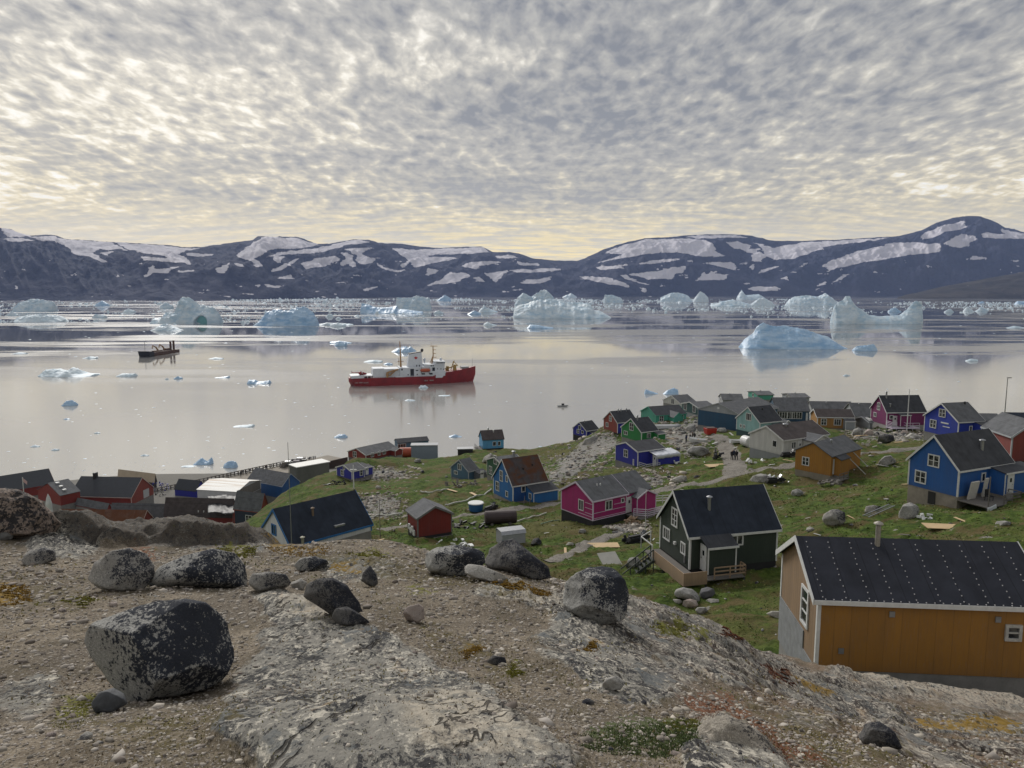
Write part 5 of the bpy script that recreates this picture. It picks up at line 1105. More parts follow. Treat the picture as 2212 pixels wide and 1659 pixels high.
# ---------------------------------------------------------------- icebergs and floes
def berg(k, prof, w, label, name='iceberg', cat='iceberg', mat=None, depth=.6, cave=None, group=None, seed=0, n=None, y_off=0.0, lean_=0.0, lump=1.0):
    """outline of the summit ridge (zoom coordinates) -> a solid berg with its own depth; ridge wanders fore and aft"""
    pts = zp(k, prof); vw = zc(k, 0, w)[1]
    us = np.array([p[0] for p in pts]); vv = np.array([p[1] for p in pts])
    um_ = (us[0]+us[-1])/2; B = onz(um_, vw, 0.0); wid = (us[-1]-us[0])/FP*B.y; D = max(wid*depth, 2.0)
    Yc = B.y + D*.5
    a, _ = ray(us, vw); xs = a*Yc; top = np.array([at(u, v, Yc).z for u, v in zip(us, vv)]); top = np.maximum(top, .03*wid*.2)
    n1 = n or int(np.clip((us[-1]-us[0])*1.4, 16, 170)); n2 = int(np.clip(n1*.6, 12, 70))
    s = np.linspace(0, 1, n1); sx = xs[0]+(xs[-1]-xs[0])*s; T_ = np.interp(sx, xs, top)
    T_ = T_*(1+.05*fbm(s*26+seed, s*0+2, o=3, seed=seed+31))
    wv = np.linspace(-1, 1, n2)
    ridge = .30*fbm(s*3.1+seed, s*0, o=3, seed=seed+3)
    end = np.clip(np.minimum(s, 1-s)*6, 0, 1)**.5
    H_ = T_.max(); SX = sx[:, None]+0*wv[None]; e = 1-np.abs(wv[None]-0)**1.0
    front = np.where(wv[None] < ridge[:, None], (wv[None]+1)/(ridge[:, None]+1), (1-wv[None])/(1-ridge[:, None]))
    fac = front**(.80)
    SY = (wv[None]*.5*D*(.35+.65*end[:, None]))*(1+.25*fbm(s[:, None]*4+seed, wv[None]*0+1.0, o=3, seed=seed+5))
    Z = T_[:, None]*fac
    fl = fbm(SX/(.22*wid+1)+seed, SY/(.25*wid+1), Z/(.16*wid+1), o=4, g=.5, seed=seed+7, ridge=True)
    Z = Z+(fac*(1-fac))*1.0*T_[:, None]*lump*fl + .05*T_[:, None]*fbm(SX/(.05*wid+.5), SY/(.05*wid+.5), o=3, seed=seed+8)*(fac > 0)
    SY = SY + .10*D*fbm(SX/(.12*wid+1), Z/(.12*wid+1)+3, o=4, g=.55, seed=seed+11)*(fac)
    Z = Z+.06*T_[:, None]*np.abs(fbm(SX/(.10*wid+.6)+5, SY/(.3*wid+1), o=4, g=.6, seed=seed+21))*(fac*(1-fac))*8*-1
    if cave:
        cu, cv, ru, rv = cave; c0 = at(*zc(k, cu, cv), B.y); rx = ru*ZW[k][2]/FP*B.y; rz = rv*ZW[k][2]/FP*B.y
        q = 1-np.clip(np.hypot((SX-c0.x)/rx, (Z-c0.z)/rz), 0, 1)
        SY = SY+np.where(wv[None] < ridge[:, None], np.minimum(q*6, 1)*D*.20, 0)
    Z[:, 0] = -.5; Z[:, -1] = -.5; Z[0] = np.minimum(Z[0], .2)-.3; Z[-1] = np.minimum(Z[-1], .2)-.3
    V = np.stack([SX-B.x, SY, Z], -1).reshape(-1, 3)
    o = mesh(name, V, gridF(n1, n2), mat or ICE, None, (B.x, Yc+y_off, 0), 0, True)
    tag(o, label, cat, group)
    if cave:
        dk = material('teal_cave_ice', lambda t: dict(c=t.mix(t.noise(t.obj(), .3, 3), (.09, .30, .34), (.16, .42, .46)), r=.4))
        cc = MB(); ring = 20; Yf = float(np.interp(c0.x, sx, np.full(n1, 0)))+B.y
        pts_ = [(c0.x-B.x+rx*1.05*math.cos(th), max(-.3, c0.z+rz*1.0*math.sin(th))) for th in np.linspace(0, 2*math.pi, ring, endpoint=False)]
        cc.prism(pts_, -.30*D, -.26*D, 'y'); cc.build('cave_back', dk, o)
    return o
berg('a', [(985,690),(1000,660),(1055,652),(1070,622),(1120,625),(1150,562),(1180,520),(1230,525),(1260,548),(1290,575),(1330,580),(1390,590),(1420,640),(1426,690)], 697, 'large iceberg with twin crags and a dark teal arch cave at its foot', cave=(1289, 694, 42, 48), seed=1, depth=.45)
berg('a', [(980,737),(1040,700),(1080,697),(1130,715),(1175,737)], 742, 'low pale berg lying just in front of the arched iceberg', seed=2)
berg('a', [(1645,708),(1680,670),(1720,625),(1790,600),(1870,612),(1930,590),(1975,583),(2020,620),(2045,660),(2052,705)], 712, 'blue-white iceberg with two rounded humps right of the arched one', mat=ICEB, seed=3, depth=.5)
berg('a', [(2050,700),(2110,688),(2212,692),(2280,698)], 706, 'thin flat ice tongue trailing from the two-humped iceberg', seed=4, depth=.3)
berg('a', [(98,604),(130,560),(200,535),(290,540),(355,555),(358,612)], 620, 'broad flat-topped iceberg far left near the shore', seed=5)
berg('a', [(115,680),(120,650),(200,640),(280,632),(380,642),(420,668)], 686, 'low lumpy white iceberg below the flat-topped one at left', mat=SNOWICE, seed=6)
berg('b', [(198,610),(205,560),(260,575),(300,590),(345,592),(430,580),(440,600),(500,605),(600,618)], 630, 'low blue iceberg with a raised left horn, in front of the square one', mat=ICEB, seed=7, depth=.4)
berg('b', [(425,590),(430,527),(520,527),(560,515),(640,530),(655,600)], 612, 'square blocky iceberg with steep right wall', seed=8, depth=.5)
berg('b', [(1180,640),(1190,585),(1260,562),(1330,545),(1420,535),(1520,560),(1600,555),(1680,570),(1700,600),(1760,622),(1808,655)], 662, 'biggest central iceberg with fluted smooth white face', seed=9, depth=.5, lump=.6)
berg('b', [(1188,575),(1210,522),(1250,495),(1300,522),(1360,482),(1395,478),(1440,520),(1452,560)], 600, 'pointed iceberg peeking above the biggest central one', seed=10)
berg('b', [(1268,722),(1290,700),(1340,703),(1380,712),(1440,720)], 728, 'small dark-edged berg in front of the biggest central iceberg', mat=ICEB, seed=11)
berg('c', [(490,862),(510,830),(560,790),(600,742),(625,722),(655,735),(680,745),(780,748),(850,760),(930,782),(960,795),(1020,815),(1070,850),(1120,882)], 890, 'large smooth blue iceberg shaped like a shark fin, nearest on the right', mat=ICEB, seed=12, depth=.42, lump=.35)
berg('c', [(1172,885),(1190,868),(1270,860),(1297,856),(1315,885)], 900, 'small blue wedge of ice right of the fin-shaped iceberg', mat=ICEB, seed=13, depth=.5)
berg('c', [(1048,660),(1060,612),(1110,590),(1125,560),(1145,562),(1160,592),(1200,632),(1270,680),(1340,687),(1450,682),(1490,650),(1530,600),(1560,590),(1590,605),(1570,650),(1577,705)], 735, 'saddle-shaped iceberg with a tall left horn and a ragged right tower', seed=14, depth=.35)
berg('c', [(768,605),(790,575),(850,560),(960,565),(1000,545),(1050,580),(1088,612)], 627, 'long pale tabular iceberg with a peak at its right end', seed=15)
berg('c', [(308,622),(370,597),(440,585),(500,600),(550,615)], 627, 'low rounded iceberg left of the small peaked one', seed=16); berg('c', [(548,615),(600,575),(625,577),(680,600),(692,620)], 626, 'small peaked iceberg with sloping sides', mat=SNOWICE, seed=17)
for i, (k, pr, w_, lb) in enumerate([
    ('c', [(0,575),(60,545),(110,542),(170,562),(192,592)], 599, 'jagged low iceberg in the mid-right ice belt'), ('c', [(198,590),(240,535),(262,545),(292,575)], 600, 'sharp little pyramid of ice beside the jagged one'),
    ('c', [(468,570),(495,526),(520,560),(600,552),(642,582)], 587, 'thin spired iceberg against the far shore'), ('b', [(885,632),(930,610),(975,628)], 636, 'small grey-blue berg left of the twin berg'), ('b', [(958,615),(990,580),(1030,600),(1082,617)], 622, 'small peaked twin berg in the central ice belt'),
    ('b', [(988,700),(1015,682),(1040,695),(1078,705)], 709, 'small scalloped ice chunk left of the biggest iceberg'), ('b', [(1763,558),(1770,508),(1820,510),(1880,530),(1892,560)], 563, 'boxy iceberg far behind the biggest one on its right'),
    ('b', [(690,545),(740,508),(782,535)], 552, 'rounded berg in the far ice belt right of the square one'), ('b', [(1498,522),(1555,498),(1592,522)], 528, 'tiny peaked berg against the far mountains'), ('b', [(0,700),(50,688),(102,700)], 713, 'flat white ice slab at the inner edge of the belt'),
    ('b', [(668,622),(700,608),(732,625)], 631, 'small white mound of ice in the dark reflection'), ('c', [(1385,655),(1405,638),(1430,636),(1462,657)], 662, 'small cube of ice between the saddle-shaped horns'),
    ('c', [(1728,657),(1760,640),(1782,657)], 664, 'small ice chunk right of the saddle-shaped iceberg'), ('c', [(1843,655),(1860,630),(1902,650)], 660, 'paired ice chunk, left of two far right'), ('c', [(1918,655),(1950,632),(1987,642)], 659, 'paired ice chunk, right of two far right'),
    ('c', [(2158,612),(2172,595),(2250,597)], 616, 'ice block at the right picture edge'), ('c', [(2108,757),(2150,745),(2212,756)], 761, 'thin white floe low at the right edge'), ('c', [(1858,957),(1885,945),(1928,950)], 963, 'small floe on pale water at right'),
    ('c', [(1110,1049),(1130,1040),(1152,1047)], 1052, 'tiny floe below the fin-shaped iceberg'), ('c', [(1930,607),(1958,594),(1972,607)], 611, 'tiny ice block near the dark headland'),
    ('a', [(600,652),(620,632),(690,642)], 661, 'small ice block left of the arched iceberg'), ('a', [(798,612),(830,597),(872,613)], 622, 'small white berg in the far left ice belt'), ('a', [(38,640),(80,618),(122,638)], 647, 'small white berg under the flat-topped one'),
    ('a', [(615,575),(660,545),(705,570)], 582, 'pale mound of ice in the far left belt'), ('a', [(1035,580),(1070,555),(1120,580)], 600, 'ragged ice heap behind the arched iceberg')]):
    berg(k, pr, w_, lb, seed=30+i, cat='iceberg', mat=(ICE, SNOWICE, ICE, ICEB)[i % 4])
for i, (k, pr, w_, lb) in enumerate([
    ('e', [(270,372),(300,335),(380,330),(430,345),(470,322),(510,335),(545,362),(620,364)], 387, 'largest white floe in the open water at left'), ('e', [(755,376),(790,360),(880,360)], 383, 'flat white floe right of the largest left one'),
    ('e', [(1063,397),(1078,390),(1092,398)], 401, 'tiny dark ice lump left of a grey one'), ('e', [(1122,392),(1150,378),(1177,387)], 399, 'grey-blue ice lump in the left open water'), ('e', [(1388,390),(1440,382),(1480,376)], 392, 'thin white ice sliver left of the blue floe'),
    ('e', [(1600,422),(1610,398),(1650,402),(1665,415),(1740,405),(1746,418)], 431, 'bright blue two-lobed floe left of the red ship'), ('e', [(405,564),(430,538),(470,532),(498,552)], 572, 'small blue floe alone in the left foreground water'),
    ('e', [(412,655),(430,649),(452,655)], 660, 'tiny white floe below the lone blue one'), ('e', [(1508,705),(1560,695),(1640,688)], 711, 'long thin white floe in mid water'), ('e', [(1170,960),(1200,955),(1258,960)], 969, 'flat pale floe left of the crumpled one near the dock'),
    ('e', [(1253,948),(1300,905),(1340,928),(1370,900),(1386,920),(1372,942)], 953, 'crumpled blue-white floe near the dock'), ('e', [(1445,947),(1480,925),(1525,927),(1532,965)], 972, 'blue winged floe closest to the dock'),
    ('e', [(608,745),(628,738),(648,745)], 750, 'tiny white floe in the calm left water'), ('e', [(198,832),(225,822),(258,830)], 838, 'small pale floe above the slate roof'), ('e', [(330,855),(355,845),(382,850)], 860, 'small dark-bottomed floe above the slate roof'),
    ('e', [(908,890),(930,882),(962,888)], 896, 'flat greenish floe in the near left water'), ('e', [(780,1012),(820,998),(900,1006)], 1018, 'white floe just behind the red fish hall'), ('e', [(2158,180),(2180,155),(2240,160)], 184, 'blue floe left of the ship mast'),
    ('e', [(78,235),(120,224),(176,228)], 238, 'thin white floe near the left edge'), ('e', [(538,262),(580,250),(628,256)], 266, 'thin white floe left of the dredger'), ('e', [(1348,266),(1390,256),(1442,262)], 270, 'thin dark-bottomed floe right of the dredger'),
    ('s', [(822,285),(900,240),(940,228),(1000,215),(1050,232),(1080,210),(1110,240),(1155,270)], 297, 'blue-white berg directly behind the ship funnel'), ('s', [(450,430),(520,402),(620,398),(705,408)], 434, 'flat white floe behind the helicopter hangar'),
    ('s', [(713,455),(770,432),(838,446)], 464, 'small bright blue floe behind the ship mast'), ('s', [(1183,772),(1215,738),(1245,745),(1270,735),(1315,765)], 779, 'small white growler against the red hull'), ('s', [(998,940),(1050,924),(1142,936)], 952, 'white growler in the ship reflection'),
    ('s', [(1448,882),(1510,870),(1610,868)], 887, 'thin white sliver of ice under the bow reflection'), ('3', None, 0, ''), ]):
    if pr is None: continue
    berg(k, pr, w_, lb, name='ice_floe', cat='ice floe', seed=80+i, mat=(ICEB if 'blue' in lb else SNOWICE), depth=.7)
berg(3, [(778,102),(785,65),(830,80),(888,99)], 106, 'blue wedge floe above the mint green house', name='ice_floe', cat='ice floe', mat=ICEB, seed=120); berg(3, [(925,102),(960,72),(1010,55),(1045,70),(1048,97)], 108, 'domed blue floe right of the wedge floe', name='ice_floe', cat='ice floe', mat=ICEB, seed=121)
berg(2, [(132,142),(170,120),(215,118),(240,138)], 152, 'pale blue floe above the long red house', name='ice_floe', cat='ice floe', mat=ICEB, seed=122); berg(2, [(1040,135),(1090,120),(1145,140)], 147, 'small blue floe left of the light blue house', name='ice_floe', cat='ice floe', mat=ICEB, seed=123)
berg('b', [(0,812),(60,806),(140,816)], 824, 'blue floe above the ship stern', name='ice_floe', cat='ice floe', mat=ICEB, seed=124)
# small individual floes (one of each shape, copied)
base = []
for i in range(5):
    n1, n2 = 9, 7; V = []
    for a in range(n1):
        for b in range(n2):
            x = a/(n1-1)*2-1; y = b/(n2-1)*2-1; r = max(abs(x), abs(y))
            V.append((x*(1+.3*float(vn(y*2+i, i*3.3))), y*.7, (1-r**2)*(.35+.25*float(vn(x*2+i*7, y*2)))-.06))
    base.append((V, gridF(n1, n2)))
fl = [mesh('small_floe', v, f, (SNOWICE, ICE, SNOWICE, ICEB, SNOWICE)[i], smooth=False) for i, (v, f) in enumerate(base)]
for o in fl: tag(o, 'small loose floe drifting on the open water', 'ice floe', 'small floes scattered on the fjord')
spots = []
while len(spots) < 230:
    u = rng.uniform(0, 2212); v = 700+rng.random()**1.15*330
    if (u > 1180 and v > 850) or (u > 560 and v > 985) or (u > 740 and v > 930 and u < 1100) or (745 < u < 1040 and 730 < v < 850): continue
    dens = .35+.65*(v > 940) if u < 900 else .4
    if rng.random() > dens: continue
    spots.append((u, v))
for i, (u, v) in enumerate(spots):
    p = onz(u, v); o = fl[i % 5] if i < 5 else fl[int(rng.integers(5))].copy()
    if i >= 5: COL.objects.link(o)
    px_ = rng.uniform(1.0, 3.6)*(1.25 if v > 940 else 1); s = px_/FP*p.y
    o.location = p; o.rotation_euler = (0, 0, rng.uniform(-.5, .5)); o.scale = (s, s*.9, s*rng.uniform(.3, .8))
# brash ice belt: uncountable
V = []; F = []
def brash(u, v, s, hgt):
    p = onz(u, v); s = s/FP*p.y; b = len(V); n_ = 6; ph = rng.uniform(0, 6)
    for j in range(n_):
        th = ph+2*math.pi*j/n_; r = s*rng.uniform(.6, 1.2); V.append((p.x+r*math.cos(th), p.y+r*.8*math.sin(th), -.1))
    for j in range(n_):
        th = ph+2*math.pi*j/n_; r = s*rng.uniform(.3, .7); V.append((p.x+r*math.cos(th), p.y+r*.8*math.sin(th), s*hgt*rng.uniform(.4, 1.3)))
    V.append((p.x+rng.uniform(-.3, .3)*s, p.y, s*hgt*rng.uniform(.9, 1.7)))
    for j in range(n_):
        k = (j+1) % n_; F.append((b+j, b+k, b+n_+k)); F.append((b+j, b+n_+k, b+n_+j)); F.append((b+n_+j, b+n_+k, b+2*n_))
cnt = 0
while cnt < 7500:
    u = rng.uniform(-150, 2360); q = rng.random(); v = 646.5+ (q**2.3)*62
    lim = np.interp(u, [0, 500, 700, 1100, 1150, 1400, 1750, 2000, 2212], [700, 705, 690, 690, 672, 676, 690, 668, 690])
    if v > lim: continue
    cl_ = float(fbm(u/90, v/5.0, o=3, seed=140))
    if rng.random() > .45+cl_*1.3 - (v-650)/110: continue
    if u > 1700 and v < 652: continue
    near_ = (v-646)/40
    brash(u, v, np.exp(rng.normal(.05, .5))*(1+1.0*near_*rng.random())*(2.2 if rng.random() < .05 else 1), rng.uniform(.25, .8)); cnt += 1
for _ in range(420):   # dense strip along the near-left shore
    u = rng.uniform(-20, 560); v = 985+rng.random()**.7*70; brash(u, v, rng.uniform(.5, 1.5), .4)
for _ in range(260):
    u = rng.uniform(380, 1150); v = 925+rng.random()*70; brash(u, v, rng.uniform(.4, 1.1), .35)
tag(mesh('brash_ice', V, np.array(F), SNOWICE), 'belt of countless broken ice pieces along the far shore', 'brash ice', kind='stuff')

# ---------------------------------------------------------------- coastguard icebreaker
HULLRED = plain('hull_red', (.25, .010, .016), .5, .45, .25); SHIPW = plain('ship_white', (.60, .64, .70), .45, .18, .3); MAST = plain('mast_ochre', (.36, .21, .09), .6, .3, .6); DKBL = plain('ship_window', (.015, .02, .035), .2, .2, 1)
A0, A1 = onz(zc('s', 282, 0)[0], zc('s', 0, 741)[1]), onz(zc('s', 1925, 0)[0], zc('s', 0, 684)[1])
ang = math.atan2(A1.y-A0.y, A1.x-A0.x); LEN = (A1-A0).length
ship = empty('icebreaker', A0, ang); tag(ship, 'red hulled white coastguard icebreaker at anchor with helicopter aft', 'ship')
SX_ = lambda X: (X-282)/(1925-282)*LEN
def hull_sections():
    V = []; st = np.r_[-.018, .0, .02, .06, .14, .3, .5, .64, .70, .705, .78, .86, .92, .96, .99, 1.014]
    for f in st:
        deck = 6.3 if f < .70 else (9.0+3.4*((f-.70)/.3)**1.6)
        beam = 9.6*(min(1, (f+.03)/.12)**.45)*(1 if f < .62 else max(.02, 1-((f-.62)/.40)**2.2))
        wl = 9.2*(min(1, (f+.0181)/.12)**.6)*(1 if f < .58 else max(.012, 1-((f-.58)/.405)**1.7)) if f < .985 else .01
        x = f*LEN
        for j, (bz, bb) in enumerate([(-1.5, wl*.9), (0, wl), (deck*.5, (wl*.45+beam*.55)), (deck, beam)]): V.append((x+(0 if j > 1 else (-.02*LEN*(f > .98)+(1.5 if f < .01 else 0))), -bb, bz))
        for j, (bz, bb) in enumerate([(deck, beam), (deck*.5, (wl*.45+beam*.55)), (0, wl), (-1.5, wl*.9)]): V.append((x+(0 if j < 2 else (-.02*LEN*(f > .98)+(1.5 if f < .01 else 0))), bb, bz))
    n = len(st); F = []
    for i in range(n-1):
        for j in range(7): F.append((i*8+j, (i+1)*8+j, (i+1)*8+j+1, i*8+j+1))
    F.append(tuple(range(8))[::-1]); F.append(tuple(range((n-1)*8, n*8)))
    return V, F
V_h, F_h = hull_sections(); hull = mesh('hull', V_h, F_h, HULLRED, ship)
MB().add([(x, s*y, z) for s in (1,) for x, y, z in [(SX_(1370), -9.66, 5.0), (SX_(1460), -9.5, 5.0), (SX_(1515), -9.3, 9.4), (SX_(1375), -9.7, 9.4)]], [(0, 1, 2, 3)]).box(SX_(1365), SX_(1500), -9.25, 9.25, 6.4, 9.6).build('white_stripe', SHIPW, hull)
m_ = MB(); m_.box(SX_(262)+.5, SX_(550), -7.8, 7.8, 7.9, 8.3)
for x in np.linspace(SX_(300), SX_(530), 6): m_.bar((x, -7.5, 6.2), (x, -7.5, 8), .5); m_.bar((x, 7.5, 6.2), (x, 7.5, 8), .5)
m_.box(SX_(275), SX_(440), -7.9, -7.7, 6.3, 7.9); m_.build('helideck', SHIPW, ship)
MB().box(SX_(555), SX_(900), -7.5, 7.5, 6.35, 13.0).box(SX_(560), SX_(700), -7.2, 7.2, 13.003, 13.5).build('hangar', SHIPW, ship)
sup = MB().box(SX_(900), SX_(1500), -8.8, 8.8, 6.35, 10.4).box(SX_(905), SX_(1495), -8.3, 8.3, 10.403, 13.6).build('deckhouse', SHIPW, ship)
br = MB().box(SX_(1230), SX_(1498), -7.8, 7.8, 13.603, 15.6).box(SX_(1370), SX_(1497), -8.6, 8.6, 15.603, 17.6).box(SX_(1360), SX_(1505), -9.2, 9.2, 17.603, 17.9).build('bridge', SHIPW, ship)
win = MB()
for i in range(6): win.box(SX_(1388)+i*1.15, SX_(1388)+i*1.15+.8, -8.66, -8.603, 16.3, 17.3)
for i in range(7): win.box(SX_(1497)+.003, SX_(1497)+.06, -7.5+i*2.2, -5.9+i*2.2, 16.3, 17.3)
win.build('bridge_window', DKBL, br)
win = MB()
for X, z, w_, h_ in [(1118,14.2,.9,1.4),(1152,14.2,.9,1.4),(1395,11.6,.7,.8),(1440,11.5,.7,.8),(1475,11.2,.7,.8),(1395,8.2,.7,.8),(1440,8.3,.7,.8),(1475,8.4,.7,.8),(1110,10.8,2.0,.8),(1120,7.6,.9,.9),(1000,7.6,.9,.9),(920,11.6,1.1,1.4),(1310,14.1,1.0,1.0),(1335,14.1,1.0,1.0),(1190,7.8,2.5,1.2),(1290,7.6,2.5,1.4)]:
    y = -8.86 if z < 10.2 else (-8.36 if z < 13.5 else -7.86); win.box(SX_(X), SX_(X)+w_, y, y+.05, z, z+h_)
win.box(SX_(1038), SX_(1085), -8.87, -8.36, 6.8, 12.6); win.box(SX_(1330), SX_(1365), -8.4, -8.31, 8.2, 13.2); win.build('porthole', DKBL, sup)
fn = MB(); x0, x1 = SX_(1012), SX_(1215); z0, z1 = 13.603, 24.3
fn.add([(x0, -3.4, z0), (x1, -3.4, z0), (x1-.6, -2.8, z1+.9), (x0+1.8, -2.8, z1-.6), (x0, 3.4, z0), (x1, 3.4, z0), (x1-.6, 2.8, z1+.9), (x0+1.8, 2.8, z1-.6)], [(0, 1, 2, 3), (7, 6, 5, 4), (0, 4, 5, 1), (1, 5, 6, 2), (2, 6, 7, 3), (3, 7, 4, 0)])
fun = fn.build('funnel', SHIPW, ship); MB().add([(x1-.4, -2.9, z1+.95), (x0+1.6, -2.9, z1-.55), (x0+1.6, 2.9, z1-.55), (x1-.4, 2.9, z1+.95), (x1-.4, -2.9, z1+1.5), (x0+1.6, -2.9, z1+0), (x0+1.6, 2.9, z1+0), (x1-.4, 2.9, z1+1.5)], [(0, 1, 2, 3), (7, 6, 5, 4), (0, 4, 5, 1), (1, 5, 6, 2), (2, 6, 7, 3), (3, 7, 4, 0)]).build('funnel_cap', BLACK, fun)
leaf = [(0,1),(.14,.72),(.34,.80),(.28,.42),(.50,.60),(.56,.48),(.86,.52),(.76,.30),(.90,.20),(.42,-.16),(.48,-.34),(.06,-.28),(.06,-.62)]
leaf = leaf+[(-x, y) for x, y in leaf[::-1] if x > 0]
cx, cz = SX_(1128), 20.4; lf = MB(); yl = lambda z: -3.4+.6*(z-z0)/(z1-z0)-.08
Vl = [(cx+1.7*x, yl(cz+1.7*y), cz+1.7*y) for x, y in leaf]; lf.add([(cx, yl(cz), cz)]+Vl, [(0, i+1, (i+1) % len(Vl)+1) for i in range(len(Vl))]); lf.build('maple_leaf', plain('leaf_red', (.42, .015, .02), .5, .1), fun)
mm = MB().tube([(SX_(932), 0, 13), (SX_(932), 0, 18), (SX_(930), 0, 26), (SX_(925), 0, 34)], [.9, .7, .45, .35], 8); mm.bar((SX_(932)-2.5, 0, 18), (SX_(932)+2.5, 0, 18), .5); mm.bar((SX_(905), 0, 15), (SX_(905), 0, 21), .25); mm.build('main_mast', MAST, ship)
fm = MB().tube([(SX_(1345), -1, 15.6), (SX_(1368), 0, 22), (SX_(1368), 0, 30)], [.6, .45, .35], 8); fm.tube([(SX_(1330), 2, 15.6), (SX_(1366), 0, 22)], .3, 6)
for z, w_ in ((29.5, 2.6), (26.5, 1.8), (23.5, 1.6), (20.5, 2)): fm.box(SX_(1368)-w_*(.9 if z > 29 else .2), SX_(1368)+w_*1.3, -1.2, 1.2, z, z+.4)
fm.bar((SX_(1345), 0, 29.8), (SX_(1345), 0, 33), .15); fm.build('foremast', MAST, ship)
MB().tube([(SX_(1218), 0, 25.0), (SX_(1218), 0, 26.0), (SX_(1218), 0, 27.2), (SX_(1218), 0, 27.9)], [.4, 1.15, 1.15, .3], 10).build('radome', BLACK, ship)
for X in (1250, 1470): MB().tube([(SX_(X), 0, 16), (SX_(X), 0, 18.6), (SX_(X), 0, 19.8), (SX_(X), 0, 20.3)], [.3, 1.0, 1.0, .3], 8).build('radar_dome', SHIPW, br)
lb_ = MB().tube([(SX_(1165), -9.4, 11.3), (SX_(1185), -9.5, 11.3), (SX_(1230), -9.6, 11.3), (SX_(1285), -9.5, 11.3), (SX_(1302), -9.4, 11.4)], [.3, 1.3, 1.5, 1.3, .3], 10); boat = lb_.build('lifeboat', plain('lifeboat_orange', (.42, .09, .03), .5, .2), ship, smooth=True)
MB().bar((SX_(1185), -9.2, 8), (SX_(1185), -9.6, 13.6), .3).bar((SX_(1285), -9.2, 8), (SX_(1285), -9.6, 13.6), .3).build('davit', BLACK, boat)
cr = MB().tube([(SX_(735), -8.6, 6.4), (SX_(740), -8.6, 10.5)], [1.2, .9], 8); cr.bar((SX_(740), -8.6, 10.2), (SX_(880), -8.4, 12.6), 1.1, 1.2); cr.bar((SX_(760), -8.6, 7.5), (SX_(840), -8.5, 11.5), .8); cr.build('deck_crane', MAST, ship)
fc_ = MB(); YB = plain('crane_yellow', (.38, .25, .07), .6, .3, .6)
fc_.tube([(SX_(1560), 1, 9), (SX_(1565), 1, 13)], [1.5, 1.2], 8); fc_.bar((SX_(1525), 0, 11), (SX_(1700), 0, 13.5), .8, .9); fc_.bar((SX_(1600), -2, 10), (SX_(1640), -1, 17), .5); fc_.bar((SX_(1640), -1, 17), (SX_(1700), 0, 13.5), .4); fc_.tube([(SX_(1650), -3, 10), (SX_(1650), -3, 14.5)], [1.6, 1.1], 8); fc_.bar((SX_(1620), 3, 10), (SX_(1660), 1, 17.5), .4); fc_.build('foredeck_crane', YB, ship)
MB().box(SX_(1745), SX_(1845), -3, 3, 9.6, 12.6).build('deck_locker', METAL, ship); MB().bar((SX_(1905), 0, 11), (SX_(1905), 0, 19), .18).build('jackstaff', METAL, ship)
rl = MB()
for X in np.linspace(600, 1360, 26): rl.bar((SX_(X), -9.45, 6.3), (SX_(X), -9.45, 7.3), .14)
rl.bar((SX_(600), -9.45, 7.3), (SX_(1365), -9.45, 7.3), .12); rl.box(SX_(842), SX_(968), -9.55, -9.3, 6.35, 7.5); rl.build('deck_rail', SHIPW, ship)
# the lettering is illegible in the photograph: only the worn white strokes it leaves are built
rl_ = random.Random(4)
for x0_, n_, z_, y_, hh_ in ((320, 5, 2.7, -9.45, .9), (375, 5, 2.7, -9.5, .9), (430, 7, 2.6, -9.6, .8), (1222, 5, 2.6, -9.6, 1.1), (1290, 6, 2.6, -9.6, 1.1)):
    lt_ = MB()
    for i in range(n_): lt_.box(SX_(x0_)+i*.55, SX_(x0_)+i*.55+.28, y_-.12, y_+.3, z_, z_+hh_*rl_.uniform(.55, 1))
    lt_.box(SX_(x0_), SX_(x0_)+n_*.55-.27, y_-.11, y_+.3, z_+.2, z_+.36); lt_.build('hull_lettering', plain('worn_white_letters', (.38, .34, .34), .6, .3, 1), hull)
heli = empty('helicopter', ship.matrix_basis @ Vector((SX_(400), -3.5, 8.3)), ang); heli.location = A0+Matrix.Rotation(ang, 3, 'Z') @ Vector((SX_(400), -3.5, 8.3)); tag(heli, 'small red helicopter parked on the ship stern deck', 'helicopter')
MB().tube([(-1.6, 0, 1.5), (-.8, 0, 1.6), (.6, 0, 1.5), (2.2, 0, 1.2), (4.4, 0, .9), (5.0, 0, .8)], [.5, 1.25, 1.35, 1.15, .6, .1], 10).build('fuselage', HULLRED, heli, smooth=True)
MB().tube([(-1.2, 0, 2.0), (-6.4, 0, 2.3)], [.45, .18], 8).add([(-7.0, -.08, 3.6), (-5.9, -.08, 2.3), (-6.7, -.08, 1.5), (-7.0, .08, 3.6), (-5.9, .08, 2.3), (-6.7, .08, 1.5)], [(0, 1, 2), (5, 4, 3), (0, 3, 4, 1), (1, 4, 5, 2), (2, 5, 3, 0)]).build('tail_boom', HULLRED, heli)
MB().tube([(.3, 0, 2.6), (.3, 0, 3.4)], .2, 6).bar((-4.6, 0, 3.4), (5.2, 0, 3.4), .3, .08).build('rotor', BLACK, heli); MB().box(.5, 1.8, -1.22, -.9, 1.5, 2.2).build('side_window', WHITE, heli)
MB().bar((-1.5, -1, .05), (2.6, -1, .05), .12).bar((-1.5, 1, .05), (2.6, 1, .05), .12).bar((0, -1, .05), (0, -.4, .9), .1).bar((1.6, -1, .05), (1.6, -.4, .9), .1).bar((0, 1, .05), (0, .4, .9), .1).bar((1.6, 1, .05), (1.6, .4, .9), .1).build('skid', BLACK, heli)
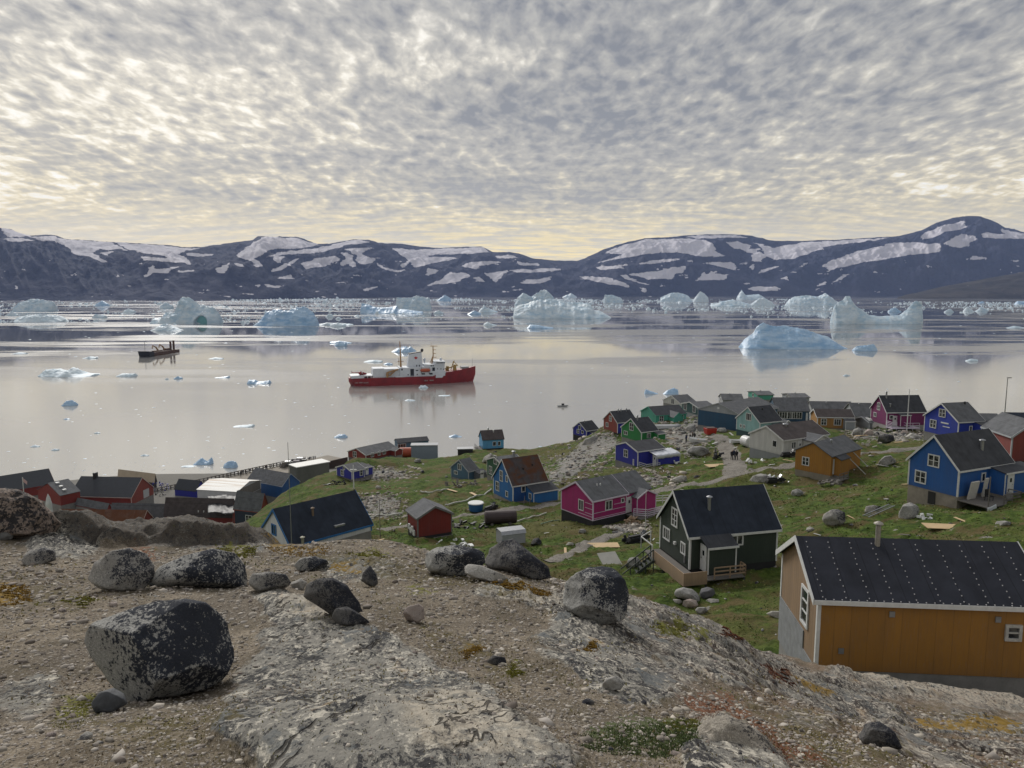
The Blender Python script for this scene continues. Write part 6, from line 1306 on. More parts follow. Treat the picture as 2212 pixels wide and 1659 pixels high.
# dredger
D0, D1 = onz(*zc('e', 935, 254)), onz(*zc('e', 1128, 222)); ang = math.atan2(D1.y-D0.y, D1.x-D0.x); DL = (D1-D0).length
dr_ = empty('dredger', D0, ang); tag(dr_, 'rusty brown dredging barge with raised crane arms and twin posts', 'barge')
RU = plain('rusty_hull', (.10, .048, .030), .8, .5, .2); DB = plain('black_hull', (.02, .022, .03), .7, .3, .3)
MB().prism([(-2, 4.5), (DL, 3.2), (DL, -1), (0, -1)], -6, 6, 'y').build('hull', RU, dr_); MB().prism([(-3, 6.5), (9, 5), (9, -.9), (0, -.9)], -6.3, 6.3, 'y').build('bow', DB, dr_)
MB().tube([(1, 0, 6), (1, 0, 17)], .3, 6).bar((-1, 0, 9.5), (3, 0, 9.5), .3).build('mast', METAL, dr_)
for i, (x, hh) in enumerate(((DL*.86, 15), (DL*.97, 15.5))): MB().box(x-.7, x+.7, -1.0, 1.0, 3, hh-1.5).build('spud_post', RU, dr_)
for x, e in ((DL*.36, -8), (DL*.58, -8)): MB().bar((x+6, 0, 4), (x, 0, 9), 1.2).bar((x, 0, 9), (x+e*.8, 0, 11.5), .9).bar((x+e*.8, 0, 11.5), (x+e, 0, 8), .8).build('crane_arm', MAST, dr_)
MB().box(DL*.3, DL*.5, -3, 3, 3.4, 5.2).box(DL*.66, DL*.8, -2.4, 2.4, 3.3, 6).build('cabin', RU, dr_)
# wake lines of a passing boat
mbt = empty('motorboat', onz(*zc(3, 48, 578)), .25); tag(mbt, 'small open motorboat moored under the grassy slope', 'boat'); MB().prism([(-2.4, 0), (1.8, 0), (2.6, .9), (-2.5, .8)], -.8, .8, 'y').build('hull', METAL, mbt); MB().box(-.6, .5, -.5, .5, .8, 1.9).build('console', BLACK, mbt)
mbt = empty('motorboat', onz(*zc(3, 133, 203)), .1); tag(mbt, 'grey motorboat crossing the open water above the blue houses', 'boat'); MB().prism([(-3.4, 0), (2.4, 0), (3.8, 1.1), (-3.5, .9)], -1, 1, 'y').build('hull', METAL, mbt); MB().box(-.8, .8, -.7, .7, .9, 2.0).build('console', BLACK, mbt)
# ---------------------------------------------------------------- boulders and stones
def ico(n):
    import bmesh
    bm = bmesh.new(); bmesh.ops.create_icosphere(bm, subdivisions=n, radius=1.0)
    V = np.array([v.co[:] for v in bm.verts]); F = np.array([[v.index for v in f.verts] for f in bm.faces]); bm.free(); return V, F
ICO = {n: ico(n) for n in (1, 2, 3, 4, 5, 6)}
def traced_rock(k, poly, label, mat, depth=.8, H=None, name='boulder', cat='boulder', n=5, seed=0, rough=.05, sink=.04, pw=2.6, base=None, Yfix=None, facet=.85, planes=None):
    """boulder: silhouette outline gives the width/height, a superellipsoid swell gives its depth"""
    pts = zp(k, poly); us = np.array([p[0] for p in pts]); vs_ = np.array([p[1] for p in pts])
    cu, cv = (us.min()+us.max())/2, (vs_.min()+vs_.max())/2
    H = H or hit_f
    bu = base if base is not None else float(us[np.argmax(vs_)])
    g = H(bu, float(vs_.max())-1)
    w0 = (us.max()-us.min())/FP*g.y
    Yc = Yfix or (g.y+w0*depth*.32)
    c = at(cu, cv, Yc); cc_ = Vector((0, 0, CAMZ)); fw = (c-cc_).normalized(); e1 = fw.cross(Vector((0, 0, 1))).normalized(); e3 = e1.cross(fw).normalized(); dist = (c-cc_).length
    W3 = []
    for u, v in pts:
        d_ = at(u, v, Yc)-cc_; d_ = d_*(dist/d_.dot(fw)) - (c-cc_); W3.append((d_.dot(e1), 0, d_.dot(e3)))
    W3 = np.array(W3)
    # dense resample of the outline in polar angle
    q = np.linspace(0, 1, 12, endpoint=False); P2 = []
    for i in range(len(W3)):
        a, b = W3[i], W3[(i+1) % len(W3)]
        for t_ in q: P2.append(a+(b-a)*t_)
    P2 = np.array(P2); th = np.arctan2(P2[:, 2], P2[:, 0]); r_ = np.hypot(P2[:, 0], P2[:, 2]); o = np.argsort(th); th, r_ = th[o], r_[o]
    th = np.r_[th-2*np.pi, th, th+2*np.pi]; r_ = np.r_[r_, r_, r_]
    Vd, F = ICO[n]; ph = np.arctan2(Vd[:, 2], Vd[:, 0]); Rr = np.interp(ph, th, r_)
    el = np.arcsin(np.clip(Vd[:, 1], -1, 1))
    ca = np.abs(np.cos(el))**(2/pw); sa = np.sign(Vd[:, 1])*np.abs(np.sin(el))**(2/pw)
    D = w0*depth/2
    x = np.cos(ph)*Rr*ca; z = np.sin(ph)*Rr*ca; y = sa*D
    sc_ = w0
    rs = np.random.default_rng(seed+500); Q = np.stack([x, y, z], -1)
    for pl_ in (planes or [None]*9):                     # split faces: planar facets
        if pl_ is None: nn_ = rs.normal(size=3); nn_[1] = -abs(nn_[1])-.7; fr_ = rs.uniform(.68, .93)
        else: nn_ = np.array(pl_[:3], float); fr_ = pl_[3]
        nn_ /= np.linalg.norm(nn_); pr_ = Q@nn_; cmax = pr_.max()*fr_
        ex = np.maximum(pr_-cmax, 0); Q = Q-nn_[None]*ex[:, None]*facet
    x, y, z = Q.T
    nz = fbm(x/sc_*3+seed, y/sc_*3, z/sc_*3, o=4, g=.5, seed=seed+2); rg = fbm(x/sc_*4+seed, y/sc_*4, z/sc_*4+5, o=3, seed=seed+6, ridge=True); f2 = fbm(x/sc_*14, y/sc_*14+seed, z/sc_*14, o=3, g=.6, seed=seed+4)
    m = 1+rough*.9*nz+rough*.7*rg+rough*.35*f2
    L_ = np.stack([x*m, y*m*(1+.2*nz), z*m], -1); B_ = np.array([e1, fw, e3]); Wd = L_@B_
    ob = mesh(name, Wd/w0, F, mat, None, c, 0, True); ob.scale = (w0, w0, w0)
    # shade as a weathered but faceted stone
    ob['seat'] = 1; del ob['seat']
    tag(ob, label, cat); return ob
TR = traced_rock
TR('D', [(183,1385),(190,1365),(205,1345),(250,1330),(300,1310),(345,1299),(400,1296),(440,1303),(470,1325),(490,1350),(503,1400),(504,1425),(492,1455),(480,1470),(455,1485),(400,1498),(330,1510),(285,1516),(270,1508),(240,1478),(215,1445),(195,1420)], 'biggest boulder, black and white lichen speckled, tilted in the left foreground', B_DARK, .95, n=6, seed=1, pw=3.0, rough=.022, facet=.95, planes=[(-.80, -.62, -.30, .62), (.12, -1, .12, .74), (-.25, -.55, .8, .80), (.75, -.7, .15, .80), (.15, -.6, -.8, .80)])
TR('D', [(196,1520),(215,1495),(245,1485),(268,1500),(275,1520),(240,1540),(205,1538)], 'smooth dark stone wedged under the biggest boulder', plain('smooth_dark_stone', (.075, .08, .09), .75, .4, 6, 0, .4), .8, n=4, seed=2, base=230)
TR('D', [(1217,1290),(1222,1260),(1245,1240),(1275,1226),(1300,1223),(1325,1232),(1350,1255),(1357,1280),(1352,1315),(1345,1338),(1310,1350),(1270,1340),(1235,1320),(1220,1305)], 'dark grey lichen boulder perched at the crest in the centre right', B_DARK, .9, n=6, seed=3, rough=.06, pw=3.0, facet=.95, planes=[(-.7, -.7, .2, .72), (.15, -1, .1, .76), (.0, -.5, .8, .78), (.8, -.5, -.1, .8), (-.1, -.6, -.8, .78)])
TR('D', [(1110-194,1215),(920,1195),(945,1182),(985,1178),(1020,1183),(1045,1195),(1048,1215),(1020,1240),(975,1245),(930,1235)], 'black lichen boulder left of the pale lying stone', B_DARK, .8, n=5, seed=4, rough=.07)
TR('D', [(1045,1215),(1060,1185),(1085,1170),(1110,1165),(1135,1185),(1160,1205),(1185,1225),(1190,1250),(1150,1252),(1100,1240),(1060,1232)], 'long dark split boulder right of the pale lying stone', B_DARKER, .7, n=5, seed=5, rough=.09)
TR('D', [(1003,1225),(1012,1218),(1040,1222),(1080,1238),(1102,1250),(1095,1258),(1060,1257),(1020,1248),(1004,1238)], 'pale elongated lying stone at the crest', B_PALE, .5, n=5, seed=6, rough=.03, pw=3.2)
TR('D', [(190,1250),(205,1215),(240,1190),(280,1185),(315,1195),(335,1222),(332,1250),(310,1272),(260,1278),(215,1270)], 'rounded pinkish-white boulder with black lichen caps at left', B_GREY, .8, n=5, seed=7, rough=.05)
TR('D', [(325,1255),(345,1225),(400,1200),(460,1185),(505,1195),(530,1220),(537,1262),(520,1274),(470,1272),(420,1266),(370,1266),(340,1266)], 'humped black lichen boulder in the row behind the biggest one', B_DARK, .7, n=5, seed=8, rough=.05)
TR('D', [(310,1262),(330,1240),(360,1230),(380,1235),(375,1255),(340,1268)], 'blue-grey slab leaning between two boulders of the left row', plain('blue_grey_stone', (.11, .13, .15), .8, .5, 5, 0, .5), .8, n=4, seed=9)
TR('D', [(537,1262),(545,1240),(580,1235),(615,1240),(628,1258),(610,1278),(560,1280)], 'low speckled stone at the right end of the left row', B_GREY, .8, n=4, seed=10, rough=.07)
TR('D', [(628,1258),(650,1250),(665,1260),(655,1275),(632,1275)], 'small pale stone beside the low speckled one', B_PALE, .8, n=4, seed=11)
TR('D', [(655,1290),(662,1262),(690,1250),(720,1249),(750,1265),(775,1300),(783,1320),(750,1335),(710,1325),(680,1305)], 'steep dark lichen boulder with pale right flank in the centre left', B_DARKER, .8, n=5, seed=12, rough=.07)
TR('D', [(718,1335),(725,1315),(750,1310),(780,1328),(800,1345),(760,1352),(730,1350)], 'small black stone at the foot of the steep centre-left boulder', B_DARKER, .7, n=4, seed=13, rough=.08)
TR('D', [(870,1325),(880,1310),(905,1304),(915,1312),(917,1335),(900,1348),(878,1342)], 'small pinkish white stone standing alone on gravel', B_PINK, .9, n=4, seed=14, rough=.04)
TR('D', [(635,1222),(650,1205),(680,1202),(710,1212),(705,1228),(670,1235),(645,1232)], 'flat dark stone on the mossy ground left of centre', B_DARK, .8, n=4, seed=15, rough=.08)
TR('D', [(780,1255),(785,1235),(800,1222),(812,1240),(818,1262),(800,1270)], 'jagged dark stone sticking up from the orange moss', B_DARKER, .8, n=4, seed=16, rough=.14)
TR('D', [(45,1212),(60,1190),(95,1182),(118,1190),(120,1210),(85,1220),(55,1222)], 'dark lichened stone at the far left', B_GREY, .9, n=4, seed=17, rough=.07)
TR('D', [(-60,1150),(-60,1075),(0,1060),(40,1062),(90,1085),(130,1130),(110,1150),(60,1158),(0,1160)], 'rugged brown-black outcrop at the left picture edge', lichen('brown_outcrop', (.20, .16, .135), (.018, .017, .018), (.40, .34, .28), .7, .55, .5), .9, n=6, seed=18, rough=.16)
TR('D', [(-12,1148),(0,1135),(25,1136),(35,1150),(25,1165),(0,1168)], 'smooth grey stone under the left edge outcrop', plain('smooth_grey_stone', (.16, .16, .155), .8, .3, 6, 0, .4), .8, n=4, seed=19)
TR('D', [(1050,1430),(1065,1415),(1090,1420),(1095,1432),(1075,1437),(1055,1436)], 'small brown stone in the gravel hollow', B_DARKER, .9, n=4, seed=20)
TR('D', [(1855,1590),(1870,1565),(1900,1560),(1930,1580),(1948,1615),(1930,1625),(1900,1622),(1875,1618)], 'pointed grey stone in the lower right gully', B_DARKER, .9, n=5, seed=21, rough=.10)
TR('D', [(1500,1600),(1525,1560),(1570,1545),(1620,1565),(1660,1600),(1740,1680),(1700,1740),(1500,1740),(1470,1660)], 'cracked cream-topped bedrock knob at the bottom right', lichen('cream_rock', (.30, .27, .23), (.035, .033, .033), (.56, .51, .43), 1.2, .30, .75), .8, n=6, seed=22, rough=.09, Yfix=3.35, facet=.5)
TR('D', [(1300,1482),(1310,1465),(1335,1460),(1350,1475),(1340,1490),(1315,1492)], 'small white-speckled stone on the right ledges', B_PALE, .9, n=4, seed=23, rough=.08)
TR('D', [(1355,1150+62),(1360,1205),(1378,1203),(1385,1215),(1372,1225),(1358,1224)], 'round grey boulder left of the outside stairs', B_MID, .9, H=hit_h, n=4, seed=24)
H5 = [([(1010,985),(1030,945),(1090,930),(1160,945),(1210,980),(1235,1030),(1200,1045),(1120,1030),(1040,1010)], 'large smooth grey boulder below the green house terrace', B_MID), ([(1210,985),(1230,940),(1280,930),(1330,945),(1350,990),(1330,1020),(1260,1030),(1225,1010)], 'dark round boulder right of the smooth grey one', plain('dark_round_stone', (.10, .10, .11), .85, .4, 2, 0, .5)),
      ([(1075,1070),(1090,1035),(1140,1020),(1190,1035),(1208,1075),(1180,1092),(1110,1092)], 'pinkish round boulder in front of the smooth grey one', B_PINK), ([(985,1050),(1010,1025),(1060,1025),(1085,1050),(1060,1065),(1000,1065)], 'small pale stone left of the pinkish boulder', B_PALE),
      ([(1180,1110),(1200,1088),(1260,1088),(1285,1115),(1250,1142),(1200,1140)], 'grey stone right of the pinkish boulder', B_MID), ([(1255,1040),(1290,1020),(1370,1025),(1385,1050),(1300,1058)], 'flat slab stone below the dark round boulder', B_PALE),
      ([(645,760),(650,715),(680,692),(720,695),(735,730),(720,768),(670,780)], 'grey boulder under the stairs on the grass', B_MID), ([(1740,1140),(1790,1118),(1900,1120),(1905,1170),(1830,1180)], 'white slab rock against the ochre house corner', B_PALE)]
for i, (pl, lb, mt) in enumerate(H5): TR(5, pl, lb, mt, .8, H=hit_h, n=4, seed=40+i, rough=.05)
H4 = [([(1200,1110),(1205,1060),(1240,1000),(1290,975),(1350,1000),(1375,1050),(1350,1095),(1270,1120),(1220,1122)], 'big brown-grey boulder at the corner of the bright blue house', B_MID), ([(590,1110),(600,1075),(650,1040),(720,1035),(770,1060),(775,1130),(740,1165),(650,1165),(600,1145)], 'large split grey boulder in the meadow', B_GREY),
      ([(1025,690),(1050,640),(1090,605),(1140,600),(1190,650),(1150,670),(1080,695)], 'wedge-shaped grey boulder on the slope between mustard and blue houses', B_MID), ([(335,910),(345,880),(390,868),(430,885),(435,915),(400,930),(350,928)], 'rounded grey boulder below the mustard house', B_MID),
      ([(0,800),(30,765),(90,745),(140,755),(180,790),(150,825),(40,828)], 'broad rock beside the roadside scrap left of the mustard house', B_MID), ([(455,1200),(470,1180),(510,1178),(528,1195),(500,1215),(465,1215)], 'small pale boulder on the grass near the green house roof', B_PALE),
      ([(1970,1160),(1990,1130),(2060,1125),(2110,1140),(2100,1165),(2020,1172)], 'flat grey rock by the right edge in the meadow', B_MID), ([(1030,490),(1040,440),(1090,425),(1160,440),(1170,480),(1120,495),(1070,510)], 'dark rock in front of the purple house', B_DARKER),
      ([(820,440),(840,390),(880,375),(920,400),(910,440)], 'grey rock left in front of the small grey shed', B_MID), ([(1250,450),(1300,418),(1370,440),(1390,462),(1300,468)], 'pale flat rock left of the cobalt house', B_PALE), ([(1215,425),(1235,395),(1275,400),(1285,420),(1240,435)], 'pinkish rock at the purple house flagpole', B_PINK),
      ([(920,430),(950,390),(990,395),(1000,430),(950,440)], 'brown rock under the purple house deck', B_PINK), ([(930,1060),(940,1010),(1000,1000),(1060,1010),(1040,1060),(960,1070)], 'grey rock beneath the ladder', B_GREY)]
for i, (pl, lb, mt) in enumerate(H4): TR(4, pl, lb, mt, .8, H=hit_h, n=4, seed=60+i, rough=.07)
H3 = [([(985,795),(1010,770),(1060,750),(1110,752),(1118,800),(1060,808),(1000,805)], 'white stone block beside the road', B_PALE), ([(1100,385),(1130,350),(1180,345),(1190,390),(1140,410)], 'grey rock on the rubble knoll', B_MID), ([(1345,400),(1370,372),(1420,372),(1440,405),(1390,415)], 'rounded rock right of the red container', B_MID),
      ([(1110,560),(1150,520),(1230,515),(1290,545),(1280,590),(1180,600)], 'large outcrop right of the royal blue house', B_MID), ([(280,520),(310,460),(370,440),(420,450),(400,490),(330,520)], 'ledge rock below the tiny blue house', B_MID), ([(510,1190),(550,1150),(600,1165),(620,1195)], 'pale pointed rock in front of the magenta house', B_PALE),
      ([(255,1195),(285,1172),(318,1182),(315,1205)], 'small pale stone in front of the black basement', B_PALE), ([(1580,320),(1600,300),(1640,310)], None, None)]
for i, (pl, lb, mt) in enumerate(H3):
    if lb: TR(3, pl, lb, mt, .8, H=hit_h, n=4, seed=80+i, rough=.08)
H2 = [([(762,335),(780,315),(815,315),(822,340),(790,350)], 'grey stone right of the long red house', B_MID), ([(1300,350),(1320,300),(1370,270),(1400,290),(1370,330)], 'pale rock below the light blue house', B_PALE), ([(1685,1000),(1710,950),(1750,940),(1780,975),(1760,1002)], 'brown stone right of the grey storage box', B_DARKER),
      ([(2065,900),(2080,870),(2115,870),(2130,895),(2100,908)], 'small grey stone left of the magenta house basement', B_MID), ([(455,545),(470,525),(500,530),(505,550),(480,558)], 'white stone by the royal blue cottage', B_PALE), ([(1965,1000),(1985,975),(2025,980),(2035,1002)], 'white stone on the grass right of the storage box', B_PALE)]
for i, (pl, lb, mt) in enumerate(H2): TR(2, pl, lb, mt, .8, H=hit_h, n=4, seed=100+i, rough=.08)
# loose stones on the hillside: individuals, copied
sp = []
for i in range(6):
    Vd, F = ICO[2]; m = 1+.35*fbm(Vd[:, 0]*1.3+i*5, Vd[:, 1]*1.3, Vd[:, 2]*1.3, o=3, seed=200+i)
    o = mesh('field_stone', Vd*m[:, None]*np.array([1, .8, .62]), F, (B_MID, B_PALE, B_GREY, B_MID, B_PALE, B_DARKER)[i]); tag(o, 'loose grey stone lying in the village grass', 'stone', 'loose stones scattered over the hillside'); sp.append(o)
cnt = 0; hs = [(x, y) for x, y in ((solve(k)['P'].x, solve(k)['P'].y) for k in HOUSES)]
while cnt < 298:
    if cnt < 190: c = RUB[int(rng.integers(len(RUB)))]; u = rng.uniform(min(p[0] for p in c), max(p[0] for p in c)); v = rng.uniform(min(p[1] for p in c), max(p[1] for p in c)); s0 = rng.uniform(1.6, 4.6)
    else: u = rng.uniform(760, 2212); v = rng.uniform(960, 1420); s0 = rng.uniform(1.2, 4.5)
    if cnt < 190 and not inpoly(np.array([u]), np.array([v]), c)[0]: continue
    if v > 1170 and u < 1350: continue
    p = hit_h(u, v); up, vp = proj(p.x, p.y, p.z)
    if abs(up-u)+abs(vp-v) > 6: continue
    o = sp[cnt % 6] if cnt < 6 else sp[int(rng.integers(6))].copy()
    if cnt >= 6: COL.objects.link(o)
    s = s0/FP*p.y*1.25; o.location = p+Vector((0, 0, s*.2)); o.scale = (s*rng.uniform(.8, 1.5), s, s*rng.uniform(.6, 1.1)); o.rotation_euler = (rng.uniform(-.3, .3), rng.uniform(-.3, .3), rng.uniform(0, 6.28)); cnt += 1
# rubble too small to count
Vd, F1 = ICO[1]; VV = []; FF = []; b = 0
def scatter(name, pts, sizes, mat, label, cat, kind='stuff', flat=.6, n=1):
    Vd, F1 = ICO[n]; N = len(pts); P_ = np.array(pts); S_ = np.array(sizes)
    ph = rng.uniform(0, 6.28, N); c, s = np.cos(ph), np.sin(ph); ax = rng.uniform(.6, 1.4, (N, 3))*np.array([1, 1, flat])
    Vn = Vd[None]*(1+.28*rng.standard_normal((N, len(Vd), 1)).clip(-1.3, 1.3))*ax[:, None]
    X_ = Vn[..., 0]*c[:, None]-Vn[..., 1]*s[:, None]; Y_ = Vn[..., 0]*s[:, None]+Vn[..., 1]*c[:, None]
    Vn = np.stack([X_, Y_, Vn[..., 2]], -1)*S_[:, None, None]+P_[:, None]
    Fn = F1[None]+(np.arange(N)*len(Vd))[:, None, None]
    me = mesh(name, Vn.reshape(-1, 3), Fn.reshape(-1, 3), mat, attrs={'tone': np.repeat(rng.random(N), len(Vd))}); tag(me, label, cat, kind=kind); return me
STM = material('mixed_stone', lambda t: dict(c=t.mix(t.mr(t.noise(t.obj(), 9, 3, .6), .4, .6), t.mix(t.attr('tone'), (.05, .042, .034), (.48, .43, .36)), t.mix(t.attr('tone'), (.16, .13, .11), (.36, .33, .30))), r=.92))
pts = []; sz = []
for k in range(9000):
    r = RUB[k % len(RUB)]; u = rng.uniform(min(p[0] for p in r)-12, max(p[0] for p in r)+12); v = rng.uniform(min(p[1] for p in r)-4, max(p[1] for p in r)+4)
    pts.append((u, v))
pts = np.array(pts); a, c = ray(pts[:, 0], pts[:, 1])
# project the sampled pixels on to the hillside in one march
Yg = np.geomspace(60, 230, 240); best = np.full(len(pts), np.nan)
hx = a[:, None]*Yg[None]; G = tps_eval(HP, HW, hx/50, (Yg[None]+0*hx)/50)-(CAMZ+c[:, None]*Yg[None]); ix = np.argmax(G > 0, 1); ok = (G.max(1) > 0) & (ix > 0)
Yp = Yg[ix]; Xp = a*Yp; m = ok & (rng.random(len(ok)) < .42+.5*fbm(Xp/3, Yp/3, o=2, seed=5)); Xp, Yp = Xp[m], Yp[m]; Xp = Xp+rng.normal(0, .5, len(Xp)); Yp = Yp+rng.normal(0, .8, len(Yp))
scatter('rubble', np.stack([Xp, Yp, hill(Xp, Yp)+.03], -1), np.exp(rng.normal(-2.0, .55, len(Xp))).clip(.05, .5)*np.clip(Yp/110, .7, 1.6), STM, 'grey stone rubble strewn between the village houses', 'rubble')
# gravel on the outcrop
N = 62000; rr2 = np.exp(rng.uniform(math.log(2.0), math.log(17), N)); aa = rng.uniform(R(-40), R(40), N); gx, gy = rr2*np.sin(aa), rr2*np.cos(aa)
gz, rk2, _, _ = fore(gx, gy, True); m = rng.random(N) < np.clip(1-rk2*1.15, .06, 1); gx, gy, gz, rr2 = gx[m], gy[m], gz[m], rr2[m]
s = np.exp(rng.normal(math.log(.0034), .62, len(gx)))*(rr2/3.0)**.95; s = s.clip(.002, .05)
scatter('gravel', np.stack([gx, gy, gz+s*.15], -1), s, STM, 'loose gravel and grit covering the bare ground of the outcrop', 'gravel')
# individual small stones lying on the outcrop
gs = []
for i in range(5):
    Vd, F = ICO[3]; m = 1+.3*fbm(Vd[:, 0]*1.2+i*5, Vd[:, 1]*1.2, Vd[:, 2]*1.2, o=3, seed=260+i)
    o = mesh('loose_stone', Vd*m[:, None]*np.array([1, .75, .5]), F, (B_PINK, B_PALE, B_PALE, B_DARKER, B_PINK)[i]); tag(o, 'fist-sized loose stone lying on the gravel of the outcrop', 'stone', 'loose stones on the outcrop gravel'); gs.append(o)
fixed = [(110,1590,14),(185,1595,16),(215,1605,8),(1390,1520,9),(135,1320,10),(245,1308,12),(160,1350,5),(690,1345,5),(640,1240,7),(300,1440,4),(1100,1350,5),(1000,1330,4),(1270,1520,14),(1545,1430,6),(1320,1620,9),(1460,1630,12),(1230,1470,6),(540,1300,6),(60,1360,5),(590,1540,6)]
for i, (u, v, s0) in enumerate(fixed+[(rng.uniform(0, 2100), rng.uniform(1230, 1640), rng.uniform(2, 6)) for _ in range(110)]):
    p = hit_f(u, v); o = gs[i] if i < 5 else gs[int(rng.integers(5))].copy()
    if i >= 5: COL.objects.link(o)
    s = s0/FP*p.y; o.location = p+Vector((0, 0, s*.15)); o.scale = (s, s, s*rng.uniform(.6, 1.2)); o.rotation_euler = (rng.uniform(-.4, .4), rng.uniform(-.3, .3), rng.uniform(0, 6.28))
# low plants: tiny leaf blades in cushions
def cushion(name, polys, n, s0, mat, label, H=fore, top=.03, jit=14, y0=1.6, y1=20):
    P_ = [];
    while len(P_) < n:
        pl = polys[int(rng.integers(len(polys)))]; u = rng.uniform(min(p[0] for p in pl), max(p[0] for p in pl), 4*n)+rng.normal(0, jit*.5, 4*n); v = rng.uniform(min(p[1] for p in pl), max(p[1] for p in pl), 4*n)
        m = inpoly(u+jit*fbm(u/18, v/12, o=3, seed=3), v+jit*.5*fbm(u/18+9, v/12, o=3, seed=4), pl) & (fbm(u/9, v/6, o=3, seed=12) > -.12); P_ += list(zip(u[m][:n//len(polys)+1], v[m][:n//len(polys)+1]))
    P_ = np.array(P_[:n]); a, c = ray(P_[:, 0], P_[:, 1]); Yg = np.geomspace(y0, y1, 260); hx = a[:, None]*Yg[None]
    G = fore_base(hx, Yg[None]+0*hx)+.05-(CAMZ+c[:, None]*Yg[None]); ix = np.argmax(G > 0, 1); ok = (G.max(1) > 0) & (ix > 0); Y_ = Yg[ix][ok]; X_ = a[ok]*Y_; X_ = X_+rng.normal(0, .01, len(X_)); Z_ = H(X_, Y_)
    N_ = len(X_); k = np.clip(Y_/4, .6, 3.0)*s0; ph = rng.uniform(0, 6.28, N_); tl = rng.uniform(.2, 1.2, N_); hg = rng.uniform(.3, 1.3, N_)
    c_, s_ = np.cos(ph), np.sin(ph); B0 = np.stack([X_-s_*k*.35, Y_+c_*k*.35, Z_-.003], -1); B1 = np.stack([X_+s_*k*.35, Y_-c_*k*.35, Z_-.003], -1); T0 = np.stack([X_+c_*k*tl, Y_+s_*k*tl, Z_+k*hg+top*.0], -1)
    V = np.stack([B0, B1, T0], 1).reshape(-1, 3); F = np.arange(len(V)).reshape(-1, 3)
    tag(mesh(name, V, F, mat, attrs={'tone': np.repeat(rng.random(N_), 3)}), label, 'ground cover', kind='stuff')
def leafm(nm, a, b): return material(nm, lambda t: dict(c=t.mix(t.attr('tone'), a, b), r=.8, x={'Specular IOR Level': .2}))
cushion('green_cushion_plant', GREENP, 9000, .012, leafm('green_cushion_leaf', (.025, .045, .014), (.15, .19, .07)), 'low green cushion plants at the bottom right')
cushion('yellow_moss', YELP, 14000, .009, leafm('yellow_moss_leaf', (.09, .085, .012), (.26, .25, .04)), 'yellow-green moss growing round the boulders')
cushion('orange_moss', ORGP, 13000, .009, leafm('orange_moss_leaf', (.12, .07, .015), (.36, .22, .03)), 'orange-brown moss on the outcrop')
cushion('red_heath', REDP, 11000, .008, leafm('red_heath_leaf', (.07, .03, .02), (.22, .08, .04)), 'reddish brown dwarf heath on the outcrop')
# dry heath and plant litter caught between the stones of the outcrop
N = 60000; ha = rng.uniform(R(-38), R(38), N); hr = np.exp(rng.uniform(math.log(2.0), math.log(17), N)); gx, gy = hr*np.sin(ha), hr*np.cos(ha)
cl_ = fbm(gx/.7, gy/1.1, o=5, g=.65, seed=301)+.10*np.clip(gx, -2, 2)/2+.12*((gy > 9)*1.0); m = cl_ > .10; gx, gy, hr = gx[m], gy[m], hr[m]
gz, rk2, _, _ = fore(gx, gy, True); m = rng.random(len(gx)) > rk2*.8; gx, gy, gz, hr = gx[m], gy[m], gz[m], hr[m]; N_ = len(gx)
k = np.clip(hr/4, .6, 3)*rng.uniform(.006, .015, N_); ph = rng.uniform(0, 6.28, N_); c_, s_ = np.cos(ph), np.sin(ph)
V = np.stack([np.stack([gx-s_*k*.4, gy+c_*k*.4, gz-.002], -1), np.stack([gx+s_*k*.4, gy-c_*k*.4, gz-.002], -1), np.stack([gx+c_*k, gy+s_*k, gz+k*rng.uniform(.2, 1.0, N_)], -1)], 1).reshape(-1, 3)
HM = material('dry_heath_leaf', lambda t: dict(c=t.mix(t.mr(t.noise(t.obj(), 1.3, 3, .6), .42, .6), t.mix(t.attr('tone'), (.05, .036, .02), (.22, .16, .09)), t.mix(t.attr('tone'), (.045, .05, .015), (.19, .17, .05))), r=.9, x={'Specular IOR Level': .1}))
tag(mesh('dry_heath', V, np.arange(len(V)).reshape(-1, 3), HM, attrs={'tone': np.repeat(rng.random(N_), 3)}), 'dry brown heath and plant litter between the stones', 'ground cover', kind='stuff')
# grass tufts over the nearer meadow
N = 90000; ax_ = rng.uniform(R(-20), R(38), N); r2 = np.exp(rng.uniform(math.log(30), math.log(120), N)); gx, gy = r2*np.sin(ax_), r2*np.cos(ax_); gz = hill(gx, gy)
cl_ = fbm(gx/1.6, gy/1.6, o=3, seed=9); uu2, vv2 = proj(gx, gy, gz); m = (cl_ > -.05) & (gz > 9); gx, gy, gz, r2 = gx[m], gy[m], gz[m], r2[m]; N_ = len(gx)
k = rng.uniform(.08, .20, N_)*np.clip(r2/60, .7, 1.5); ph = rng.uniform(0, 6.28, N_); c_, s_ = np.cos(ph), np.sin(ph)
V = np.stack([np.stack([gx-s_*k*.5, gy+c_*k*.5, gz-.02], -1), np.stack([gx+s_*k*.5, gy-c_*k*.5, gz-.02], -1), np.stack([gx+c_*k*.5, gy+s_*k*.5, gz+k*.45], -1)], 1).reshape(-1, 3)
GR = material('grass_blades', lambda t: dict(c=t.mix(t.mr(t.noise(t.obj(), .2, 4, .6), .4, .62), t.mix(t.attr('tone'), (.045, .080, .018), (.13, .185, .045)), t.mix(t.attr('tone'), (.10, .09, .03), (.22, .20, .08))), r=.85, x={'Specular IOR Level': .15}))
tag(mesh('grass', V, np.arange(len(V)).reshape(-1, 3), GR, attrs={'tone': np.repeat(rng.random(N_), 3)}), 'tufted arctic grass covering the village meadow', 'grass', kind='stuff')

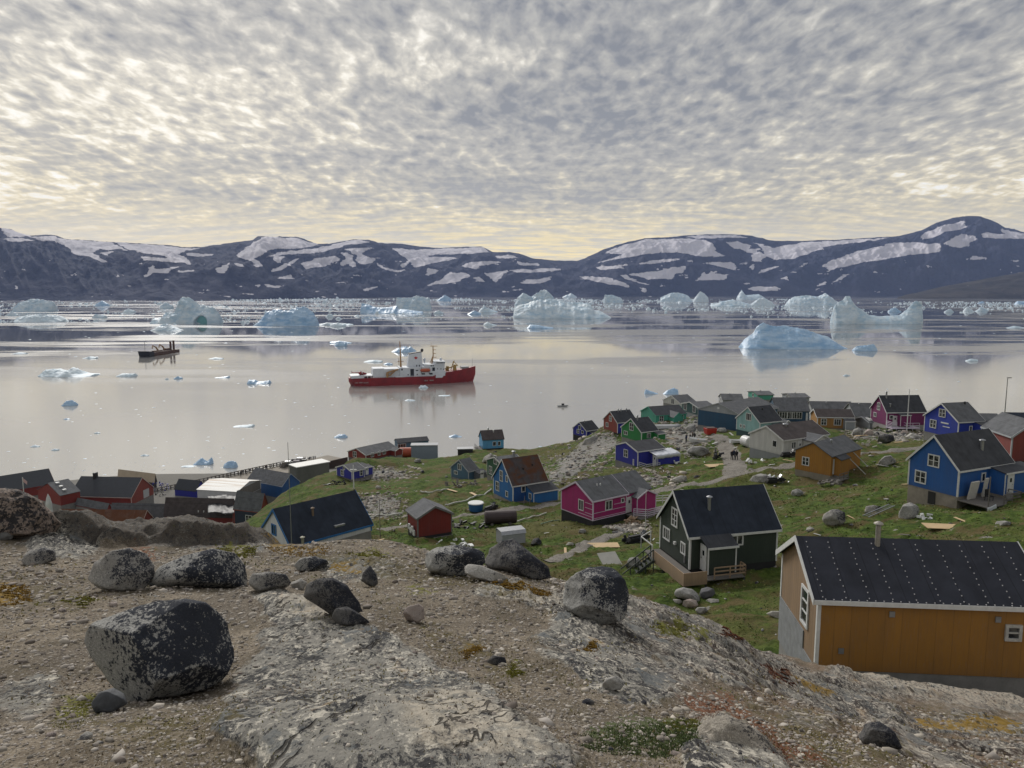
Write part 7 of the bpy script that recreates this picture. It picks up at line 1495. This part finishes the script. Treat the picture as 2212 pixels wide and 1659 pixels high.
# ---------------------------------------------------------------- village odds and ends
def prop(name, label, cat, k, X, Y, build, mat, rz=0.0, group=None, Hf=None, up=0.0, smooth=False):
    u, v = zc(k, X, Y); p = (Hf or hit_h)(u, v); m_ = MB(); build(m_); o = m_.build(name, mat, None, p+Vector((0, 0, up)), rz, smooth); return tag(o, label, cat, group)
tk = prop('oil_tank', 'rusty brown cylindrical tank lying by the gravel road', 'tank', 2, 1450, 828, lambda m_: m_.tube([(-2.05, 0, .85), (-2.0, 0, .85), (-1.9, 0, .85), (1.9, 0, .85), (2.0, 0, .85), (2.05, 0, .85)], [.3, .72, .85, .85, .72, .3], 20), plain('brown_tank_steel', (.055, .038, .040), .6, .4, 1.2, .2), .15)
MB().box(-1.3, -1.0, -.7, .7, -.2, .3).box(1.0, 1.3, -.7, .7, -.2, .3).build('cradle', GREYWOOD, tk)
bx = empty('storage_box', hit_h(*zc(2, 1530, 980)), .35); tag(bx, 'silver-grey metal storage box with sloping lid behind the crest boulders', 'box')
bevel(MB().prism([(-1.0, 0), (1.0, 0), (1.0, 1.25), (.55, 1.6), (-.8, 1.6), (-1.0, 1.3)], -1.35, 1.35, 'x').build('body', plain('grey_box_sheet', (.34, .35, .38), .5, .2, 2), bx), .03)
MB().prism([(-1.08, 1.30), (-.82, 1.66), (.6, 1.66), (1.08, 1.28), (1.04, 1.24), (.56, 1.605), (-.8, 1.605), (-1.02, 1.26)], -1.42, 1.42, 'x').build('lid', METAL, bx)
PW_ = plain('bleached_board', (.40, .39, .36), .8, .3, 2); PLY = plain('plywood', (.50, .36, .20), .8, .2, 1.5)
prop('plywood_sheet', 'pale plywood sheet lying on the grass beside the footpath', 'board', 5, 445, 603, lambda m_: m_.box(-1.7, 1.7, -.7, .7, .05, .11), PLY, .05); prop('plywood_sheet', 'yellow plywood sheet lying in the meadow below the bright blue house', 'board', 4, 1565, 1182, lambda m_: m_.box(-1.5, 1.5, -.7, .7, .10, .15), PLY, -.15)
prop('plywood_sheet', 'small cream board on the slope above the road', 'board', 3, 1345, 675, lambda m_: m_.box(-1.6, 1.6, -.9, .9, .1, .16), PLY, .2)
prop('grey_board', 'grey weathered board leaning on a stone left of the stairs', 'board', 5, 505, 745, lambda m_: m_.prism([(-.8, 0), (.8, .7), (.8, .76), (-.8, .06)], -.85, .85, 'x'), plain('grey_board_wood', (.38, .37, .34), .8, .2, 2), .3)
ld = MB(); 
for s in (-.28, .28): ld.bar((s, 0, .35), (s, 4.2, .75), .07)
for i in range(11): ld.bar((-.28, .2+i*.38, .37+i*.036), (.28, .2+i*.38, .37+i*.036), .05)
p = hit_h(*zc(4, 935, 1120)); tag(ld.build('ladder', METAL, None, p, -1.0), 'metal ladder lying over a rock in the meadow', 'ladder')
def jumble(m_, n_, w_, h_, seed):
    r_ = random.Random(seed)
    for i in range(n_):
        c = Vector((r_.uniform(-w_, w_), r_.uniform(-w_*.5, w_*.5), r_.uniform(0, h_*.5))); d = Vector((r_.uniform(-1, 1), r_.uniform(-1, 1), r_.uniform(-.2, .7))).normalized()*r_.uniform(.3, .9); m_.bar(c-d*.5, c+d*.5, r_.uniform(.08, .4), r_.uniform(.08, .3))
def scrap(lb, k, X, Y, w_, h_, mat, n_=16, seed=1, nm='scrap_heap'): prop(nm, lb, 'scrap', k, X, Y, lambda m_: jumble(m_, n_, w_, h_, seed), mat)
def snowmobile(label, k, X, Y, rz):
    r = empty('snowmobile', hit_h(*zc(k, X, Y)), rz); tag(r, label, 'snowmobile')
    bevel(MB().prism([(-1.4, .25), (1.0, .2), (1.45, .45), (.9, .75), (.35, .82), (.15, .62), (-1.3, .60)], -.32, .32, 'y').build('body', BLACK, r), .05)
    bevel(MB().box(-1.3, .1, -.2, .2, .60, .80).build('seat', BLACK, r), .05); MB().prism([(.45, .8), (.75, 1.15), (.80, 1.13), (.6, .76)], -.25, .25, 'y').build('windshield', GLASS, r)
    MB().bar((.3, -.38, .98), (.3, .38, .98), .05).bar((.3, 0, .7), (.3, 0, 1.0), .06).build('handlebar', METAL, r)
    for s in (-.45, .45): MB().bar((.2, s, .06), (1.5, s, .06), .12, .05).bar((1.5, s, .06), (1.7, s, .25), .1, .04).bar((.9, s, .08), (.8, s*.5, .4), .05).build('ski', METAL, r)
    MB().box(-1.45, .1, -.2, .2, .0, .25).build('track', BLACK, r)
snowmobile('black snowmobile parked behind the green house terrace', 5, 735, 570, .5); snowmobile('dark snowmobile left of the rust-roofed blue house', 2, 1375, 725, .9); snowmobile('dark snowmobile beside the flat rock left of the mustard house', 4, 215, 820, .2); snowmobile('dark snowmobile next to the white house steps', 3, 1925, 600, .3)
scrap('black scrap heap left of the green house', 5, 690, 575, 1.1, .8, BLACK, 16, 2); scrap('white timber scrap on the rock left of the mustard house', 4, 170, 790, .9, .9, WHITE, 8, 3); scrap('dark rubbish heap beside the gravel road', 2, 1190, 850, 2.4, .8, BLACK, 22, 4)
scrap('timber clutter under the mustard house porch', 4, 655, 835, 1.3, 1.0, GREYWOOD, 18, 5); scrap('grey clutter around the slate blue cottage', 2, 1140, 525, 2.8, 1.0, GREYWOOD, 30, 6); scrap('firewood pile under the magenta house porch', 3, 680, 1125, .9, 1.2, WOOD, 18, 7)
scrap('pale planks in front of the royal blue cottage', 2, 585, 548, 2.6, .4, WOOD, 12, 8); scrap('white planks piled by the dark red shed', 2, 1085, 985, 2.0, .5, WHITE, 12, 9); scrap('black netting left of the royal blue cottage', 2, 140, 515, 2.0, 1.2, BLACK, 18, 10)
scrap('white clutter right of the mid-slope house ladder', 4, 1400, 1110, .8, .5, WHITE, 8, 11); scrap('pale planks on the grass left of the cobalt house', 4, 930, 520, 2.6, .8, plain('bleached_plank', (.42, .39, .34), .8, .3, 2), 14, 12); scrap('white scrap beside the white house', 3, 1665, 645, 1.6, .6, WHITE, 12, 13)
scrap('pale scrap on the knoll beside the royal blue house', 3, 1090, 655, 1.6, .5, WHITE, 9, 14); scrap('bright blue crates at the harbour yard', 1, 1045, 705, 2.8, 6.0, P_ROYAL, 26, 15); scrap('white sacks on the quay yard', 1, 700, 800, 9, 2.5, WHITE, 40, 16); scrap('dark machinery on the quay yard', 1, 1010, 740, 3, 2.5, BLACK, 16, 17)
scrap('crumpled white nets beside the red hall', 1, 420, 815, 6, 3, WHITE, 36, 18)
bt = empty('rowing_boat', hit_h(*zc(3, 1235, 490)), -.3); tag(bt, 'white rowing boat pulled up beside the footpath', 'boat')
def hullm(L_, B_, D_):
    V = []; n_ = 13
    for i in range(n_):
        f = i/(n_-1)*2-1; b_ = B_*(1-max(0, f)**2.4*.96-max(0, -f)**4*.35); zt = D_*(1+.35*f*f)
        V += [(f*L_/2, -b_, zt), (f*L_/2, -b_*.75, D_*.3), (f*L_/2, 0, 0), (f*L_/2, b_*.75, D_*.3), (f*L_/2, b_, zt), (f*L_/2, b_*.62, D_*.42), (f*L_/2, 0, D_*.25), (f*L_/2, -b_*.62, D_*.42)]
    F = [(i*8+j, (i+1)*8+j, (i+1)*8+(j+1) % 8, i*8+(j+1) % 8) for i in range(n_-1) for j in range(8)]+[tuple(range(8)), tuple(range((n_-1)*8, n_*8))[::-1]]
    return V, F
mesh('hull', *hullm(5.0, .95, .75), WHITE, bt); MB().box(-.9, -.6, -.7, .7, .55, .62).box(.7, 1.0, -.7, .7, .55, .62).build('thwart', WOOD, bt)
bt = empty('rowing_boat', hit_h(*zc(3, 965, 370)), .05); tag(bt, 'grey upturned boat in front of the mint green house', 'boat'); o = mesh('hull', *hullm(6.5, 1.1, .8), plain('grey_boat', (.38, .39, .40), .6, .2, 2), bt); o.rotation_euler.x = math.pi; o.location.z = .85
bt = empty('rowing_boat', hit_h(*zc(3, 1525, 492)), .2); tag(bt, 'small white dinghy beside the turquoise house plinth', 'boat'); mesh('hull', *hullm(3.6, .7, .6), WHITE, bt)
ct = empty('container', hit_h(*zc(3, 1300, 420)), .25); tag(ct, 'bright red open skip beside the petrol blue hall', 'container'); V = [(-1.0, -.7, 0), (1.0, -.7, 0), (1.0, .7, 0), (-1.0, .7, 0), (-1.25, -.8, 1.3), (1.25, -.8, 1.3), (1.25, .8, 1.3), (-1.25, .8, 1.3)]
bevel(mesh('body', V, [(0, 3, 2, 1), (0, 1, 5, 4), (1, 2, 6, 5), (2, 3, 7, 6), (3, 0, 4, 7), (4, 5, 6, 7)], plain('skip_red', (.42, .03, .02), .5, .2, 1), ct), .05); MB().box(-1.0, 1.0, -.6, .6, 1.303, 1.45).build('rubbish_load', plain('skip_load', (.12, .09, .08), .9, .5, 2, 0, 1), ct)
prop('orange_tank', 'orange-red round tank beside the grey-blue hall', 'tank', 2, 725, 300, lambda m_: m_.tube([(-3.0, 0, 1.5), (-2.8, 0, 1.5), (2.6, 0, 1.5), (2.9, 0, 1.5)], [1.0, 1.5, 1.5, 1.0], 16), plain('orange_tank_paint', (.40, .07, .025), .55, .3, 1), .1)
bx = empty('container', hit_h(*zc(2, 745, 290)), .06); bx.location = at(*zc(2, 745, 290), 212); tag(bx, 'blue-grey flat-roofed container shed next to the orange tank', 'container'); bevel(MB().box(0, 7.6, -1.5, 1.8, -2.0, 3.2).build('body', plain('blue_grey_container', (.20, .24, .30), .6, .2, .6), bx), .05); MB().box(-.15, 7.75, -1.65, 1.95, 3.203, 3.4).build('roof', plain('pale_container_roof', (.30, .31, .33), .6, .2, 1), bx)
bx = empty('water_tank', at(*zc(2, 1170, 290), 196), .1); tag(bx, 'black box-shaped tank left of the light blue house', 'tank'); MB().box(-2.0, 2.0, -1.2, 1.2, -.6, 2.0).build('body', BLACK, bx); MB().box(-2.2, 2.2, -1.4, 1.4, 2.003, 2.15).build('lid', METAL, bx)
bx = empty('quay_shed', at(*zc(1, 2125, 585), 272), .75); tag(bx, 'grey-green boxy shed with white roof at the head of the dock', 'shed'); MB().box(-13, 0, 0, 6, -3.5, 3.6).box(0, .02, 0, 6, -3.5, 3.6).build('wall', plain('grey_green_render', (.13, .135, .115), .9, .3, .3), bx); MB().box(-13.3, .4, -.3, 6.3, 3.603, 3.9).build('roof', plain('white_flat_roof', (.6, .6, .58), .6, .15, .4), bx)
bl = prop('tub', 'blue tub with white rim on the grass left of the dark snowmobile', 'tub', 2, 1255, 725, lambda m_: m_.tube([(0, 0, 0), (0, 0, .1), (0, 0, 1.0), (0, 0, 1.15)], [.9, 1.0, 1.1, 1.15], 16), plain('tub_blue', (.02, .10, .26), .5, .2, 2)); MB().tube([(0, 0, 1.151), (0, 0, 1.25)], [1.2, 1.1], 16).build('lid', WHITE, bl)
prop('propane_tank', 'white rounded tank end beside the white house', 'tank', 3, 1592, 520, lambda m_: m_.tube([(0, -1.0, 1.0), (0, -.9, 1.0), (0, 1.0, 1.0)], [.7, 1.0, 1.0], 18), WHITE, .3)
# small boards and litter between the houses
lt = []
for i in range(4):
    o = MB().bar((-.5-.2*i, 0, .03), (.5+.2*i, 0, .08), .16+.05*i, .04).build('loose_board', (WHITE, PW_, GREYWOOD, PLY)[i]); tag(o, 'loose board lying on the village ground', 'board', 'loose boards between the houses'); lt.append(o)
for i in range(70):
    u, v = (rng.uniform(800, 2180), rng.uniform(975, 1230)) if i % 2 else (rng.uniform(1380, 2180), rng.uniform(930, 1010)); p = hit_h(u, v); up_, vp_ = proj(p.x, p.y, p.z)
    o = lt[i] if i < 4 else lt[int(rng.integers(4))].copy()
    if i >= 4: COL.objects.link(o)
    o.location = p+Vector((0, 0, .06)); s = p.y/100*rng.uniform(.6, 1.3); o.scale = (s, s, s); o.rotation_euler = (rng.uniform(-.1, .1), rng.uniform(-.15, .15), rng.uniform(0, 3.1))
# poles and flags
def pole(name, label, cat, k, X, Y, hgt, r=.05, mat=WHITE, Hf=None, p=None, cross=None, group=None):
    p = p or (Hf or hit_h)(*zc(k, X, Y)); m_ = MB().tube([(0, 0, -.3), (0, 0, hgt)], [r, r*.6], 8)
    if cross: m_.bar((-cross, 0, hgt*.8), (cross, 0, hgt*.8), r*1.6)
    o = m_.build(name, mat, None, p); return tag(o, label, cat, group)
pole('flagpole', 'thin white flagpole in front of the green house rear terrace', 'flagpole', 5, 785, 520, 5.2, .04); pole('flagpole', 'white flagpole in front of the purple house', 'flagpole', 4, 1268, 400, 8.5, .11); pole('flagpole', 'short white cross-shaped post above the steep roof', 'post', 2, 288, 552, 4.6, .13, cross=.6)
pole('street_lamp', 'tall thin lamp post on the ridge at right', 'lamp post', 4, 2056, 270, 0, .1, METAL, p=at(*zc(4, 2056, 265), 175)).scale = (1, 1, 1)
pole('antenna_mast', 'thin grey antenna in front of the steep blue-black roof', 'antenna', 1, 1880, 1060, 8.2, .035, METAL, p=at(*zc(1, 1881, 1030), 58.5), cross=.35); pole('utility_pole', 'dark bare pole on the shore side of the meadow', 'pole', 2, 497, 945, 4.6, .05, GREYWOOD)
o = MB().tube([(0, 0, 0), (0, 0, 9.0)], [.12, .08], 8); p = at(*zc(4, 2056, 275), 175); f_ = o.build('lamp_post', METAL, None, p); tag(f_, 'tall thin lamp post standing on the ridge at right', 'lamp post'); MB().box(-.1, .9, -.12, .12, 8.9, 9.1).build('lamp_head', METAL, f_)
bpy.data.objects.remove([q for q in bpy.data.objects if q.name.startswith('street_lamp')][0])
# tall white sail-like cone beside the harbour
mastp = at(*zc(1, 155, 742), 190); fp_ = MB().tube([(0, 0, -2), (0, 0, 5.0)], [.12, .09], 8).build('flagpole', WHITE, None, mastp); tag(fp_, 'harbour flagpole with a small white and red flag at left', 'flagpole')
mesh('flag', [(.1, 0, 4.8), (1.1, .1, 3.9), (1.0, .1, 3.0), (.1, 0, 3.8)], [(0, 1, 2, 3)], plain('flag_cloth', (.6, .4, .42), .8, .4, 1), fp_)
cn = MB().tube([(0, 0, -1), (0, 0, 2), (0, 0, 3.4), (0, 0, 4.4)], [.75, .7, .42, .05], 12).build('tarpaulin_cone', plain('white_tent_cloth', (.55, .57, .58), .7, .2, .6), None, at(*zc(1, 318, 840), 178)); tag(cn, 'pointed white tarpaulin cover beside the red hall', 'tarpaulin')
# torn roof cover beside harbour hall
Vs = []
for i in range(30):
    for j in range(16):
        f, g_ = i/29, j/15; X_ = 1340+f*215; Y_ = 742+g_*110; p = at(*zc(1, X_, Y_), 208-14*g_); Vs.append((p.x, p.y, p.z+.5*float(fbm(f*6, g_*5, o=3, seed=5))))
Vs = np.array(Vs); c0 = Vs.mean(0); o = mesh('roof_tarpaulin', Vs-c0, gridF(30, 16), plain('black_tarpaulin', (.028, .028, .033), .6, .5, .3, 0, .6), None, Vector(c0), 0, True); o.modifiers.new('s', 'SOLIDIFY').thickness = .08
tag(o, 'crumpled black tarpaulin covering the torn harbour roof', 'tarpaulin')
# long pipes and planks lying on the slope
def pipe(label, k, pts, r, mat, nm='pipe', cat='pipe'):
    P_ = [hit_h(*zc(k, X, Y)) for X, Y in pts]; Q = []
    for i in range(len(P_)-1):
        for f in np.linspace(0, 1, 7, endpoint=False): q = P_[i].lerp(P_[i+1], f); q.z = float(hill(np.array([q.x]), np.array([q.y]))[0])+r+.08; Q.append(q)
    c = Q[0].copy(); tag(MB().tube([q-c for q in Q], r, 6).build(nm, mat, None, c), label, cat)
PW = plain('pale_pipe', (.42, .42, .38), .7, .2, 2); pipe('pale pipe running along the slope above the green house', 2, [(1560, 820), (1700, 780), (1830, 745)], .09, PW); pipe('greenish pipe running down towards the magenta basement', 2, [(1770, 840), (1850, 818), (1925, 800)], .07, plain('green_pipe', (.16, .24, .16), .7, .2, 2))
pipe('long white plank line beside the slate blue cottage', 2, [(1010, 690), (1180, 655), (1290, 610), (1390, 560)], .12, PW, 'plank_line', 'planks'); pipe('pale plank on the rubble near the cottage', 2, [(815, 580), (950, 572), (1050, 558)], .12, PW, 'plank_line', 'planks')
pipe('white duckboard behind the steep roof', 2, [(400, 790), (560, 775), (690, 758)], .12, PW, 'plank_line', 'planks')
# dock
q0, q1 = onz(*zc('d', 40, 600), 2.5), onz(*zc('d', 1820, 215), 2.5); d = (q1-q0); dl = d.length; an = math.atan2(d.y, d.x)
dk = empty('dock', q0, an); tag(dk, 'long concrete dock with dark timber fender fence', 'dock'); q2 = onz(*zc('d', 1560, 300), 2.5)
MB().box(-25, dl+4, -13, 0, -6, 0).build('deck', plain('dock_concrete', (.26, .23, .19), .9, .3, .2), dk)
fe = MB()
for x in np.arange(-25, dl*.62, 1.6): fe.bar((x, .1, -3), (x, .1, 1.5), .35)
for z in (-.6, .5, 1.3): fe.bar((-25, .1, z), (dl*.62, .1, z), .25, .3)
fe.build('fender_fence', GREYWOOD, dk); MB().box(dl*.5, dl+4, -13.4, -13.003, -3, 1.0).build('wall', plain('dark_rusty_wall', (.05, .03, .025), .9, .4, .5), dk)
for i, (x, y, s, mt, lb) in enumerate([(.60, -3, 3.0, METAL, 'grey machine on the dock'), (.66, -5, 3.4, plain('sack_grey', (.30, .28, .30), .8, .4, .5), 'heap of grey sacks on the dock'), (.68, -1.8, 2.6, BLACK, 'black winch on the dock edge'), (.72, -6, 2.8, BLACK, 'dark crate stack on the dock'), (.74, -2, 3.4, METAL, 'tall grey drum pile on the dock'), (.55, -4, 2.4, GREYWOOD, 'timber heap on the dock')]):
    c = q0+Matrix.Rotation(an, 3, 'Z') @ Vector((x*dl, y, 0)); m_ = MB(); jumble(m_, 18, s*.9, s*1.3, 50+i); 
    for q in range(4): m_.box(-s*.5+q*.3, s*.2+q*.3, -s*.3, s*.3, q*.55, q*.55+.5)
    tag(m_.build('dock_goods', mt, None, c), lb, 'goods', 'goods stacked on the dock')

# ---------------------------------------------------------------- people
def person_mesh(name, pose, coat, seed=0):
    """one continuous body grown with a Skin modifier; coat / trousers / skin coloured by height"""
    st = {'stand': 0, 'walk': .22, 'wide': .1}[pose]
    P_ = [(0, 0, .95), (0, .01, 1.18), (0, .01, 1.40), (0, .02, 1.52), (0, .035, 1.64), (0, .04, 1.74),      # pelvis..head
          (-.09, 0, .90), (-.10, st, .50), (-.10, st*.9, .08), (-.10, st*.9+.13, .045), (.09, 0, .90), (.10, -st*.6, .52), (.10, -st*1.5, .10), (.10, -st*1.5+.13, .05),
          (-.19, 0, 1.40), (-.25, -.03-st*.3, 1.13), (-.24, .06-st*.2, .90), (-.24, .08-st*.2, .82), (.19, 0, 1.40), (.25, -.03+st*.3, 1.13), (.24, .08+st*.3, .90), (.24, .10+st*.3, .82)]
    E = [(0, 1), (1, 2), (2, 3), (3, 4), (4, 5), (0, 6), (6, 7), (7, 8), (8, 9), (0, 10), (10, 11), (11, 12), (12, 13), (2, 14), (14, 15), (15, 16), (16, 17), (2, 18), (18, 19), (19, 20), (20, 21)]
    Rd = [(.17, .13), (.16, .125), (.17, .12), (.06, .06), (.095, .11), (.075, .085), (.10, .10), (.075, .08), (.055, .055), (.045, .035), (.10, .10), (.075, .08), (.055, .055), (.045, .035), (.075, .075), (.058, .058), (.045, .045), (.035, .04), (.075, .075), (.058, .058), (.045, .045), (.035, .04)]
    me = bpy.data.meshes.new(name); me.from_pydata(P_, E, []); tmp = bpy.data.objects.new(name, me); COL.objects.link(tmp)
    tmp.modifiers.new('skin', 'SKIN'); 
    if not me.skin_vertices: me.skin_vertices.new() if hasattr(me.skin_vertices, 'new') else None
    import bmesh
    bm = bmesh.new(); bm.from_mesh(me); ly = bm.verts.layers.skin.verify(); bm.verts.ensure_lookup_table()
    for v, r_ in zip(bm.verts, Rd): v[ly].radius = r_
    bm.verts[0][ly].use_root = True; bm.to_mesh(me); bm.free()
    tmp.modifiers.new('sub', 'SUBSURF').levels = 2
    dg = bpy.context.evaluated_depsgraph_get(); ev = bpy.data.meshes.new_from_object(tmp.evaluated_get(dg)); bpy.data.objects.remove(tmp)
    ev.materials.clear()
    for q in (coat, plain('dark_trousers', (.018, .02, .028), .9, .3, 5), plain('skin', (.38, .20, .13), .6, .1, 5), plain('dark_hair', (.015, .012, .01), .7, .3, 20)): ev.materials.append(q)
    for p_ in ev.polygons:
        c = p_.center
        p_.material_index = (1 if c.z < .88 and abs(c.x) < .19 else 0) if c.z < 1.53 else (3 if (c.z > 1.73 or c.y < .03) else 2)
        if abs(c.x) > .19 and c.z < .86: p_.material_index = 2
        p_.use_smooth = True
    return ev
coats = [plain('black_jacket', (.018, .018, .022), .8, .3, 5), plain('dark_blue_jacket', (.02, .03, .07), .8, .3, 5), plain('brown_jacket', (.07, .05, .035), .8, .3, 5), plain('grey_jacket', (.16, .16, .17), .8, .3, 5), plain('red_jacket', (.20, .02, .02), .8, .3, 5)]
PM = {(p_, i): person_mesh('person', p_, coats[i]) for p_, i in (('stand', 0), ('walk', 0), ('walk', 1), ('stand', 2), ('wide', 3), ('stand', 1), ('walk', 4))}
def person(label, p, pose, c, rz, group=None):
    o = bpy.data.objects.new('person', PM[(pose, c)]); o.location = p; o.rotation_euler = (0, 0, rz); COL.objects.link(o); tag(o, label, 'person', group); return o
for lb, X, Y, po, c, rz in [('person in black walking on the footpath, left of the pair', 1472, 628, 'walk', 0, 3.1), ('person in dark blue walking on the footpath in the middle of three', 1486, 622, 'walk', 1, .2), ('person in black walking on the footpath, right of three', 1508, 628, 'walk', 0, .1),
    ('person standing on the knoll in dark blue, leftmost of the knoll group', 1110, 490, 'stand', 1, .5), ('person standing on the knoll in black, second from left', 1142, 484, 'stand', 0, 2), ('person in brown on the knoll beside the rowing boat', 1160, 468, 'stand', 2, 1), ('person in black walking off the knoll next to the boat', 1176, 472, 'walk', 0, -1)]:
    person(lb, hit_h(*zc(3, X, Y)), po, c, rz, 'people on the footpath' if X > 1400 else 'people on the knoll')
person('person crouched over dark baggage by the path edge', hit_h(*zc(3, 1340, 600)), 'wide', 3, .8)
scrap('dark covered load standing beside the footpath', 3, 1355, 615, .8, 2.0, BLACK, 22, 23)
rt = Matrix.Rotation(an, 3, 'Z')
for i in range(26):
    f = .74+.26*i/25+rng.uniform(-.006, .006) if i < 16 else rng.uniform(.02, .5); c = q0+rt @ Vector((f*dl, rng.uniform(-3.0, -.6), 0))
    po, cc = [('stand', 0), ('walk', 1), ('stand', 2), ('wide', 3), ('stand', 1), ('walk', 0)][i % 6]; person('dark-clad person standing among the crowd on the dock' if i < 16 else 'dark-clad person spaced along the dock fence', c, po, cc, rng.uniform(0, 6.28), 'people at the end of the dock' if i < 16 else 'people along the dock fence')
# ---------------------------------------------------------------- haze
hz = bpy.data.materials.new('haze'); hz.use_nodes = True; t = NT(hz.node_tree)
out = t.new('ShaderNodeOutputMaterial'); pv = t.new('ShaderNodeVolumePrincipled'); t.l.new(pv.outputs[0], out.inputs['Volume'])
pv.inputs['Color'].default_value = (.46, .60, 1.0, 1); pv.inputs['Density'].default_value = HAZE; pv.inputs['Anisotropy'].default_value = 0.2
m_ = MB().box(-10500, 10500, -300, 13500, -22, 1150); o = m_.build('haze', hz); tag(o, 'thin blue haze over the fjord', 'haze', kind='stuff')
